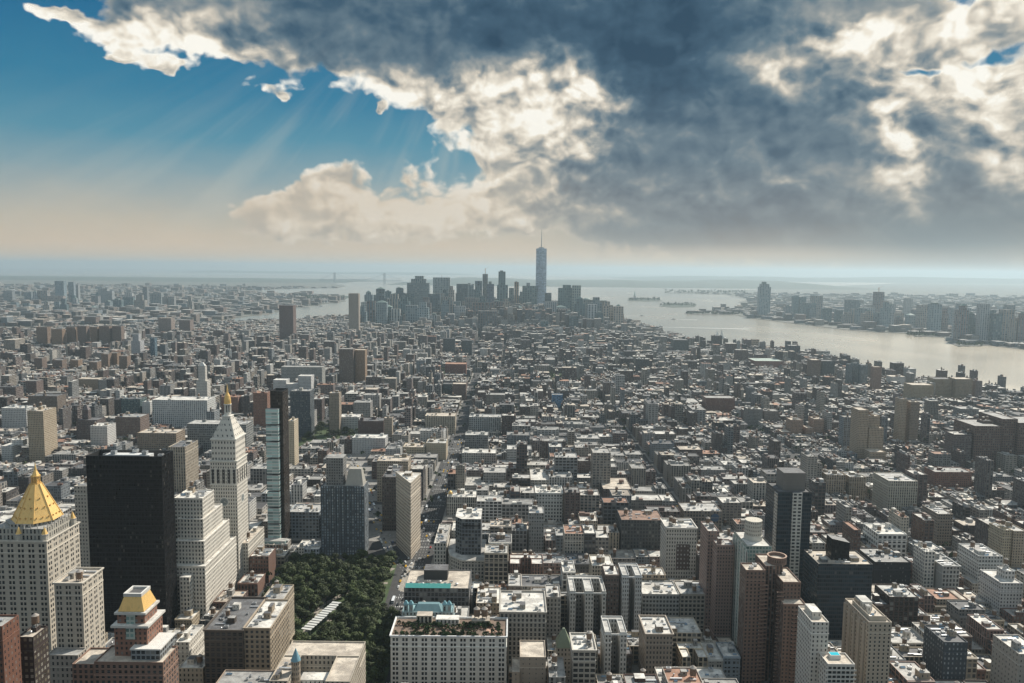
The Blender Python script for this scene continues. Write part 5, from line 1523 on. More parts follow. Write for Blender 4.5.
for nm, lab, cat, tiers, st, rf, show in MID:
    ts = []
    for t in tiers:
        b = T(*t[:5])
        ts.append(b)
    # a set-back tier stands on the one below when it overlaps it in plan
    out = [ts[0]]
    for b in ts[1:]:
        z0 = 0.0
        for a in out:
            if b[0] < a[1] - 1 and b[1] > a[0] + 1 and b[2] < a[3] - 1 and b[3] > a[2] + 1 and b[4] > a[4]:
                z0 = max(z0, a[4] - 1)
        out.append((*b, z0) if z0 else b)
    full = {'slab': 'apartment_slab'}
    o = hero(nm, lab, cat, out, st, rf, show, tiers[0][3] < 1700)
    if nm == 'pilaster_block':
        x0, x1, y0, y1, h = T(*tiers[0][:5]); cx, cy = o.location.x, o.location.y
        b = MB(); b.cyl(x0 - cx + 4, y0 - cy + 4, 3, h - 1, h + 3, (.55, .53, .48), n=12); b.build('dome_drum', o)
        b = MB(); b.cyl(x0 - cx + 4, y0 - cy + 4, 3, h + 3, h + 5.5, (.8, .5, .1), MT['gold'], 12, 2.2); b.cyl(x0 - cx + 4, y0 - cy + 4, 2.2, h + 5.5, h + 7.5, (.8, .5, .1), MT['gold'], 12, .1); b.build('gilded_dome', o)
    if nm == 'dome_block':
        x0, x1, y0, y1, h = T(*tiers[1][:5]); cx, cy = o.location.x, o.location.y
        b = MB(); b.loft(rect(x0 - cx, x1 - cx, y0 - cy, y1 - cy), h, rect((x0 + x1) / 2 - cx - .5, (x0 + x1) / 2 - cx + .5, (y0 + y1) / 2 - cy - .5, (y0 + y1) / 2 - cy + .5), h + 9, (.12, .10, .1)); b.build('pointed_roof', o)
    if nm == 'stepped_tower':
        x0, x1, y0, y1, h = T(*tiers[1][:5]); cx, cy = o.location.x, o.location.y
        b = MB(); b.loft(rect(x0 - cx + 1, x1 - cx - 1, y0 - cy + 1, y1 - cy - 1), h, rect((x0 + x1) / 2 - cx - 1.5, (x0 + x1) / 2 - cx + 1.5, (y0 + y1) / 2 - cy - 1.5, (y0 + y1) / 2 - cy + 1.5), h + 8, (.5, .5, .48)); b.build('peaked_roof', o)
# brown housing towers at the far left, one row nearer than the other
k = 0
HN = {}
ORDN = ['first', 'second', 'third', 'fourth', 'fifth', 'sixth', 'seventh', 'eighth']
for xl, yt, d, w in sorted(((36, 327, 2950, 11), (51, 329, 2900, 11), (66, 327, 2950, 9), (77, 326, 2960, 9), (90, 327, 2950, 7), (99, 326, 2980, 10), (112, 326, 2990, 9),
                     (34, 358, 2300, 8), (70, 360, 2290, 8), (101, 354, 2360, 7), (109, 353, 2370, 8), (119, 356, 2340, 8), (52, 360, 2310, 10), (89, 362, 2270, 8))):
    HN[d > 2500] = HN.get(d > 2500, -1) + 1
    o = hero('housing_tower', f'brown brick housing tower, {ORDN[HN[d > 2500]]} from left in the ' + ('farther row by the water glimpse' if d > 2500 else 'nearer row at far left'), 'apartment tower',
             [T(xl, xl + w, yt, d + (k % 3) * 15, 24)], S((.21 + .03 * (k % 3), .16 + .015 * (k % 3), .135), 3, 2.9, .35, .5), R_GREY, yt + 13, False, group='brown housing towers at far left ' + ('farther row' if d > 2500 else 'nearer row'))
    k += 1
# ---- the downtown cluster
def tower(label, tiers, st, roof=R_GREY, m=None, cat='skyscraper', name='office_tower', group='towers of the far downtown cluster', top=None):
    ts = [T(*t) for t in tiers]
    out = [ts[0]]
    for b in ts[1:]:
        z0 = 0.0
        for a in out:
            if b[0] < a[1] - 1 and b[1] > a[0] + 1 and b[4] > a[4] and b[2] < a[3] and b[3] > a[2]:
                z0 = max(z0, a[4] - 1)
        out.append((*b, z0) if z0 else b)
    o = hero(name, label, cat, out, st, roof, None, False, None, None, m, group, 1.0)
    if top:
        x0, x1, y0, y1, h = out[-1][:5]; cx, cy = o.location.x, o.location.y
        kind, hh = top
        b = MB()
        if kind == 'pyramid':
            b.loft(rect(x0 - cx, x1 - cx, y0 - cy, y1 - cy), h, rect((x0 + x1) / 2 - cx - 2, (x0 + x1) / 2 - cx + 2, (y0 + y1) / 2 - cy - 2, (y0 + y1) / 2 - cy + 2), h + hh, (.16, .22, .20)); b.build('pyramid_roof', o)
        elif kind == 'dome':
            r_ = (x1 - x0) * .36
            for k in range(4):
                a, c = k * math.pi / 8, (k + 1) * math.pi / 8
                b.cyl((x0 + x1) / 2 - cx, (y0 + y1) / 2 - cy, r_ * math.cos(a), h + hh * math.sin(a), h + hh * math.sin(c), (.2, .25, .23), n=14, r1=max(.2, r_ * math.cos(c)))
            b.build('dome_roof', o)
        elif kind == 'box':
            b.box((x0 - cx) * .55 + (x1 - cx) * .45 - (x1 - x0) * .22, (x1 - cx) * .55 + (x0 - cx) * .45 + (x1 - x0) * .1, y0 - cy + 4, y1 - cy - 4, h - 1, h + hh, (.15, .19, .18)); b.build('roof_plant_room', o)
        elif kind == 'crane':
            X, Y = (x0 + x1) / 2 - cx, (y0 + y1) / 2 - cy
            b.box(X - 1.4, X + 1.4, Y - 1.4, Y + 1.4, h - 1, h + hh, (.4, .2, .08), MT['metal']); b.build('crane_mast', o)
            b = MB(); b.loft([(X - 12, Y - 1), (X - 12, Y + 1), (X - 11, Y + 1), (X - 11, Y - 1)][::-1], h + hh * .55, [(X + 22, Y - .7), (X + 22, Y + .7), (X + 23, Y + .7), (X + 23, Y - .7)][::-1], h + hh * 1.3, (.4, .2, .08), MT['metal']); b.build('crane_jib', o)
        elif kind == 'spire':
            b.cyl((x0 + x1) / 2 - cx, (y0 + y1) / 2 - cy, 2.5, h - 1, h + hh, (.3, .33, .34), n=8, r1=.4); b.build('spire', o)
    return o
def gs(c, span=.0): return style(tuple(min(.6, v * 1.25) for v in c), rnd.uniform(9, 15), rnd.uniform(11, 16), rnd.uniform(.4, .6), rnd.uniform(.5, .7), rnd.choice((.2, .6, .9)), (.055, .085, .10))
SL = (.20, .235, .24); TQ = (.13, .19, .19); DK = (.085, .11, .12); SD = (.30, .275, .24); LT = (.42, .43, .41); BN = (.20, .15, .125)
DT = [
 ('grey block at the left end of the downtown cluster', [(361, 371, 302, 4350, 40)], gs(LT), None),
 ('dark tower with a small cap, second from the left of downtown', [(374, 388, 298, 4500, 40), (376, 384.5, 289, 4510, 24)], gs(DK), ('pyramid', 10)),
 ('sandy tower with a stepped top in the left of downtown', [(387, 400, 299, 4300, 36), (390, 398, 294, 4305, 26)], gs(SD), None),
 ('dark capped tower left of the broad shouldered downtown tower', [(394.5, 404.5, 293, 4700, 36), (396, 403, 288, 4705, 24)], gs(DK), ('dome', 8)),
 ('pale lit slab low at the left of downtown', [(391, 400, 309, 4000, 30)], gs(LT), None),
 ('broad shouldered grey tower, the bulkiest at left of downtown', [(407, 429, 283, 4750, 60), (411, 426, 279, 4752, 50), (415, 423.5, 276, 4755, 36)], gs(SL, .4), None),
 ('dark slab at the foot of the bulky grey downtown tower', [(428, 440, 294, 4300, 36)], gs(DK), None),
 ('pale wide slab with a flat top left of centre downtown', [(433, 450, 277.5, 4900, 44)], gs((.32, .36, .36), .4), ('spire', 18)),
 ('lower sandy block under the pale wide downtown slab', [(441, 452, 297, 4350, 36)], gs(SD), None),
 ('dark flat topped tower right of the pale wide slab', [(456.5, 468, 284, 4700, 44)], gs(DK), None),
 ('brown grey block in front of the dark flat topped tower', [(465, 479, 298, 4200, 40)], gs((.21, .195, .18)), None),
 ('pale thin twin topped tower peeking between dark towers', [(468, 470.5, 283, 4900, 24), (471.5, 474, 284, 4900, 24)], gs(LT), None),
 ('navy tower with a dark cap left of the crane tower', [(475, 482, 281, 4650, 34)], gs((.10, .13, .17)), None),
 ('narrow tower under construction with a crane on top', [(482.6, 487.8, 274, 4600, 24)], gs((.17, .16, .14)), ('crane', 34)),
 ('dark blue tower with a rust coloured building hoist', [(487, 494, 284, 4400, 30)], gs((.11, .12, .16)), ('box', 14)),
 ('dark brown wide block low in the middle of downtown', [(478, 497, 311, 3750, 40)], gs((.13, .115, .11)), None),
 ('slim green glass tower with a lower shoulder, left of the spire tower', [(497, 508, 285, 4500, 36), (498.5, 505.5, 271.5, 4505, 26)], gs(TQ, .4), ('box', 6)),
 ('grey green block right of the slim green tower', [(509, 514, 288, 4600, 26)], gs(SL), None),
 ('brown concrete tower shell with an orange rim', [(514.4, 518.8, 282, 4500, 22)], gs((.30, .21, .14)), ('box', 4)),
 ('wide dark tower directly left of the spire tower', [(522.5, 537, 286, 4550, 40)], gs(TQ, .3), None),
 ('brown low stepped block in front of the spire tower', [(509, 532, 314, 3900, 40), (514, 528, 309, 3905, 28)], gs((.22, .145, .115)), None),
 ('pale slope roofed block at the foot of the spire tower', [(533, 551, 311, 4150, 40)], gs((.46, .50, .48)), ('box', 5)),
 ('rounded dark tower at the right foot of the spire tower', [(545, 551.5, 293, 4400, 28)], gs(DK), None),
 ('dark tower with a pale cap low right of the spire tower', [(541, 548, 321, 3700, 26)], gs((.10, .15, .16)), None),
 ('green glass slab with a slanted corner right of the spire tower', [(558.5, 572, 288, 4350, 40), (563, 571, 285, 4352, 30)], gs(TQ, .3), None),
 ('pale green slab paired with the slanted green one', [(572.3, 581, 285.5, 4330, 34)], gs((.27, .31, .29), .4), None),
 ('brownish block below the pair of green slabs', [(558, 570, 309, 4050, 34)], gs((.23, .19, .17)), None),
 ('dark glass block low below the pale green slab', [(569, 578.5, 316, 3750, 28)], gs((.075, .105, .115)), None),
 ('domed tower in the right of downtown', [(581.5, 593, 300, 4250, 36)], gs((.24, .25, .24)), ('dome', 12)),
 ('narrow block between the domed and flat riverside towers', [(593, 598, 304, 4280, 26)], gs(SL), None),
 ('flat topped tan tower near the right end of downtown', [(597.5, 610, 301.5, 4220, 36)], gs((.27, .245, .215)), ('box', 5)),
 ('pyramid topped brown tower at the right end of downtown', [(613, 624, 314, 4150, 32), (615, 622, 307, 4155, 24)], gs((.22, .17, .15)), ('pyramid', 14)),
]
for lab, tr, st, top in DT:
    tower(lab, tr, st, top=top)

def spire_tower():
    d = 4606
    xc = lat(540.8, 300, d, 200); w = 31.0
    h = hgt(540.8, 248.5, d); tip = hgt(540.8, 229, d)
    root = thing('spire_tower', 'tallest tower downtown, chamfered silver glass with a needle spire', 'skyscraper', (xc, d, 0), 'towers of the far downtown cluster')
    hb = 56.0
    b = MB(); b.prism(rect(-w, w, -w, w), 0, hb, style(LT), None, MT['spire']); b.build('base', root)
    # square turning into a square turned by 45 degrees: eight tall triangles
    m = MB()
    B = rect(-w, w, -w, w); q = w * 1.0
    Tp = [(0, -q), (q, 0), (0, q), (-q, 0)]
    for i in range(4):
        a, c = B[i], B[(i + 1) % 4]; t, u = Tp[i], Tp[(i + 1) % 4]
        m.face([(*a, hb), (*c, hb), (*t, h)], MT['spire'], uv=[(0, hb), (62, hb), (31, h)])
        m.face([(*c, hb), (*u, h), (*t, h)], MT['spire'], uv=[(0, hb), (22, h), (-22, h)])
    m.face([(*p, h) for p in Tp], MT['roof'], R_GREY)
    m.build('glass_shaft', root)
    b = MB(); b.cyl(0, 0, 17, h, h + 7, (.35, .38, .40), MT['metal'], 20); b.build('communications_ring', root)
    b = MB(); b.cyl(0, 0, 2.6, h + 7, h + 40, (.30, .33, .35), MT['metal'], 8, 2.0); b.cyl(0, 0, 2.0, h + 40, tip, (.32, .35, .37), MT['metal'], 8, .5)
    for k in range(4):
        b.cyl(0, 0, 3.4 - .5 * k, h + 20 + 22 * k, h + 22 + 22 * k, (.3, .33, .35), MT['metal'], 8)
    b.build('spire', root)
    reserve(xc - w, xc + w, d - w, d + w)
spire_tower()

# ---- across the river
G2 = 'towers on the far river bank'
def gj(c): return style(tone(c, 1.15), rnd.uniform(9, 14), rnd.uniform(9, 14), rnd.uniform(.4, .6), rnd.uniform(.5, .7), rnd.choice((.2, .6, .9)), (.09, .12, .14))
JC = [
 ('tallest bluish tower on the far bank with a beaked top', [(759.8, 771, 287, 5600, 46), (761, 769.5, 284, 5604, 36)], gj((.24, .30, .32)), ('box', 16)),
 ('low red brown terminal shed beside the beaked tower', [(790, 812, 322, 5060, 60)], gj((.30, .20, .17)), None),
 ('teal tower, left one of a pair on the far bank', [(793.5, 799, 296, 5500, 34)], gj((.14, .20, .21)), None),
 ('teal tower, right one of a pair on the far bank', [(800, 806.5, 297, 5500, 34)], gj((.16, .22, .22)), None),
 ('dark slant roofed slab in front of the teal pair', [(803, 816, 303, 5300, 40)], gj((.12, .17, .175)), None),
 ('brownish grey round topped tower right of the teal pair', [(812, 823, 296, 5600, 40)], gj((.26, .24, .22)), None),
 ('dark flat slab halfway along the far bank', [(847, 860.5, 300, 5300, 40)], gj((.13, .165, .175)), None),
 ('pale broad block at the far waterline below the dark flat slab', [(850.5, 865.5, 312, 4850, 40)], gj((.34, .37, .375)), None),
 ('pale narrow block at the far waterline, beside the broad one', [(866, 875, 308, 4850, 36)], gj((.37, .39, .385)), None),
 ('tower with a dark red unfinished top and crane on the far bank', [(875.5, 884.5, 292, 5100, 34)], gj((.20, .165, .16)), ('crane', 30)),
 ('pinkish tower right of the unfinished far bank tower', [(883, 889, 301, 4900, 30)], gj((.34, .28, .24)), None),
 ('pale tower behind the pinkish far bank tower', [(889.5, 896, 304, 4950, 30)], gj((.36, .36, .34)), None),
 ('tan low block at the far waterline in the middle', [(893, 904, 313, 4750, 34)], gj((.33, .28, .235)), None),
 ('pale slab standing alone further inland on the far bank', [(905.5, 913, 298.5, 5500, 30)], gj((.38, .39, .38)), None),
 ('dark brown block, left of a long row on the far bank', [(914, 924, 310, 5000, 40)], gj((.15, .145, .15)), None),
 ('brown slab in the middle of a long row on the far bank', [(924, 935, 308, 5000, 40)], gj((.24, .195, .17)), None),
 ('brown slab at the right end of a long row on the far bank', [(935.2, 944, 309, 5000, 40)], gj((.27, .215, .185)), None),
 ('blue grey tower with white side strips near the right end of the far bank', [(951, 971.5, 308, 4700, 40), (958, 967, 304, 4710, 26)], gj((.25, .29, .31)), None),
 ('white green apartment block at the waterline in front of the blue grey tower', [(956.5, 963.5, 318, 4400, 30)], gj((.44, .48, .45)), None),
 ('tan block at the waterline right of the white green one', [(964, 970, 318, 4400, 30)], gj((.34, .30, .25)), None),
 ('pair of pale slabs at the waterline near the right edge', [(973, 978, 319, 4350, 30), (979, 990, 319, 4380, 30)], gj((.38, .41, .39)), None),
 ('pale green low block far right of the far bank', [(993, 1001, 323, 4300, 34)], gj((.36, .42, .39)), None),
 ('dark tower near the right edge of the far bank', [(1007, 1015.5, 305, 4550, 34)], gj((.17, .18, .18)), None),
 ('brown block at the right edge of the far bank', [(1012, 1019, 318, 4250, 30), (1019, 1030, 321, 4240, 30)], gj((.28, .24, .21)), None),
]
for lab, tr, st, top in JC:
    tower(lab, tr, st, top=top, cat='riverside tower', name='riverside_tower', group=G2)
hero('ferry_terminal', 'long white pier shed on the far waterline', 'pier shed', [T(812, 842, 324.5, 4920, 50)], style((.55, .55, .53), 6, 6, .3, .4), R_WHITE, None, False)

# ---- across the river at the left
G3 = 'towers of the far left downtown across the river'
BKT = [
 ('tallest blue tower at far left on the horizon', [(54.5, 63.5, 281, 6900, 44)], gj((.17, .23, .27))),
 ('second tall blue tower right of the tallest at far left', [(68, 73.5, 282, 7000, 34)], gj((.24, .28, .31))),
 ('pale thin tower beside the second tall blue one at far left', [(74, 78, 284.5, 7050, 30)], gj((.34, .34, .33))),
 ('dark block at the left edge on the skyline', [(3, 12, 291, 6700, 40)], gj((.22, .23, .24))),
 ('dark narrow tower with a pale foot at far left', [(24, 31, 292, 6600, 36)], gj((.17, .20, .22))),
 ('brown broad tower left of the tallest far left tower', [(37, 47, 290.5, 6600, 44)], gj((.27, .225, .20))),
 ('pinkish low block below the tallest far left tower', [(47, 63, 296, 6500, 44)], gj((.31, .25, .225))),
 ('grey broad tower in the middle of the far left skyline', [(98, 107, 288.5, 6500, 40), (107, 112, 291, 6500, 40)], gj((.27, .29, .30))),
 ('dark block left of the grey broad far left tower', [(91, 98, 296, 6300, 40)], gj((.19, .185, .19))),
 ('white faced block at far left with a dark cap', [(122, 135, 296, 6100, 40), (125, 132, 293, 6110, 26)], gj((.46, .455, .44))),
 ('slim dark tower with an antenna like top at far left', [(142.5, 147, 287, 6200, 26)], gj((.20, .205, .21))),
 ('green grey broad block right of the slim dark far left tower', [(150, 161, 293, 6100, 44)], gj((.24, .25, .245))),
 ('pair of tan slabs at the right end of the far left skyline', [(162, 167, 297, 6000, 34), (168, 174, 296.5, 6000, 34)], gj((.29, .265, .24))),
 ('pale block low in the far left skyline by the bridge', [(88, 103, 314, 4800, 40)], gj((.42, .43, .44))),
]
for lab, tr, st in BKT:
    tower(lab, tr, st, cat='distant tower', name='distant_tower', group=G3)

# lower rows that fill the skylines out, told apart by colour and their place from the left
ORD = ['first', 'second', 'third', 'fourth', 'fifth', 'sixth', 'seventh', 'eighth', 'ninth', 'tenth', 'eleventh', 'twelfth', 'thirteenth', 'fourteenth', 'fifteenth', 'sixteenth', 'seventeenth', 'eighteenth', 'nineteenth', 'twentieth', 'twenty-first', 'twenty-second', 'twenty-third', 'twenty-fourth']
def row(xa, xb, n, ytop, dd, w, cols, what, cat, name, grp, seed, mk, shore=None):
    r = random.Random(seed); cnt = {}
    for k in range(n):
        x = xa + (xb - xa) * (k + r.uniform(.1, .9)) / n
        nm, c = r.choice(cols)
        i = cnt.get(nm, 0); cnt[nm] = i + 1
        ww = r.uniform(*w); y = r.uniform(*ytop); d = r.uniform(*dd)
        if shore: d = dist(x, np.interp(x, *shore) - r.uniform(2.5, 5.5))
        t = [(x, x + ww, y, d, r.uniform(24, 44))]
        if r.random() < .5: t.append((x + ww * .18, x + ww * .8, y - r.uniform(2, 6), d + 4, 16))
        tower(f'{nm} block, {ORD[i]} such from left in {what}', t, mk(tone(c, r.uniform(.8, 1.2))), cat=cat, name=name, group=grp, top=r.choice((None, None, None, ('box', 6), ('box', 9), ('pyramid', 10))))
PAL = [('pale grey', (.36, .38, .39)), ('blue grey', (.20, .25, .27)), ('sandy', (.32, .28, .24)), ('dark teal', (.10, .15, .16)), ('brown', (.19, .15, .135))]
row(362, 532, 22, (286, 299), (4500, 4950), (5, 10), PAL, 'the taller rear row of downtown', 'city block', 'downtown_block', 'blocks in the rear row of downtown', 13, gs)
row(352, 616, 50, (301, 316), (3900, 4300), (6, 12), PAL, 'the lower row of downtown', 'city block', 'downtown_block', 'blocks in the lower row of downtown', 3, gs)
row(782, 1022, 30, (304, 321), (4700, 5300), (5, 11), PAL, 'the far bank row', 'riverside block', 'riverside_block', 'blocks along the far bank', 4, gj, ((766, 800, 848, 880, 910, 944, 958, 1024), (319.5, 324, 329.5, 332, 333, 337, 345, 348)))
row(2, 200, 26, (294, 312), (5300, 6600), (5, 11), PAL, 'the far left skyline', 'distant block', 'distant_block', 'blocks of the far left skyline', 5, gj)

# ---- long suspension bridge in the haze
def bridge():
    d1, d2 = 16600, 16100
    a = (lat(334.8, 280, d1), d1); c = (lat(384.6, 280, d2), d2)
    root = thing('suspension_bridge', 'long grey suspension bridge with two towers on the hazy horizon', 'bridge', (a[0], a[1], 0))
    steel = (.20, .24, .25)
    def rel(p): return (p[0] - a[0], p[1] - a[1])
    for p in (a, c):
        x, y = rel(p); b = MB()
        for s in (-22, 22):
            b.box(x + s * .6 - 7, x + s * .6 + 7, y - 12, y + 12, -3, 211, steel, MT['plain'])
        for z in (75, 140, 196):
            b.box(x - 6.2, x + 6.2, y - 9, y + 9, z, z + 14, steel, MT['plain'], True, True)
        b.build('bridge_tower', root)
    b = MB()
    x1, y1 = rel(c)
    def seg(p, q, r_):
        b.face([(p[0], p[1], p[2] - r_), (q[0], q[1], q[2] - r_), (q[0], q[1], q[2] + r_), (p[0], p[1], p[2] + r_)], MT['plain'], steel)
        b.face([(p[0], p[1] + 25, p[2] + r_), (q[0], q[1] + 25, q[2] + r_), (q[0], q[1] + 25, q[2] - r_), (p[0], p[1] + 25, p[2] - r_)], MT['plain'], steel)
        b.face([(p[0], p[1], p[2] + r_), (q[0], q[1], q[2] + r_), (q[0], q[1] + 25, q[2] + r_), (p[0], p[1] + 25, p[2] + r_)], MT['plain'], steel)
    seg((-.38 * x1, 400, 30), (1.4 * x1, y1, 30), 5)
    seg((-.38 * x1, 400, 60), (-.3 * x1, 300, 62), 5); seg((-.3 * x1, 300, 62), (1.3 * x1, y1, 62), 5)
    b.build('deck', root)
    b = MB(); n = 16
    for k in range(n):
        def cz(t): return 72 + 132 * (2 * t - 1) ** 2
        t, u = k / n, (k + 1) / n
        seg((x1 * t, y1 * t, cz(t)), (x1 * u, y1 * u, cz(u)), 2.2)
    seg((-.33 * x1, 300, 60), (0, 0, 204), 2.2); seg((x1, y1, 204), (1.33 * x1, y1, 60), 2.2)
    b.build('main_cable', root)
bridge()

# ---- nearer bridges over the left river, statue, ventilation tower, boats
def statue():
    d = dist(634.6, 299.6); x = lat(634.6, 299.6, d)
    root = thing('statue', 'green statue with a raised torch on a tall stone pedestal, small island in the bay', 'statue', (x, d, -1))
    b = MB()
    b.prism(ngon(0, 0, 46, 11), 0, 20, style(STONE, 4, 5, 0, 0), STONE)
    b.loft(rect(-13, 13, -13, 13), 20, rect(-9, 9, -9, 9), 47, STONE); b.build('pedestal', root)
    g = (.20, .34, .29)
    b = MB()
    prof = [(7, 47), (6.6, 54), (5.4, 64), (5.0, 72), (5.6, 78), (3.0, 81), (1.6, 82.5)]
    for (r0, z0), (r1, z1) in zip(prof, prof[1:]):
        b.cyl(0, 0, r0, z0, z1, g, n=12, r1=r1, cap=False)
    b.cyl(0, 0, 2.4, 82.5, 85, g, n=12, r1=2.9, cap=False); b.cyl(0, 0, 2.9, 85, 88.5, g, n=12, r1=1.6)
    for k in range(7):
        a_ = math.pi * (k + .5) / 7
        b.face([(math.cos(a_) * 2, -1, 87 + math.sin(a_) * 1), (math.cos(a_ + .12) * 2, -1, 87 + math.sin(a_ + .12)), (math.cos(a_) * 5, -1, 88 + math.sin(a_) * 4)], MT['plain'], g)
    b.loft(rect(-5.2, -3, -1.4, 1.4), 76, rect(-7.4, -5.6, -1.1, 1.1), 92, g)
    b.loft(rect(2.5, 6.5, -2.5, .5), 66, rect(2.5, 6, -3.2, -.5), 77, g)
    b.build('robed_figure', root)
    b = MB(); b.cyl(-6.5, 0, .7, 92, 95, g, n=8, r1=1.6); b.cyl(-6.5, 0, 1.3, 95, 99, (.8, .5, .1), MT['gold'], 8, .1); b.build('torch', root)
statue()
def vent_tower():
    d = dist(755.5, 350); x0, x1 = lat(752.3, 350, d), lat(759, 350, d)
    h = hgt(755, 339.5, d)
    root = hero('ventilation_tower', 'square beige tunnel ventilation tower standing in the river at the end of its pier', 'tower', [(x0, x1, d, d + 26, h)], style((.42, .34, .26), 5, 9, .5, .6), R_GREY, None, False)
    b = MB(); cx, cy = root.location.x, root.location.y
    b.box(x0 - cx - 3, x1 - cx + 3, d - cy - 3, d + 26 - cy + 3, -2.8, 4, (.25, .24, .22)); b.build('footing', root)
    p = gp(752, 350.5); q = gp(700, 347.5)
    b = MB(); b.loft([(q[0], q[1] - 8), (p[0], p[1] - 8), (p[0], p[1] + 8), (q[0], q[1] + 8)], -1.4, [(q[0], q[1] - 8), (p[0], p[1] - 8), (p[0], p[1] + 8), (q[0], q[1] + 8)], 1.2, (.30, .29, .27))
    o = b.build('pier', None); o['label'] = 'long low concrete pier leading out to the beige ventilation tower'; o['category'] = 'pier'
vent_tower()
def boat(label, px, py, L, hd, wake, cat='boat', c=(.7, .7, .68), sail=False):
    x, y = gp(px, py, -3)
    root = thing('sailing_ship' if sail else 'ferry_boat', label, cat, (x, y, -3))
    root.rotation_euler = (0, 0, hd)
    b = MB(); w = L * .13
    A = [(-L / 2, -w), (L * .25, -w), (L / 2, 0), (L * .25, w), (-L / 2, w)]
    b.loft([(u * .92, v * .8) for u, v in A], 0, A, L * .09, c); b.build('hull', root)
    b = MB(); b.prism(rect(-L * .36, L * .18, -w * .7, w * .7), L * .09, L * .19, style((.72, .72, .7), 2.5, 3, .5, .5), (.7,) * 3); b.box(-L * .05, L * .12, -w * .5, w * .5, L * .19, L * .25, (.7, .7, .68)); b.build('cabin', root)
    b = MB(); b.cyl(-L * .1, 0, L * .012, L * .19, L * (.75 if sail else .38), (.3, .25, .2), n=6); b.build('mast', root)
    if sail:
        b = MB()
        for (a0, a1, z0, z1) in ((-.30, -.02, .16, .72), (.02, .36, .14, .62)):
            b.loft([(L * a0, -.3), (L * a1, -.3), (L * a1, .3), (L * a0, .3)], L * z0, [(L * (a0 + a1) / 2 - .3, -.2), (L * (a0 + a1) / 2 + .3, -.2), (L * (a0 + a1) / 2 + .3, .2), (L * (a0 + a1) / 2 - .3, .2)], L * z1, (.78, .77, .73))
        b.build('sails', root)
    if wake:
        b = MB(); b.face([(x + 0 * L, y, -2.985) for _ in ()] or [(-L * .45, -w * .6, .02), (-L * .45, w * .6, .02), (-wake, w * 2.6, .02), (-wake, -w * 2.6, .02)][::-1], MT['plain'], (.55, .57, .56)); b.build('wake', root)
boat('white tall ship under sail in mid river', 719.5, 338.5, 60, R(165), 0, 'ship', sail=True)
boat('small grey ferry trailing a long wake off the tip of downtown', 660, 327, 40, R(170), 500)
boat('white ferry leaving a pale wake left of the two small islands', 642, 316, 34, R(5), 420)
boat('tiny ferry in mid bay below the second island', 673, 319.5, 34, R(175), 160)
boat('white ferry on the water behind the left towers', 321, 306.5, 36, R(20), 160)
# ------------------------------------------------------------------ avenues, blocks and the thousands of ordinary buildings
AVE = [(-3160, 26), (-2950, 26), (-2740, 26), (-2530, 26), (-2320, 26), (-2110, 26), (-1900, 26), (-1690, 26), (-1480, 26), (-1270, 26), (-1060, 30), (-855, 30), (-655, 30), (-520, 22), (-385, 34), (-103, 30), (222, 30), (497, 30), (775, 30), (1050, 30), (1330, 30), (1610, 30)]
STREET0, STREETW, PITCH_ST = 250.0, 16.0, 80.0
def inside(poly, x, y):
    c = False; n = len(poly); j = n - 1
    for i in range(n):
        a, b = poly[i], poly[j]
        if (a[1] > y) != (b[1] > y) and x < (b[0] - a[0]) * (y - a[1]) / (b[1] - a[1]) + a[0]:
            c = not c
        j = i
    return c
# parks and squares: (polygon, name)
PARK = [(-245, 600), (-98, 545), (-98, 690), (-118, 700), (-122, 828), (-245, 834)]
U0, U1 = gp(300, 446), gp(350, 444)
PARK2 = rect(lat(297, 440, 1400), lat(352, 440, 1400), 1385, 1560)
PARK3 = rect(lat(530, 377, 2330), lat(574, 377, 2330), 2230, 2420)
PARK4 = rect(lat(425, 372, 2400), lat(447, 372, 2400), 2320, 2450)
def in_rect(P, x0, x1, y0, y1):
    xs = [p[0] for p in P]; ys = [p[1] for p in P]
    return x0 < max(xs) and x1 > min(xs) and y0 < max(ys) and y1 > min(ys)
# the diagonal avenue left of the wedge building
BW = [gp(430, 596), gp(393, 556), gp(378, 520), gp(366, 490), gp(352, 455)]
def near_diag(x0, x1, y0, y1, half=15):
    for a, b in zip(BW, BW[1:]):
        for k in range(24):
            t = k / 23
            X, Y = a[0] + (b[0] - a[0]) * t, a[1] + (b[1] - a[1]) * t
            if x0 - half < X < x1 + half and y0 - 3 < Y < y1 + 3:
                return True
    return False
def clear_height(x0, x1, y0, y1, h, margin=2.0):
    """lower a building until the sights behind it stay in view"""
    pa, _ = proj(x0, y0, h); pb, _ = proj(x1, y0, h)
    pc, _ = proj(x0, y1, h); pd, _ = proj(x1, y1, h)
    l, r_ = min(pa, pc), max(pb, pd)
    for (a, b, py, d) in SHOW:
        if y0 < d and l < b - 1 and r_ > a + 1:
            lim = hgt((l + r_) / 2, py + margin, y1)
            h = min(h, max(lim, 4))
    return h
WALLS = [CREAM, WHITE, TAN, BUFF, LIME, BRICK, PINK, BROWN, GREY, DGREY, BLUEG, STONE, RUST, UMBER]
def pick_wall(r, x, y):
    if y > 3550:
        return r.choices(range(14), (2, 3, 3, 2, 3, .5, .6, 1, 6, 3, 5, 5, .5, .5))[0]
    if y < 1500:
        w = (5, 4, 6, 4, 6, 3.5, 2, 3.5, 4, 2, 2, 6, 2.5, 2.5) if x < 300 else (4, 4, 5, 4, 3, 6, 3, 5, 3, 2, 2, 4, 4, 3)
    else:
        w = (2.5, 3, 4, 3.5, 2, 8, 5, 7, 3.5, 2, 2.5, 4, 6, 4)
    return r.choices(range(14), w)[0]
WNAME = ['cream', 'white', 'tan', 'buff', 'pale limestone', 'brick red', 'pinkish', 'brown', 'grey', 'dark grey', 'blue grey', 'stone grey', 'rusty brick', 'dark brown']
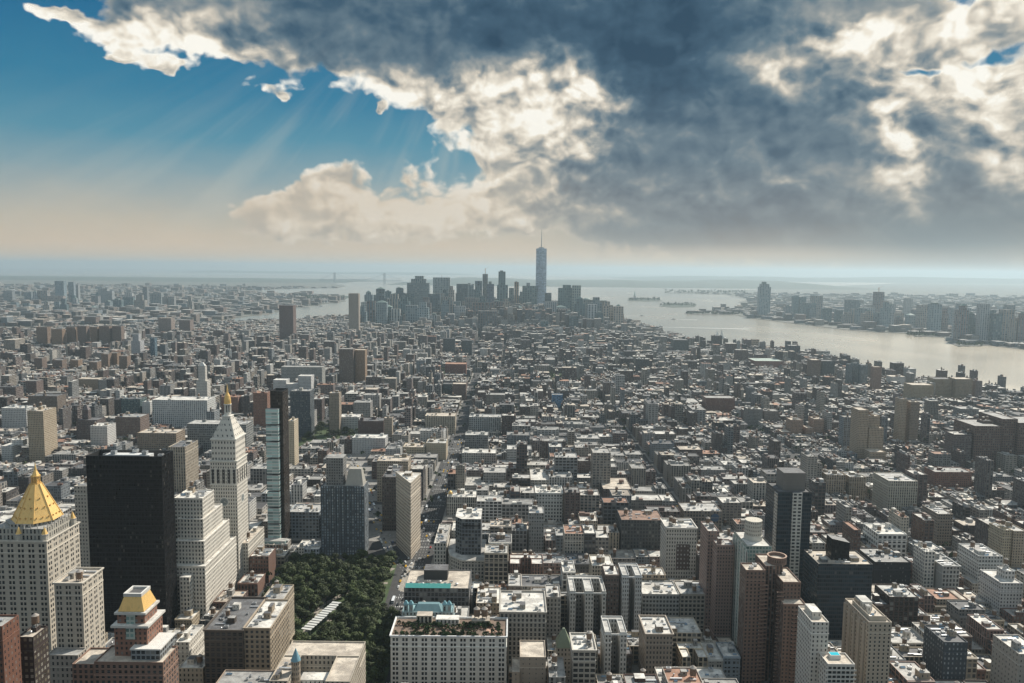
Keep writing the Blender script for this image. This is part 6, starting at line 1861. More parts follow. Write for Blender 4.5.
ROOFS = [(R_WHITE, 5.0, 'white roof'), (R_SILVER, 4.2, 'silver roof'), (R_GREY, 2.6, 'grey roof'), (R_TAR, 2.2, 'black tar roof'), (R_TAN, 1.6, 'tan roof'), (R_RED, .5, 'red roof')]
def height_at(r, x, y):
    h = height_base(r, x, y)
    if y < 2300 and abs(x + 103) < 62: h = max(h, r.uniform(26, 46))      # the walls of the long avenue
    return h
def height_base(r, x, y):
    if y < 1500:
        mid = math.exp(-((x - 30) / 260) ** 2)
        base = 20 + 30 * mid + (12 if x < -330 and y < 1150 else 0)
        if y > 1000: base *= 1 - .25 * min(1, (y - 1000) / 500)
        h = base * r.uniform(.62, 1.28)
        if r.random() < .035: h *= 1.5
        if x > 330 and r.random() < .10: h = r.uniform(34, 66)
        return max(11, h)
    if y < 3350:
        h = r.uniform(12, 25)
        if r.random() < .13: h = r.uniform(28, 60)
        if x < 120 and y < 2300 and r.random() < .40: h = r.uniform(28, 54)
        if 2450 < y < 3300 and -250 < x < 420 and r.random() < .3: h = r.uniform(26, 42)
        return h
    cx = -60
    k = math.exp(-((x - 10) / 520) ** 2)
    h = r.uniform(16, 34) + k * (r.choice((r.uniform(10, 60), r.uniform(40, 115))) if y > 3750 else r.uniform(0, 40))
    return h
def in_view(x0, x1, y0, y1, h):
    dep = y0 * CP + (CAM_H - h) * SP
    lim = .735 * dep + 40
    return x1 > -lim and x0 < lim and proj((x0 + x1) / 2, y1, h)[1] < 760
LOTS = []
def lots():
    r = random.Random(77)
    rows = int((5700 - STREET0) / PITCH_ST)
    for iy in range(rows):
        ya = STREET0 + iy * PITCH_ST + STREETW / 2
        yb = ya + PITCH_ST - STREETW
        for ia in range(len(AVE) - 1):
            xa = AVE[ia][0] + AVE[ia][1] / 2 + 4; xb = AVE[ia + 1][0] - AVE[ia + 1][1] / 2 - 4
            if ya > 1560:
                if AVE[ia][0] != -103: xa -= 5
                if AVE[ia + 1][0] != -103: xb += 5
            if ya > 2350:
                k = 70 * math.sin(ia * 2.4 + 1); xa += k - 4; xb += 70 * math.sin((ia + 1) * 2.4 + 1) + 4
            if ya > 1500:                         # the old town: narrower blocks
                pieces = max(1, round((xb - xa) / 95))
            else:
                pieces = 1
            for p in range(pieces):
                x0 = xa + (xb - xa) * p / pieces + (6 if p else 0); x1 = xa + (xb - xa) * (p + 1) / pieces - (6 if p < pieces - 1 else 0)
                block_lots(r, x0, x1, ya + 3, yb - 3)
def block_lots(r, x0, x1, ya, yb):
    ym = (ya + yb) / 2
    for half in (0, 1):
        x = x0
        while x < x1 - 5:
            far = ya > 1500
            w = r.choice((7.5, 9, 12, 15, 20, 26, 40) if far else ((12, 15, 20, 24, 30, 38) if x < 330 else (7, 9, 11, 14, 18, 26)))
            if ya > 3650: w = r.choice((18, 26, 34))
            w = min(w, x1 - x)
            if x1 - (x + w) < 6: w = x1 - x
            gap = r.uniform(3.5, 9.0) if r.random() < .8 else .6
            b0, b1 = (ya, ym - gap) if half == 0 else (ym + gap * .3, yb)
            if r.random() < .06 and w > 18 and half == 0:
                b0, b1 = ya, yb - 1
            LOTS.append((x, x + w - .15, b0, b1, r.random()))
            x += w
def wander(x, y):
    """streets of the old town lie askew: bend the plan smoothly"""
    t = min(1.0, max(0.0, (y - 1560) / 500.0))
    k = min(1.0, max(0.0, (x - 210) / 250.0))
    ang = .42 * t * k
    dx, dy = x - 210, y - 1560
    return (x - dy * ang * .55 * 1.0 * (1 if k > 0 else 0), y + dx * ang * .25)
lots()
GOOD = []
def trim(x0, x1, y0, y1):
    """cut a lot back to the part that no named building stands on"""
    for _ in range(6):
        hit = None
        for a in TAKEN:
            if x0 < a[1] and x1 > a[0] and y0 < a[3] and y1 > a[2]:
                hit = a; break
        if hit is None:
            return x0, x1, y0, y1
        a = hit
        opts = [(x0, a[0], y0, y1), (a[1], x1, y0, y1), (x0, x1, y0, a[2]), (x0, x1, a[3], y1)]
        opts = [o for o in opts if o[1] - o[0] > 6.5 and o[3] - o[2] > 8]
        if not opts: return None
        x0, x1, y0, y1 = max(opts, key=lambda o: (o[1] - o[0]) * (o[3] - o[2]))
    return None
rl = random.Random(5)
OUT = [(-122, 560), (-240, 590)]
for (x0, x1, y0, y1, q) in LOTS:
    if y1 - y0 < 6 or x1 - x0 < 5: continue
    if y0 > 1560 and x0 > 210:
        a = wander((x0 + x1) / 2, (y0 + y1) / 2); dx, dy = a[0] - (x0 + x1) / 2, a[1] - (y0 + y1) / 2
        x0, x1, y0, y1 = x0 + dx, x1 + dx, y0 + dy, y1 + dy
    cx, cy = (x0 + x1) / 2, (y0 + y1) / 2
    if not (inside(MAN, x0 - 12, y0) and inside(MAN, x1 + 12, y0) and inside(MAN, cx, y1 + 14)): continue
    if in_rect(PARK, x0, x1, y0, y1) or in_rect(PARK2, x0, x1, y0, y1) or in_rect(PARK3, x0, x1, y0, y1) or in_rect(PARK4, x0, x1, y0, y1): continue
    if near_diag(x0, x1, y0, y1): continue
    if -118 < x1 and x0 < -20 and 690 < y1 and y0 < 838 and x0 < lat(432, 560, 800): continue       # the open square
    t = trim(x0, x1, y0, y1)
    if t is None: continue
    x0, x1, y0, y1 = t
    cx, cy = (x0 + x1) / 2, (y0 + y1) / 2
    r = random.Random(int(q * 1e9))
    h = height_at(r, cx, cy)
    if not in_view(x0, x1, y0, y1, h): continue
    hc = clear_height(x0, x1, y0, y1, h)
    GOOD.append((x0, x1, y0, y1, max(min(h, hc), min(h, r.uniform(10, 15))), r))
GOOD.sort(key=lambda g: g[2])

def winstyle(r, col, y):
    k = r.random()
    g = r.choice(((.010, .012, .014), (.016, .018, .02), (.022, .026, .03), (.03, .036, .042)))
    if k < .58:
        return style(col, r.uniform(2.3, 3.4), r.uniform(3.2, 3.9), r.uniform(.42, .56), r.uniform(.52, .66), 0, g, seed=r.random(), pair=r.choice((0, 0, .6, 1.0)))
    if k < .84:
        return style(col, r.uniform(3.6, 5.4), r.uniform(3.8, 4.6), r.uniform(.62, .80), r.uniform(.58, .74), r.choice((0, 0, .4)), g, seed=r.random())
    return style(col, r.uniform(2.6, 4.2), r.uniform(3.3, 3.9), r.uniform(.42, .55), r.uniform(.58, .68), r.uniform(.4, .8), g, seed=r.random())

N_SINGLE = 185
def single(i, g):
    x0, x1, y0, y1, h, r = g
    cx, cy = (x0 + x1) / 2, (y0 + y1) / 2
    wi = pick_wall(r, cx, cy); col = tone(WALLS[wi], r.uniform(.6, 1.08))
    st = winstyle(r, col, y0)
    rf = r.choices(ROOFS, [q[1] for q in ROOFS])[0]
    w, d = x1 - x0, y1 - y0
    root = thing('city_building', '', 'building', (cx, cy, 0))
    wall, roofb = MB(), MB()
    X0, X1, Y0, Y1 = x0 - cx, x1 - cx, y0 - cy, y1 - cy
    plan = 'box'
    if w > 19 and d > 18 and h > 24 and r.random() < .45: plan = r.choice(('court', 'step', 'step'))
    if plan == 'court':
        a, c = X0 + w * r.uniform(.3, .38), X0 + w * r.uniform(.6, .7)
        ym = Y0 + d * r.uniform(.45, .6)
        for t in ((X0, a, Y0, ym), (c, X1, Y0, ym), (X0, X1, ym, Y1)):
            parapet_block(wall, *t, 0, h, st, rf[0], roofb=roofb)
        wall.prism(rect(a, c, Y0 + .3, ym), 0, h * .3, dict(st, win=(0, 0, 0, 0)), R_TAR)
        roof_fittings(root, r, X0 + .6, X1 - .6, ym + .6, Y1 - .6, h - 1, st, 1.0, 1.5)
    elif plan == 'step':
        hs = h * r.uniform(.72, .86); s = r.uniform(2.2, 4)
        parapet_block(wall, X0, X1, Y0, Y1, 0, hs, st, rf[0], roofb=roofb)
        parapet_block(wall, X0 + s * r.choice((0.02, 1)), X1 - s * r.choice((.02, 1)), Y0 + s, Y1 - .05, hs - 1, h, st, rf[0], roofb=roofb)
        roof_fittings(root, r, X0 + s + .6, X1 - s - .6, Y0 + s + .6, Y1 - .8, h - 1, st, 1.0, 1.5)
    else:
        parapet_block(wall, X0, X1, Y0, Y1, 0, h, st, rf[0], roofb=roofb, blank=(1,) if r.random() < .3 else ())
        roof_fittings(root, r, X0 + .6, X1 - .6, Y0 + .6, Y1 - .6, h - 1, st, 1.0, 1.8)
    wall.build('wall', root); roofb.build('roof', root)
    if plan != 'step' and plan != 'court' and r.random() < .6: belts(root, X0, X1, Y0, Y1, h, tone(col, r.choice((.75, 1.0, 1.2))))
    if plan != 'court' and r.random() < .5:
        b = MB(); hh = h if plan == 'box' else h * .0 + hs
        cc = tone(col, r.uniform(.8, 1.3))
        e = r.uniform(.5, 1.0)
        b.box(X0 + .02, X1 - .02, Y0 - e, Y0 - .02, hh - 1.7, hh - .3, cc, bottom=True); b.build('cornice', root)
    hn = 'low' if h < 16 else 'tall' if h > 44 else 'mid height'
    wn = 'narrow' if w < 13 else 'broad' if w > 26 else ''
    return root, dict(col=WNAME[wi], roof=rf[2], h=hn, w=wn, plan=plan, x=cx, y=y0, hh=h)

SINGLES = []
NEARSET = []
# those that show largest: nearest with their roof or front in the frame
def shown(g):
    x0, x1, y0, y1, h, r = g
    px, py = proj((x0 + x1) / 2, y0, h); qx, qy = proj((x0 + x1) / 2, y1, h)
    return -10 < px < 1034 and min(py, qy) < 676
cand = [g for g in GOOD if shown(g)]
one = set(id(g) for g in cand[:N_SINGLE])
for i, g in enumerate(cand[:N_SINGLE]):
    SINGLES.append(single(i, g))
# labels: the nearest landmark and the order of look-alikes beside it
def ordinal(n): return ['nearest', 'second', 'third', 'fourth', 'fifth', 'sixth', 'seventh', 'eighth', 'ninth', 'tenth'][n] if n < 10 else str(n + 1) + 'th'
SHORT = {}
def short_name(root):
    return SHORT.get(root.name)
for n_, s_ in (('stone_tower', 'gilded pyramid tower'), ('black_tower', 'black glass slab'), ('limestone_building', 'white ziggurat block'), ('clock_tower', 'white clock tower'), ('glass_tower', 'slim bronze glass tower'),
               ('wedge_building', 'wedge building'), ('white_hotel_building', 'planted roof terrace'), ('corner_office_building', 'dark topped corner block'), ('white_grid_building', 'white grid block'), ('white_tower', 'dark panelled white tower'),
               ('drum_tower', 'white drum tower'), ('brown_brick_tower', 'clustered brown brick tower'), ('dark_glass_tower', 'white striped dark glass tower'), ('black_office_building', 'finned dark office'), ('white_balcony_tower', 'rooftop pool tower'),
               ('beige_apartment_tower', 'beige masonry slab'), ('cornice_building', 'heavy corniced block'), ('turret_building', 'blue cone turret building'), ('dark_blue_building', 'dark blue brick block'), ('white_loft_building', 'white square windowed block'),
               ('brick_apartment_tower', 'gilded mansard tower'), ('apartment_tower', 'dark apartment tower by the park'), ('blank_wall_building', 'blank sided grey loft'), ('stepped_white_building', 'white stepped block'), ('square_loft_building', 'brown sided white roof loft'),
               ('long_loft_building', 'long grey loft'), ('slim_building', 'slim grey block'), ('grey_tower', 'slim plain grey tower'), ('mural_building', 'blue disc block'), ('black_brick_building', 'black brick block')):
    o = bpy.data.objects.get(n_)
    if o: SHORT[n_] = s_
LM = [(h[0], *proj(h[0].location.x, h[0].location.y, 20)) for h in HEROES if h[0].name in SHORT]
groups = {}
for root, a in SINGLES:
    px, py = proj(a['x'], a['y'], a['hh'])
    best = min(LM, key=lambda l: (l[1] - px) ** 2 + 2.2 * (l[2] - py) ** 2)
    dx, dy = px - best[1], py - best[2]
    rel = ('right of' if dx > 0 else 'left of') if abs(dx) > 1.3 * abs(dy) else ('in front of' if dy > 0 else 'behind')
    key = (a['col'], a['roof'], rel, SHORT[best[0].name])
    groups.setdefault(key, []).append((dx * dx + dy * dy, root, a))
for (colr, roof, rel, lm), lst in groups.items():
    lst.sort(key=lambda t: t[0])
    for n, (_, root, a) in enumerate(lst):
        adj = ' '.join(q for q in (a['h'] if a['h'] != 'mid height' else '', a['w'], colr) if q)
        kind = 'loft with a light court' if a['plan'] == 'court' else 'set back block' if a['plan'] == 'step' else 'building'
        if len(lst) == 1:
            lab = f"{adj} {kind} with {roof}, {rel} the {lm}"
        else:
            lab = f"{adj} {kind} with {roof}, {ordinal(n)} such {rel} the {lm}"
        if len(lab.split()) > 16:
            lab = lab.replace('loft with a light court', 'loft').replace(adj, ' '.join(q for q in (a['h'] if a['h'] != 'mid height' else '', colr) if q))
        if len(lab.split()) > 16:
            lab = lab.replace('set back block', 'block').replace('mid height ', '').replace('broad ', '').replace('narrow ', '')
        root['label'] = lab
        root['group'] = 'ordinary city buildings around the landmarks'

# everything smaller in the picture
def mass():
    b = MB()
    for g in GOOD:
        if id(g) in one: continue
        x0, x1, y0, y1, h, r = g
        cx, cy = (x0 + x1) / 2, (y0 + y1) / 2
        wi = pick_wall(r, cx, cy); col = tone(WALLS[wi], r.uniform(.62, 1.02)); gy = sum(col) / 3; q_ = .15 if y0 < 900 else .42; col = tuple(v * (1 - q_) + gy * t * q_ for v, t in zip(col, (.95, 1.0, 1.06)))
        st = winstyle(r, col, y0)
        rf = r.choices(ROOFS, [q[1] for q in ROOFS] if y0 < 1100 else (1.5, 2.6, 3.6, 3.6, 2.4, .9))[0]
        rc = tone(rf[0], r.uniform(.62, 1.05))
        w, d = x1 - x0, y1 - y0
        P = rect(x0, x1, y0, y1)
        if y0 < 1500:
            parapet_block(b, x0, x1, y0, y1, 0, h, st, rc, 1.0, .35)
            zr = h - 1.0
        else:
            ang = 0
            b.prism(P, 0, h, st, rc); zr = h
        n = r.choice((1, 2, 2, 3)) if y0 < 2600 else r.choice((0, 1, 1, 2))
        for _ in range(n):
            bw, bd, bh = r.uniform(2.2, max(2.4, min(7, w * .4))), r.uniform(2.2, max(2.4, min(7, d * .35))), r.uniform(2, 4.8)
            bx, by = r.uniform(x0 + .5, max(x0 + .6, x1 - bw - .5)), r.uniform(y0 + .5, y1 - bd - .5)
            c = r.choice((col, col, R_SILVER, R_GREY, R_TAR, WHITE, BRICK))
            b.box(bx, bx + bw, by, by + bd, zr, zr + bh, tone(c, r.uniform(.65, 1.05)))
        if y0 < 1500:
            for _ in range(r.randint(1, 5)):
                ax, ay, s = r.uniform(x0 + 1, x1 - 3), r.uniform(y0 + 1, y1 - 3), r.uniform(.9, 2.4)
                b.box(ax, ax + s, ay, ay + s * r.uniform(.6, 1.4), zr, zr + r.uniform(.8, 2.0), r.choice(((.5, .51, .51), (.3, .3, .3), (.62, .62, .6), (.14, .14, .14))), MT['metal'])
        if y0 < 2300 and r.random() < .36:
            tx, ty = r.uniform(x0 + 2, x1 - 2), r.uniform(y0 + 2, y1 - 2)
            z = zr + r.uniform(1.5, 5)
            b.cyl(tx, ty, 1.8, zr + .2, z, (.09, .08, .07), MT['metal'], 5, 1.4, False)
            b.cyl(tx, ty, 1.8, z, z + 3.6, (.2, .13, .09), MT['timber'], 8, cap=False)
            b.cyl(tx, ty, 1.9, z + 3.6, z + 4.8, (.28, .25, .22), MT['timber'], 8, .1)
    b.build('distant_city_buildings', kind='stuff')
mass()

# the far banks: low roofs in their thousands, wall colours greyed to stand in for haze
def far_bank(name, poly, n, seed, ymax, hmax, cols):
    r = random.Random(seed); b = MB(); k = 0; tries = 0
    xs = [p[0] for p in poly]; ys = [p[1] for p in poly]
    while k < n and tries < n * 30:
        tries += 1
        y = min(ys) + (min(ymax, max(ys)) - min(ys)) * r.random() ** 1.7
        x = r.uniform(max(min(xs), -.74 * y), min(max(xs), .74 * y))
        if not inside(poly, x, y) or not inside(poly, x + 40, y) or not inside(poly, x, y - 40): continue
        w, d, h = r.uniform(14, 60) * (1 + y / 16000), r.uniform(14, 50) * (1 + y / 16000), r.uniform(8, 20) if r.random() < .88 else r.uniform(22, hmax)
        if not is_free(x, x + w, y, y + d): continue
        h = clear_height(x, x + w, y, y + d, h)
        c = r.choice(cols); rc = r.choice((R_SILVER, R_SILVER, R_GREY, R_GREY, R_GREY, R_TAR, R_TAR, R_TAN))
        b.prism(rect(x, x + w, y, y + d), -1, h, style(tone(c, r.uniform(.7, 1.1)), 4, 4, .45, .5, seed=r.random()), rc)
        k += 1
    b.build(name, kind='stuff')
far_bank('distant_city_buildings', BK, 3600, 21, 12500, 50, [DGREY, (.22, .19, .17), (.2, .17, .155), GREY, STONE, (.26, .20, .18), BLUEG])
far_bank('distant_city_buildings', NJ, 2600, 22, 11500, 46, [DGREY, (.22, .19, .17), (.2, .17, .155), GREY, STONE, (.26, .20, .18), BLUEG])
# ------------------------------------------------------------------ pavements, markings, park, trees, cars
def pavements():
    b = MB()
    rows = int((2600 - STREET0) / PITCH_ST)
    for iy in range(rows):
        ya = STREET0 + iy * PITCH_ST + STREETW / 2; yb = ya + PITCH_ST - STREETW
        for ia in range(len(AVE) - 1):
            xa = AVE[ia][0] + AVE[ia][1] / 2; xb = AVE[ia + 1][0] - AVE[ia + 1][1] / 2
            if not in_view(xa, xb, ya, yb, 0) or not inside(MAN, xa, yb) or not inside(MAN, xb, yb): continue
            if in_rect(PARK, xa + 30, xb - 30, ya + 10, yb - 10): continue
            if -118 < xb and xa < 60 and 680 < yb and ya < 838:
                xa2 = lat(432, 560, 800) - 4
                if xa2 < xb: b.box(max(xa, xa2), xb, ya, yb, 0, .15, (.25,) * 3, MT['pavement'])
                continue
            b.box(xa, xb, ya, yb, 0, .15, (.25,) * 3, MT['pavement'])
    b.build('pavement', kind='structure')
pavements()
def square_paving():
    # triangle before the prow and the plaza between the two avenues
    a = MB()
    P = [gp(411, 562), gp(404, 573), gp(398, 590), gp(404, 592), gp(413, 575), gp(416, 563)]
    n = len(P)
    P = P[::-1] if sum((P[(i + 1) % n][0] - P[i][0]) * (P[(i + 1) % n][1] + P[i][1]) for i in range(n)) > 0 else P
    a.face([(x, y, .012) for x, y in P], MT['path'])
    Q = [gp(372, 520), gp(384, 522), gp(395, 556), gp(389, 560)]
    a.face([(x, y, .012) for x, y in Q[::-1]], MT['path'])
    a.build('plaza_paving', kind='structure')
square_paving()
def markings():
    b = MB(); w = (.42, .42, .41)
    def dash(x, y0, y1, t=.18): b.face([(x - t, y0, .016), (x + t, y0, .016), (x + t, y1, .016), (x - t, y1, .016)], MT['plain'], w)
    for ax in (-103, 222):
        for off in (-6.6, -3.3, 0, 3.3, 6.6):
            y = 700
            while y < 2200:
                dash(ax + off, y, y + 3.5, .16); y += 9
        for iy in range(3, 20):
            yc = STREET0 + iy * PITCH_ST
            for s in (-11.5, 9.5):
                for k in range(12):
                    x = ax - 11 + 2 * k
                    b.face([(x, yc + s, .018), (x + .7, yc + s, .018), (x + .7, yc + s + 3, .018), (x, yc + s + 3, .018)], MT['plain'], w)
    for p, q in zip(BW, BW[1:]):
        L = math.hypot(q[0] - p[0], q[1] - p[1]); ux, uy = (q[0] - p[0]) / L, (q[1] - p[1]) / L
        s = 0
        while s < L - 4:
            for off in (-3.4, 0, 3.4):
                x, y = p[0] + ux * s - uy * off, p[1] + uy * s + ux * off
                b.face([(x - uy * .15, y + ux * .15, .02), (x + uy * .15, y - ux * .15, .02), (x + uy * .15 + ux * 3.5, y - ux * .15 + uy * 3.5, .02), (x - uy * .15 + ux * 3.5, y + ux * .15 + uy * 3.5, .02)], MT['plain'], w)
            s += 9
    b.build('road_markings', kind='structure')
markings()
PK = [(-238, 604), (-124, 560), (-97, 548), (-97, 690), (-120, 704), (-124, 826), (-238, 830)]
sheet('park_lawn', PK, .17, MT['lawn'], skirt=.17)
for nm, P in (('park_lawn', PARK2), ('park_lawn', PARK3), ('park_lawn', PARK4)):
    sheet(nm, P, .16, MT['lawn'], skirt=.16)
def paths():
    b = MB()
    def strip(p, q, w):
        L = math.hypot(q[0] - p[0], q[1] - p[1]); nx, ny = -(q[1] - p[1]) / L * w, (q[0] - p[0]) / L * w
        b.face([(p[0] - nx, p[1] - ny, b.z), (q[0] - nx, q[1] - ny, b.z), (q[0] + nx, q[1] + ny, b.z), (p[0] + nx, p[1] + ny, b.z)][::-1], MT['path'])
        b.z += .004
    b.z = .176
    for p, q in (((-236, 700), (-126, 720)), ((-236, 825), (-126, 610)), ((-236, 625), (-126, 815)), ((-182, 600), (-182, 828)), ((-236, 770), (-126, 775))):
        strip(p, q, 2.4)
    b.build('park_path', kind='structure')
paths()

# trees: a tapered trunk with limbs and a crown of many small leaf clumps
def tree_meshes(seed, h=13.0, rad=6.8, n=900, tone=1.0):
    r = random.Random(seed)
    b = MB()
    lobes = []
    for k in range(9):
        a, q = r.uniform(0, 6.28), rad * (r.uniform(.1, .35) if k < 3 else r.uniform(.45, .75))
        z = h * (r.uniform(.72, .86) if k < 3 else r.uniform(.45, .74))
        lobes.append((math.cos(a) * q, math.sin(a) * q, z, rad * r.uniform(.34, .5), r.uniform(.7, 1.35)))
    for k in range(n):
        L = r.choice(lobes)
        d = Vector((r.gauss(0, 1), r.gauss(0, 1), r.gauss(0, 1) + .25)).normalized()
        rr = r.uniform(.78, 1.06)
        p = Vector(L[:3]) + Vector((d.x, d.y, d.z * .8)) * L[3] * rr
        nn = (d + Vector((r.uniform(-.45, .45), r.uniform(-.45, .45), r.uniform(-.25, .5)))).normalized()
        t = nn.orthogonal().normalized(); t.rotate(Matrix.Rotation(r.uniform(0, 6.28), 3, nn)); u = nn.cross(t)
        s = r.uniform(.5, .95); g = L[4] * tone * r.uniform(.8, 1.25)
        b.face([p + t * s, p + u * s * .7 + nn * .1, p - t * s, p - u * s * .7 - nn * .1], MT['leaf'], (.039 * g, .054 * g, .021 * g))
    oc = b.build('crown'); crown = oc.data; bpy.data.objects.remove(oc)
    b = MB()
    b.cyl(0, 0, .34, 0, h * .4, (.1,) * 3, MT['bark'], 7, .22)
    for L in lobes[:6]:
        z0 = h * .33
        b.loft([(-.12, -.12), (.12, -.12), (.12, .12), (-.12, .12)], z0, [(L[0] * .8 - .04, L[1] * .8 - .04), (L[0] * .8 + .04, L[1] * .8 - .04), (L[0] * .8 + .04, L[1] * .8 + .04), (L[0] * .8 - .04, L[1] * .8 + .04)], L[2], (.1,) * 3, MT['bark'])
    ot = b.build('trunk'); trunk = ot.data; bpy.data.objects.remove(ot)
    return trunk, crown
TREES = [tree_meshes(100 + k, 13 + 1.4 * k, 6.6 + .5 * k, 1000, (.8, 1.05, 1.3, .95)[k]) for k in range(4)]
FARTREES = [tree_meshes(200 + k, 11, 5.5, 170, 1.0) for k in range(2)]
def plant_tree(x, y, z, label, group, r, src=TREES, s=1.0):
    tk, cr = r.choice(src)
    root = thing('park_tree', label, 'tree', (x, y, z), group)
    root.rotation_euler = (0, 0, r.uniform(0, 6.28)); k = s * r.uniform(.85, 1.25); root.scale = (k, k, k * r.uniform(.9, 1.15))
    link('trunk', tk, root); link('crown', cr, root)
    return root
def seg_dist(x, y, a, c):
    dx, dy = c[0] - a[0], c[1] - a[1]
    t = max(0, min(1, ((x - a[0]) * dx + (y - a[1]) * dy) / (dx * dx + dy * dy)))
    return math.hypot(x - a[0] - dx * t, y - a[1] - dy * t)
def park():
    r = random.Random(8); pts = []
    for _ in range(4000):
        x, y = r.uniform(-234, -100), r.uniform(552, 824)
        if x > -127 and y > 688: continue
        if x < -127 and y < 606: continue
        if not is_free(x - 3, x + 3, y - 3, y + 3): continue
        if seg_dist(x, y, gp(306, 640), gp(338, 611)) < 13: continue
        if any((x - a) ** 2 + (y - c) ** 2 < 9.4 ** 2 for a, c in pts): continue
        pts.append((x, y))
    for x, y in pts:
        edge = 'facing the avenue on the right' if x > -140 else 'on its left edge' if x < -220 else 'near the square at its far end' if y > 795 else 'in the thick of it' 
        plant_tree(x, y, .17, 'leafy park tree below the clock tower, ' + edge, 'park trees ' + edge, r)
    for P, nm, n in ((PARK2, 'leafy tree in the small park beyond the slim glass tower', 60), (PARK3, 'leafy tree in the far park right of the avenue', 50), (PARK4, 'leafy tree in the far park by the dark red block', 24)):
        xs = [p[0] for p in P]; ys = [p[1] for p in P]
        for k in range(n):
            plant_tree(r.uniform(min(xs) + 3, max(xs) - 3), r.uniform(min(ys) + 3, max(ys) - 3), .16, nm, nm.replace('leafy tree', 'trees'), r, FARTREES, 1.15)
park()
def street_trees():
    # yards and kerbside trees of the low quarters: one mass
    r = random.Random(31); b = MB()
    def clump(x, y, z, s, n):
        for k in range(n):
            a, e = r.uniform(0, 6.28), r.uniform(0, 1.5); q = s * r.uniform(.5, 1.0)
            p = Vector((x + math.cos(a) * math.cos(e) * q, y + math.sin(a) * math.cos(e) * q, z + s * .8 + math.sin(e) * q))
            nn = Vector((math.cos(a), math.sin(a), r.uniform(0, 1.5))).normalized(); t = nn.orthogonal().normalized(); u = nn.cross(t)
            ss = s * r.uniform(.3, .5); g = r.uniform(.7, 1.35)
            b.face([p + t * ss, p + u * ss, p - t * ss, p - u * ss], MT['leaf'], (.034 * g, .056 * g, .022 * g))
    n = 0
    for _ in range(60000):
        y = 640 + (3600 - 640) * r.random(); x = r.uniform(-.72, .72) * y
        if n > 4200: break
        if not inside(MAN, x, y) or not is_free(x - 4, x + 4, y - 4, y + 4): continue
        iy = (y - STREET0) / PITCH_ST; fy = abs(iy - round(iy)) * PITCH_ST
        mid = abs(fy - PITCH_ST / 2)
        zone = 1.0 if (x > 330 and y < 1500) or y > 1500 else .15
        if r.random() > zone: continue
        if (5 < fy < 9 and y < 2300) or mid < 3.5:
            clump(x, y, r.uniform(3, 7), r.uniform(2.6, 4.6), 16); n += 1
    # wooded strips: the river bend, islands, river parks and the far shore
    for (a, c, m, s) in (((672, 349), (690, 352), 110, 9), ((622, 324), (650, 330), 80, 8), ((700, 350), (740, 354), 60, 7), ((240, 352), (262, 345), 90, 8), ((100, 362), (135, 362), 120, 8), ((36, 348), (120, 346), 160, 8)):
        for k in range(m):
            t = r.random(); X, Y = gp(a[0] + (c[0] - a[0]) * t, a[1] + (c[1] - a[1]) * t)
            X += r.gauss(0, 14); Y += r.gauss(0, 30)
            if inside(MAN, X, Y) and is_free(X - 3, X + 3, Y - 3, Y + 3): clump(X, Y, 2, s * r.uniform(.6, 1.2), 14)
    for (x0, x1, y0, y1, m, s) in ((629, 660, 299.2, 300.8, 90, 14), (660, 695, 304, 306.4, 60, 12), (297, 344, 296.5, 299.6, 160, 14), (686, 745, 313.5, 314.4, 90, 10), (905, 945, 334, 336.5, 90, 9), (955, 1020, 344, 346, 80, 9), (664, 745, 291.5, 294, 110, 20)):
        for k in range(m):
            X, Y = gp(r.uniform(x0, x1), r.uniform(y0, y1))
            clump(X, Y, -1, s * r.uniform(.5, 1.2), 10)
    b.build('distant_trees', kind='stuff')
street_trees()

def white_shelter():
    a = gp(306, 640); c = gp(338, 611)
    x, y = (a[0] + c[0]) / 2, (a[1] + c[1]) / 2
    L = math.hypot(c[0] - a[0], c[1] - a[1]) / 2; ang = math.atan2(c[1] - a[1], c[0] - a[0])
    root = thing('striped_shelter', 'long shelter with a white striped roof among the park trees', 'shelter', (x, y, .18)); root.rotation_euler = (0, 0, ang)
    n = 13
    b = MB()
    for k in range(n):
        u0, u1 = -L + 2 * L * k / n, -L + 2 * L * (k + .62) / n
        b.box(u0, u1, -4.6, 4.6, 9.2, 9.5, (.50, .50, .48), bottom=True)
    b.build('striped_roof', root, kind='stuff')
    b = MB(); b.box(-L, L, -4.2, 4.2, 8.9, 9.18, (.18, .2, .2), MT['metal'], True, True); b.build('roof_deck', root)
    for k in range(6):
        for s in (-4, 4):
            b = MB(); u = -L + .8 + (2 * L - 1.6) * k / 5; b.cyl(u, s, .14, 0, 8.9, (.3, .3, .3), MT['metal'], 6); b.build('post', root)
white_shelter()

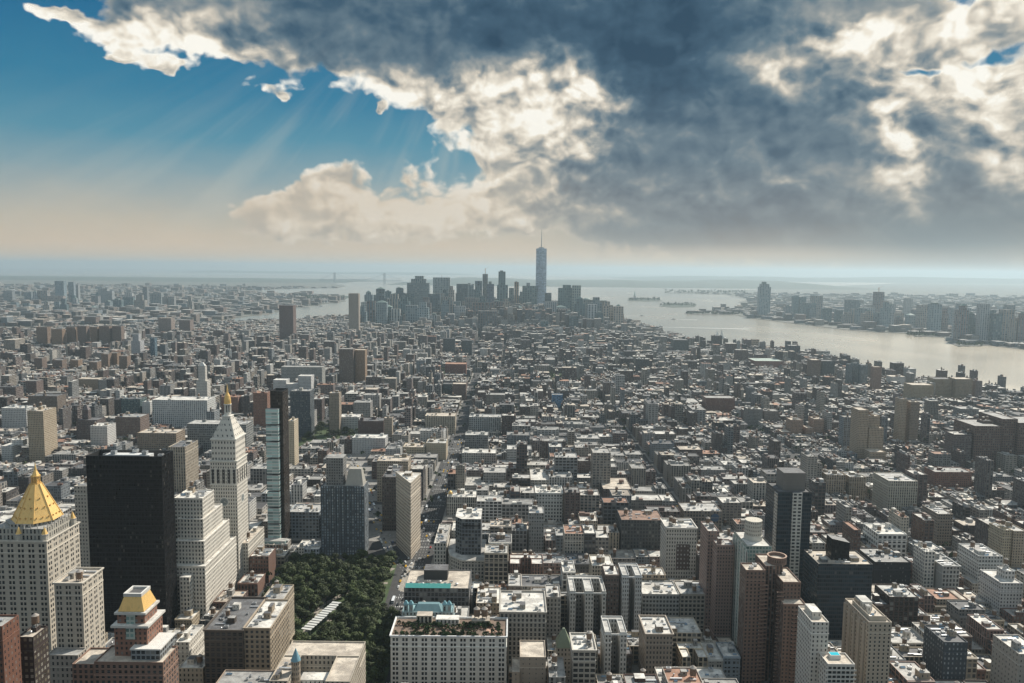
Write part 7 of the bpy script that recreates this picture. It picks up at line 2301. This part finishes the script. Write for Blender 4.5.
# cars, taxis and buses in the streets round the square
def car_meshes(col, bus=False):
    b = MB(); L, w, h = (11.5, 1.28, 3.0) if bus else (4.7, .92, 1.45)
    if bus:
        b.box(-w, w, -L / 2, L / 2, .45, h, col, MT['paint'], True, True)
    else:
        b.box(-w, w, -L / 2, L / 2, .35, .85, col, MT['paint'], True, True)
        b.loft(rect(-w * .95, w * .95, -L * .28, L * .40), .85, rect(-w * .78, w * .78, -L * .12, L * .28), h, col, MT['paint'])
    ob = b.build('body'); body = ob.data; bpy.data.objects.remove(ob)
    g = MB()
    if bus:
        for s in (-1, 1): g.face([(s * (w + .02), -L * .47, 1.5), (s * (w + .02), L * .47, 1.5), (s * (w + .02), L * .47, 2.5), (s * (w + .02), -L * .47, 2.5)][::s], MT['pane'], (.02, .025, .03))
        g.face([(-w * .9, -L / 2 - .02, 1.4), (w * .9, -L / 2 - .02, 1.4), (w * .9, -L / 2 - .02, 2.6), (-w * .9, -L / 2 - .02, 2.6)], MT['pane'], (.02, .025, .03))
    else:
        g.face([(-w * .85, -L * .265, .93), (w * .85, -L * .265, .93), (w * .72, -L * .135, 1.38), (-w * .72, -L * .135, 1.38)], MT['pane'], (.02, .025, .03))
        g.face([(w * .85, L * .385, .93), (-w * .85, L * .385, .93), (-w * .72, L * .295, 1.38), (w * .72, L * .295, 1.38)], MT['pane'], (.02, .025, .03))
    og = g.build('windscreen'); glass = og.data; bpy.data.objects.remove(og)
    k = MB()
    for sx in (-w, w):
        for sy in (-L * .3, L * .3):
            pts = [(.34 * math.cos(a * math.pi / 5), .34 + .34 * math.sin(a * math.pi / 5)) for a in range(10)]
            k.face([(sx + .04 * (1 if sx > 0 else -1), sy + p, z) for p, z in (pts if sx > 0 else pts[::-1])], MT['plain'], (.02,) * 3)
    ow = k.build('wheels'); wheels = ow.data; bpy.data.objects.remove(ow)
    return body, glass, wheels
MT['paint'] = m_plain('car_paint', .3, 0, .04)
CARS = [('yellow', car_meshes((.72, .42, .03))), ('white', car_meshes((.72, .72, .70))), ('black', car_meshes((.02, .02, .022))), ('grey', car_meshes((.3, .31, .32))), ('red', car_meshes((.35, .04, .03))), ('blue', car_meshes((.05, .09, .2)))]
BUS = car_meshes((.62, .64, .66), True)
def cars():
    r = random.Random(12)
    def put(x, y, ang, where, grp):
        bus = r.random() < .06
        nm, ms = ('white', BUS) if bus else r.choices(CARS, (3, 5, 6, 5, .4, .5))[0]
        root = thing('city_bus' if bus else 'taxi' if nm == 'yellow' else 'parked_car', f"{nm} {'bus' if bus else 'taxi' if nm == 'yellow' else 'car'} {where}", 'bus' if bus else 'car', (x, y, .02), grp + (' buses' if bus else f' {nm} cars'))
        root.rotation_euler = (0, 0, ang)
        for n_, me in zip(('body', 'windscreen'), ms): link(n_, me, root)
        w = link('wheels', ms[2], root)
    y = 575
    for lane in (-10.5, -5, -1.7, 1.7, 5, 10.5):
        y = 715 + r.uniform(0, 10)
        while y < 1500:
            if r.random() < (.55 if abs(lane) > 9 else .32):
                if not (690 < y < 836 and False):
                    put(-103 + lane, y, 0 if lane else 0, 'on the long avenue right of the wedge building', 'avenue')
            y += r.uniform(6.5, 15) * (1 if abs(lane) > 9 else 1.5)
    for a, c in zip(BW, BW[1:]):
        L = math.hypot(c[0] - a[0], c[1] - a[1]); ang = math.atan2(c[1] - a[1], c[0] - a[0]) - math.pi / 2
        for off in (-6.5, -2, 2.2, 6.5):
            s = r.uniform(0, 8)
            while s < L:
                if r.random() < .5:
                    ux, uy = (c[0] - a[0]) / L, (c[1] - a[1]) / L
                    put(a[0] + ux * s - uy * off, a[1] + uy * s + ux * off, ang, 'on the diagonal street left of the wedge building', 'diagonal')
                s += r.uniform(6.5, 14)
    for lane in (-9, -3, 3, 9):
        y = 900 + r.uniform(0, 10)
        while y < 1420:
            if r.random() < .45: put(222 + lane, y, 0, 'in the avenue canyon right of centre', 'right avenue')
            y += r.uniform(8, 20)
cars()

# ------------------------------------------------------------------ the air: summer haze
def haze():
    b = MB()
    b.box(-66000, 66000, -4000, 76000, -6, 560, (.5,) * 3, None, True, True)
    m = bpy.data.materials.new('haze_air'); m.use_nodes = True
    N = NT(m.node_tree); N.n.clear()
    o = N.new('ShaderNodeOutputMaterial'); v = N.new('ShaderNodeVolumePrincipled')
    v.inputs['Color'].default_value = (.64, .80, .88, 1)
    v.inputs['Density'].default_value = HAZE
    v.inputs['Anisotropy'].default_value = .35
    N.l.new(v.outputs[0], o.inputs['Volume'])
    b.mats = [m]; b.mi = [0] * len(b.mi)
    ob = b.build('haze', kind='stuff')
HAZE = 0.46e-4
haze()
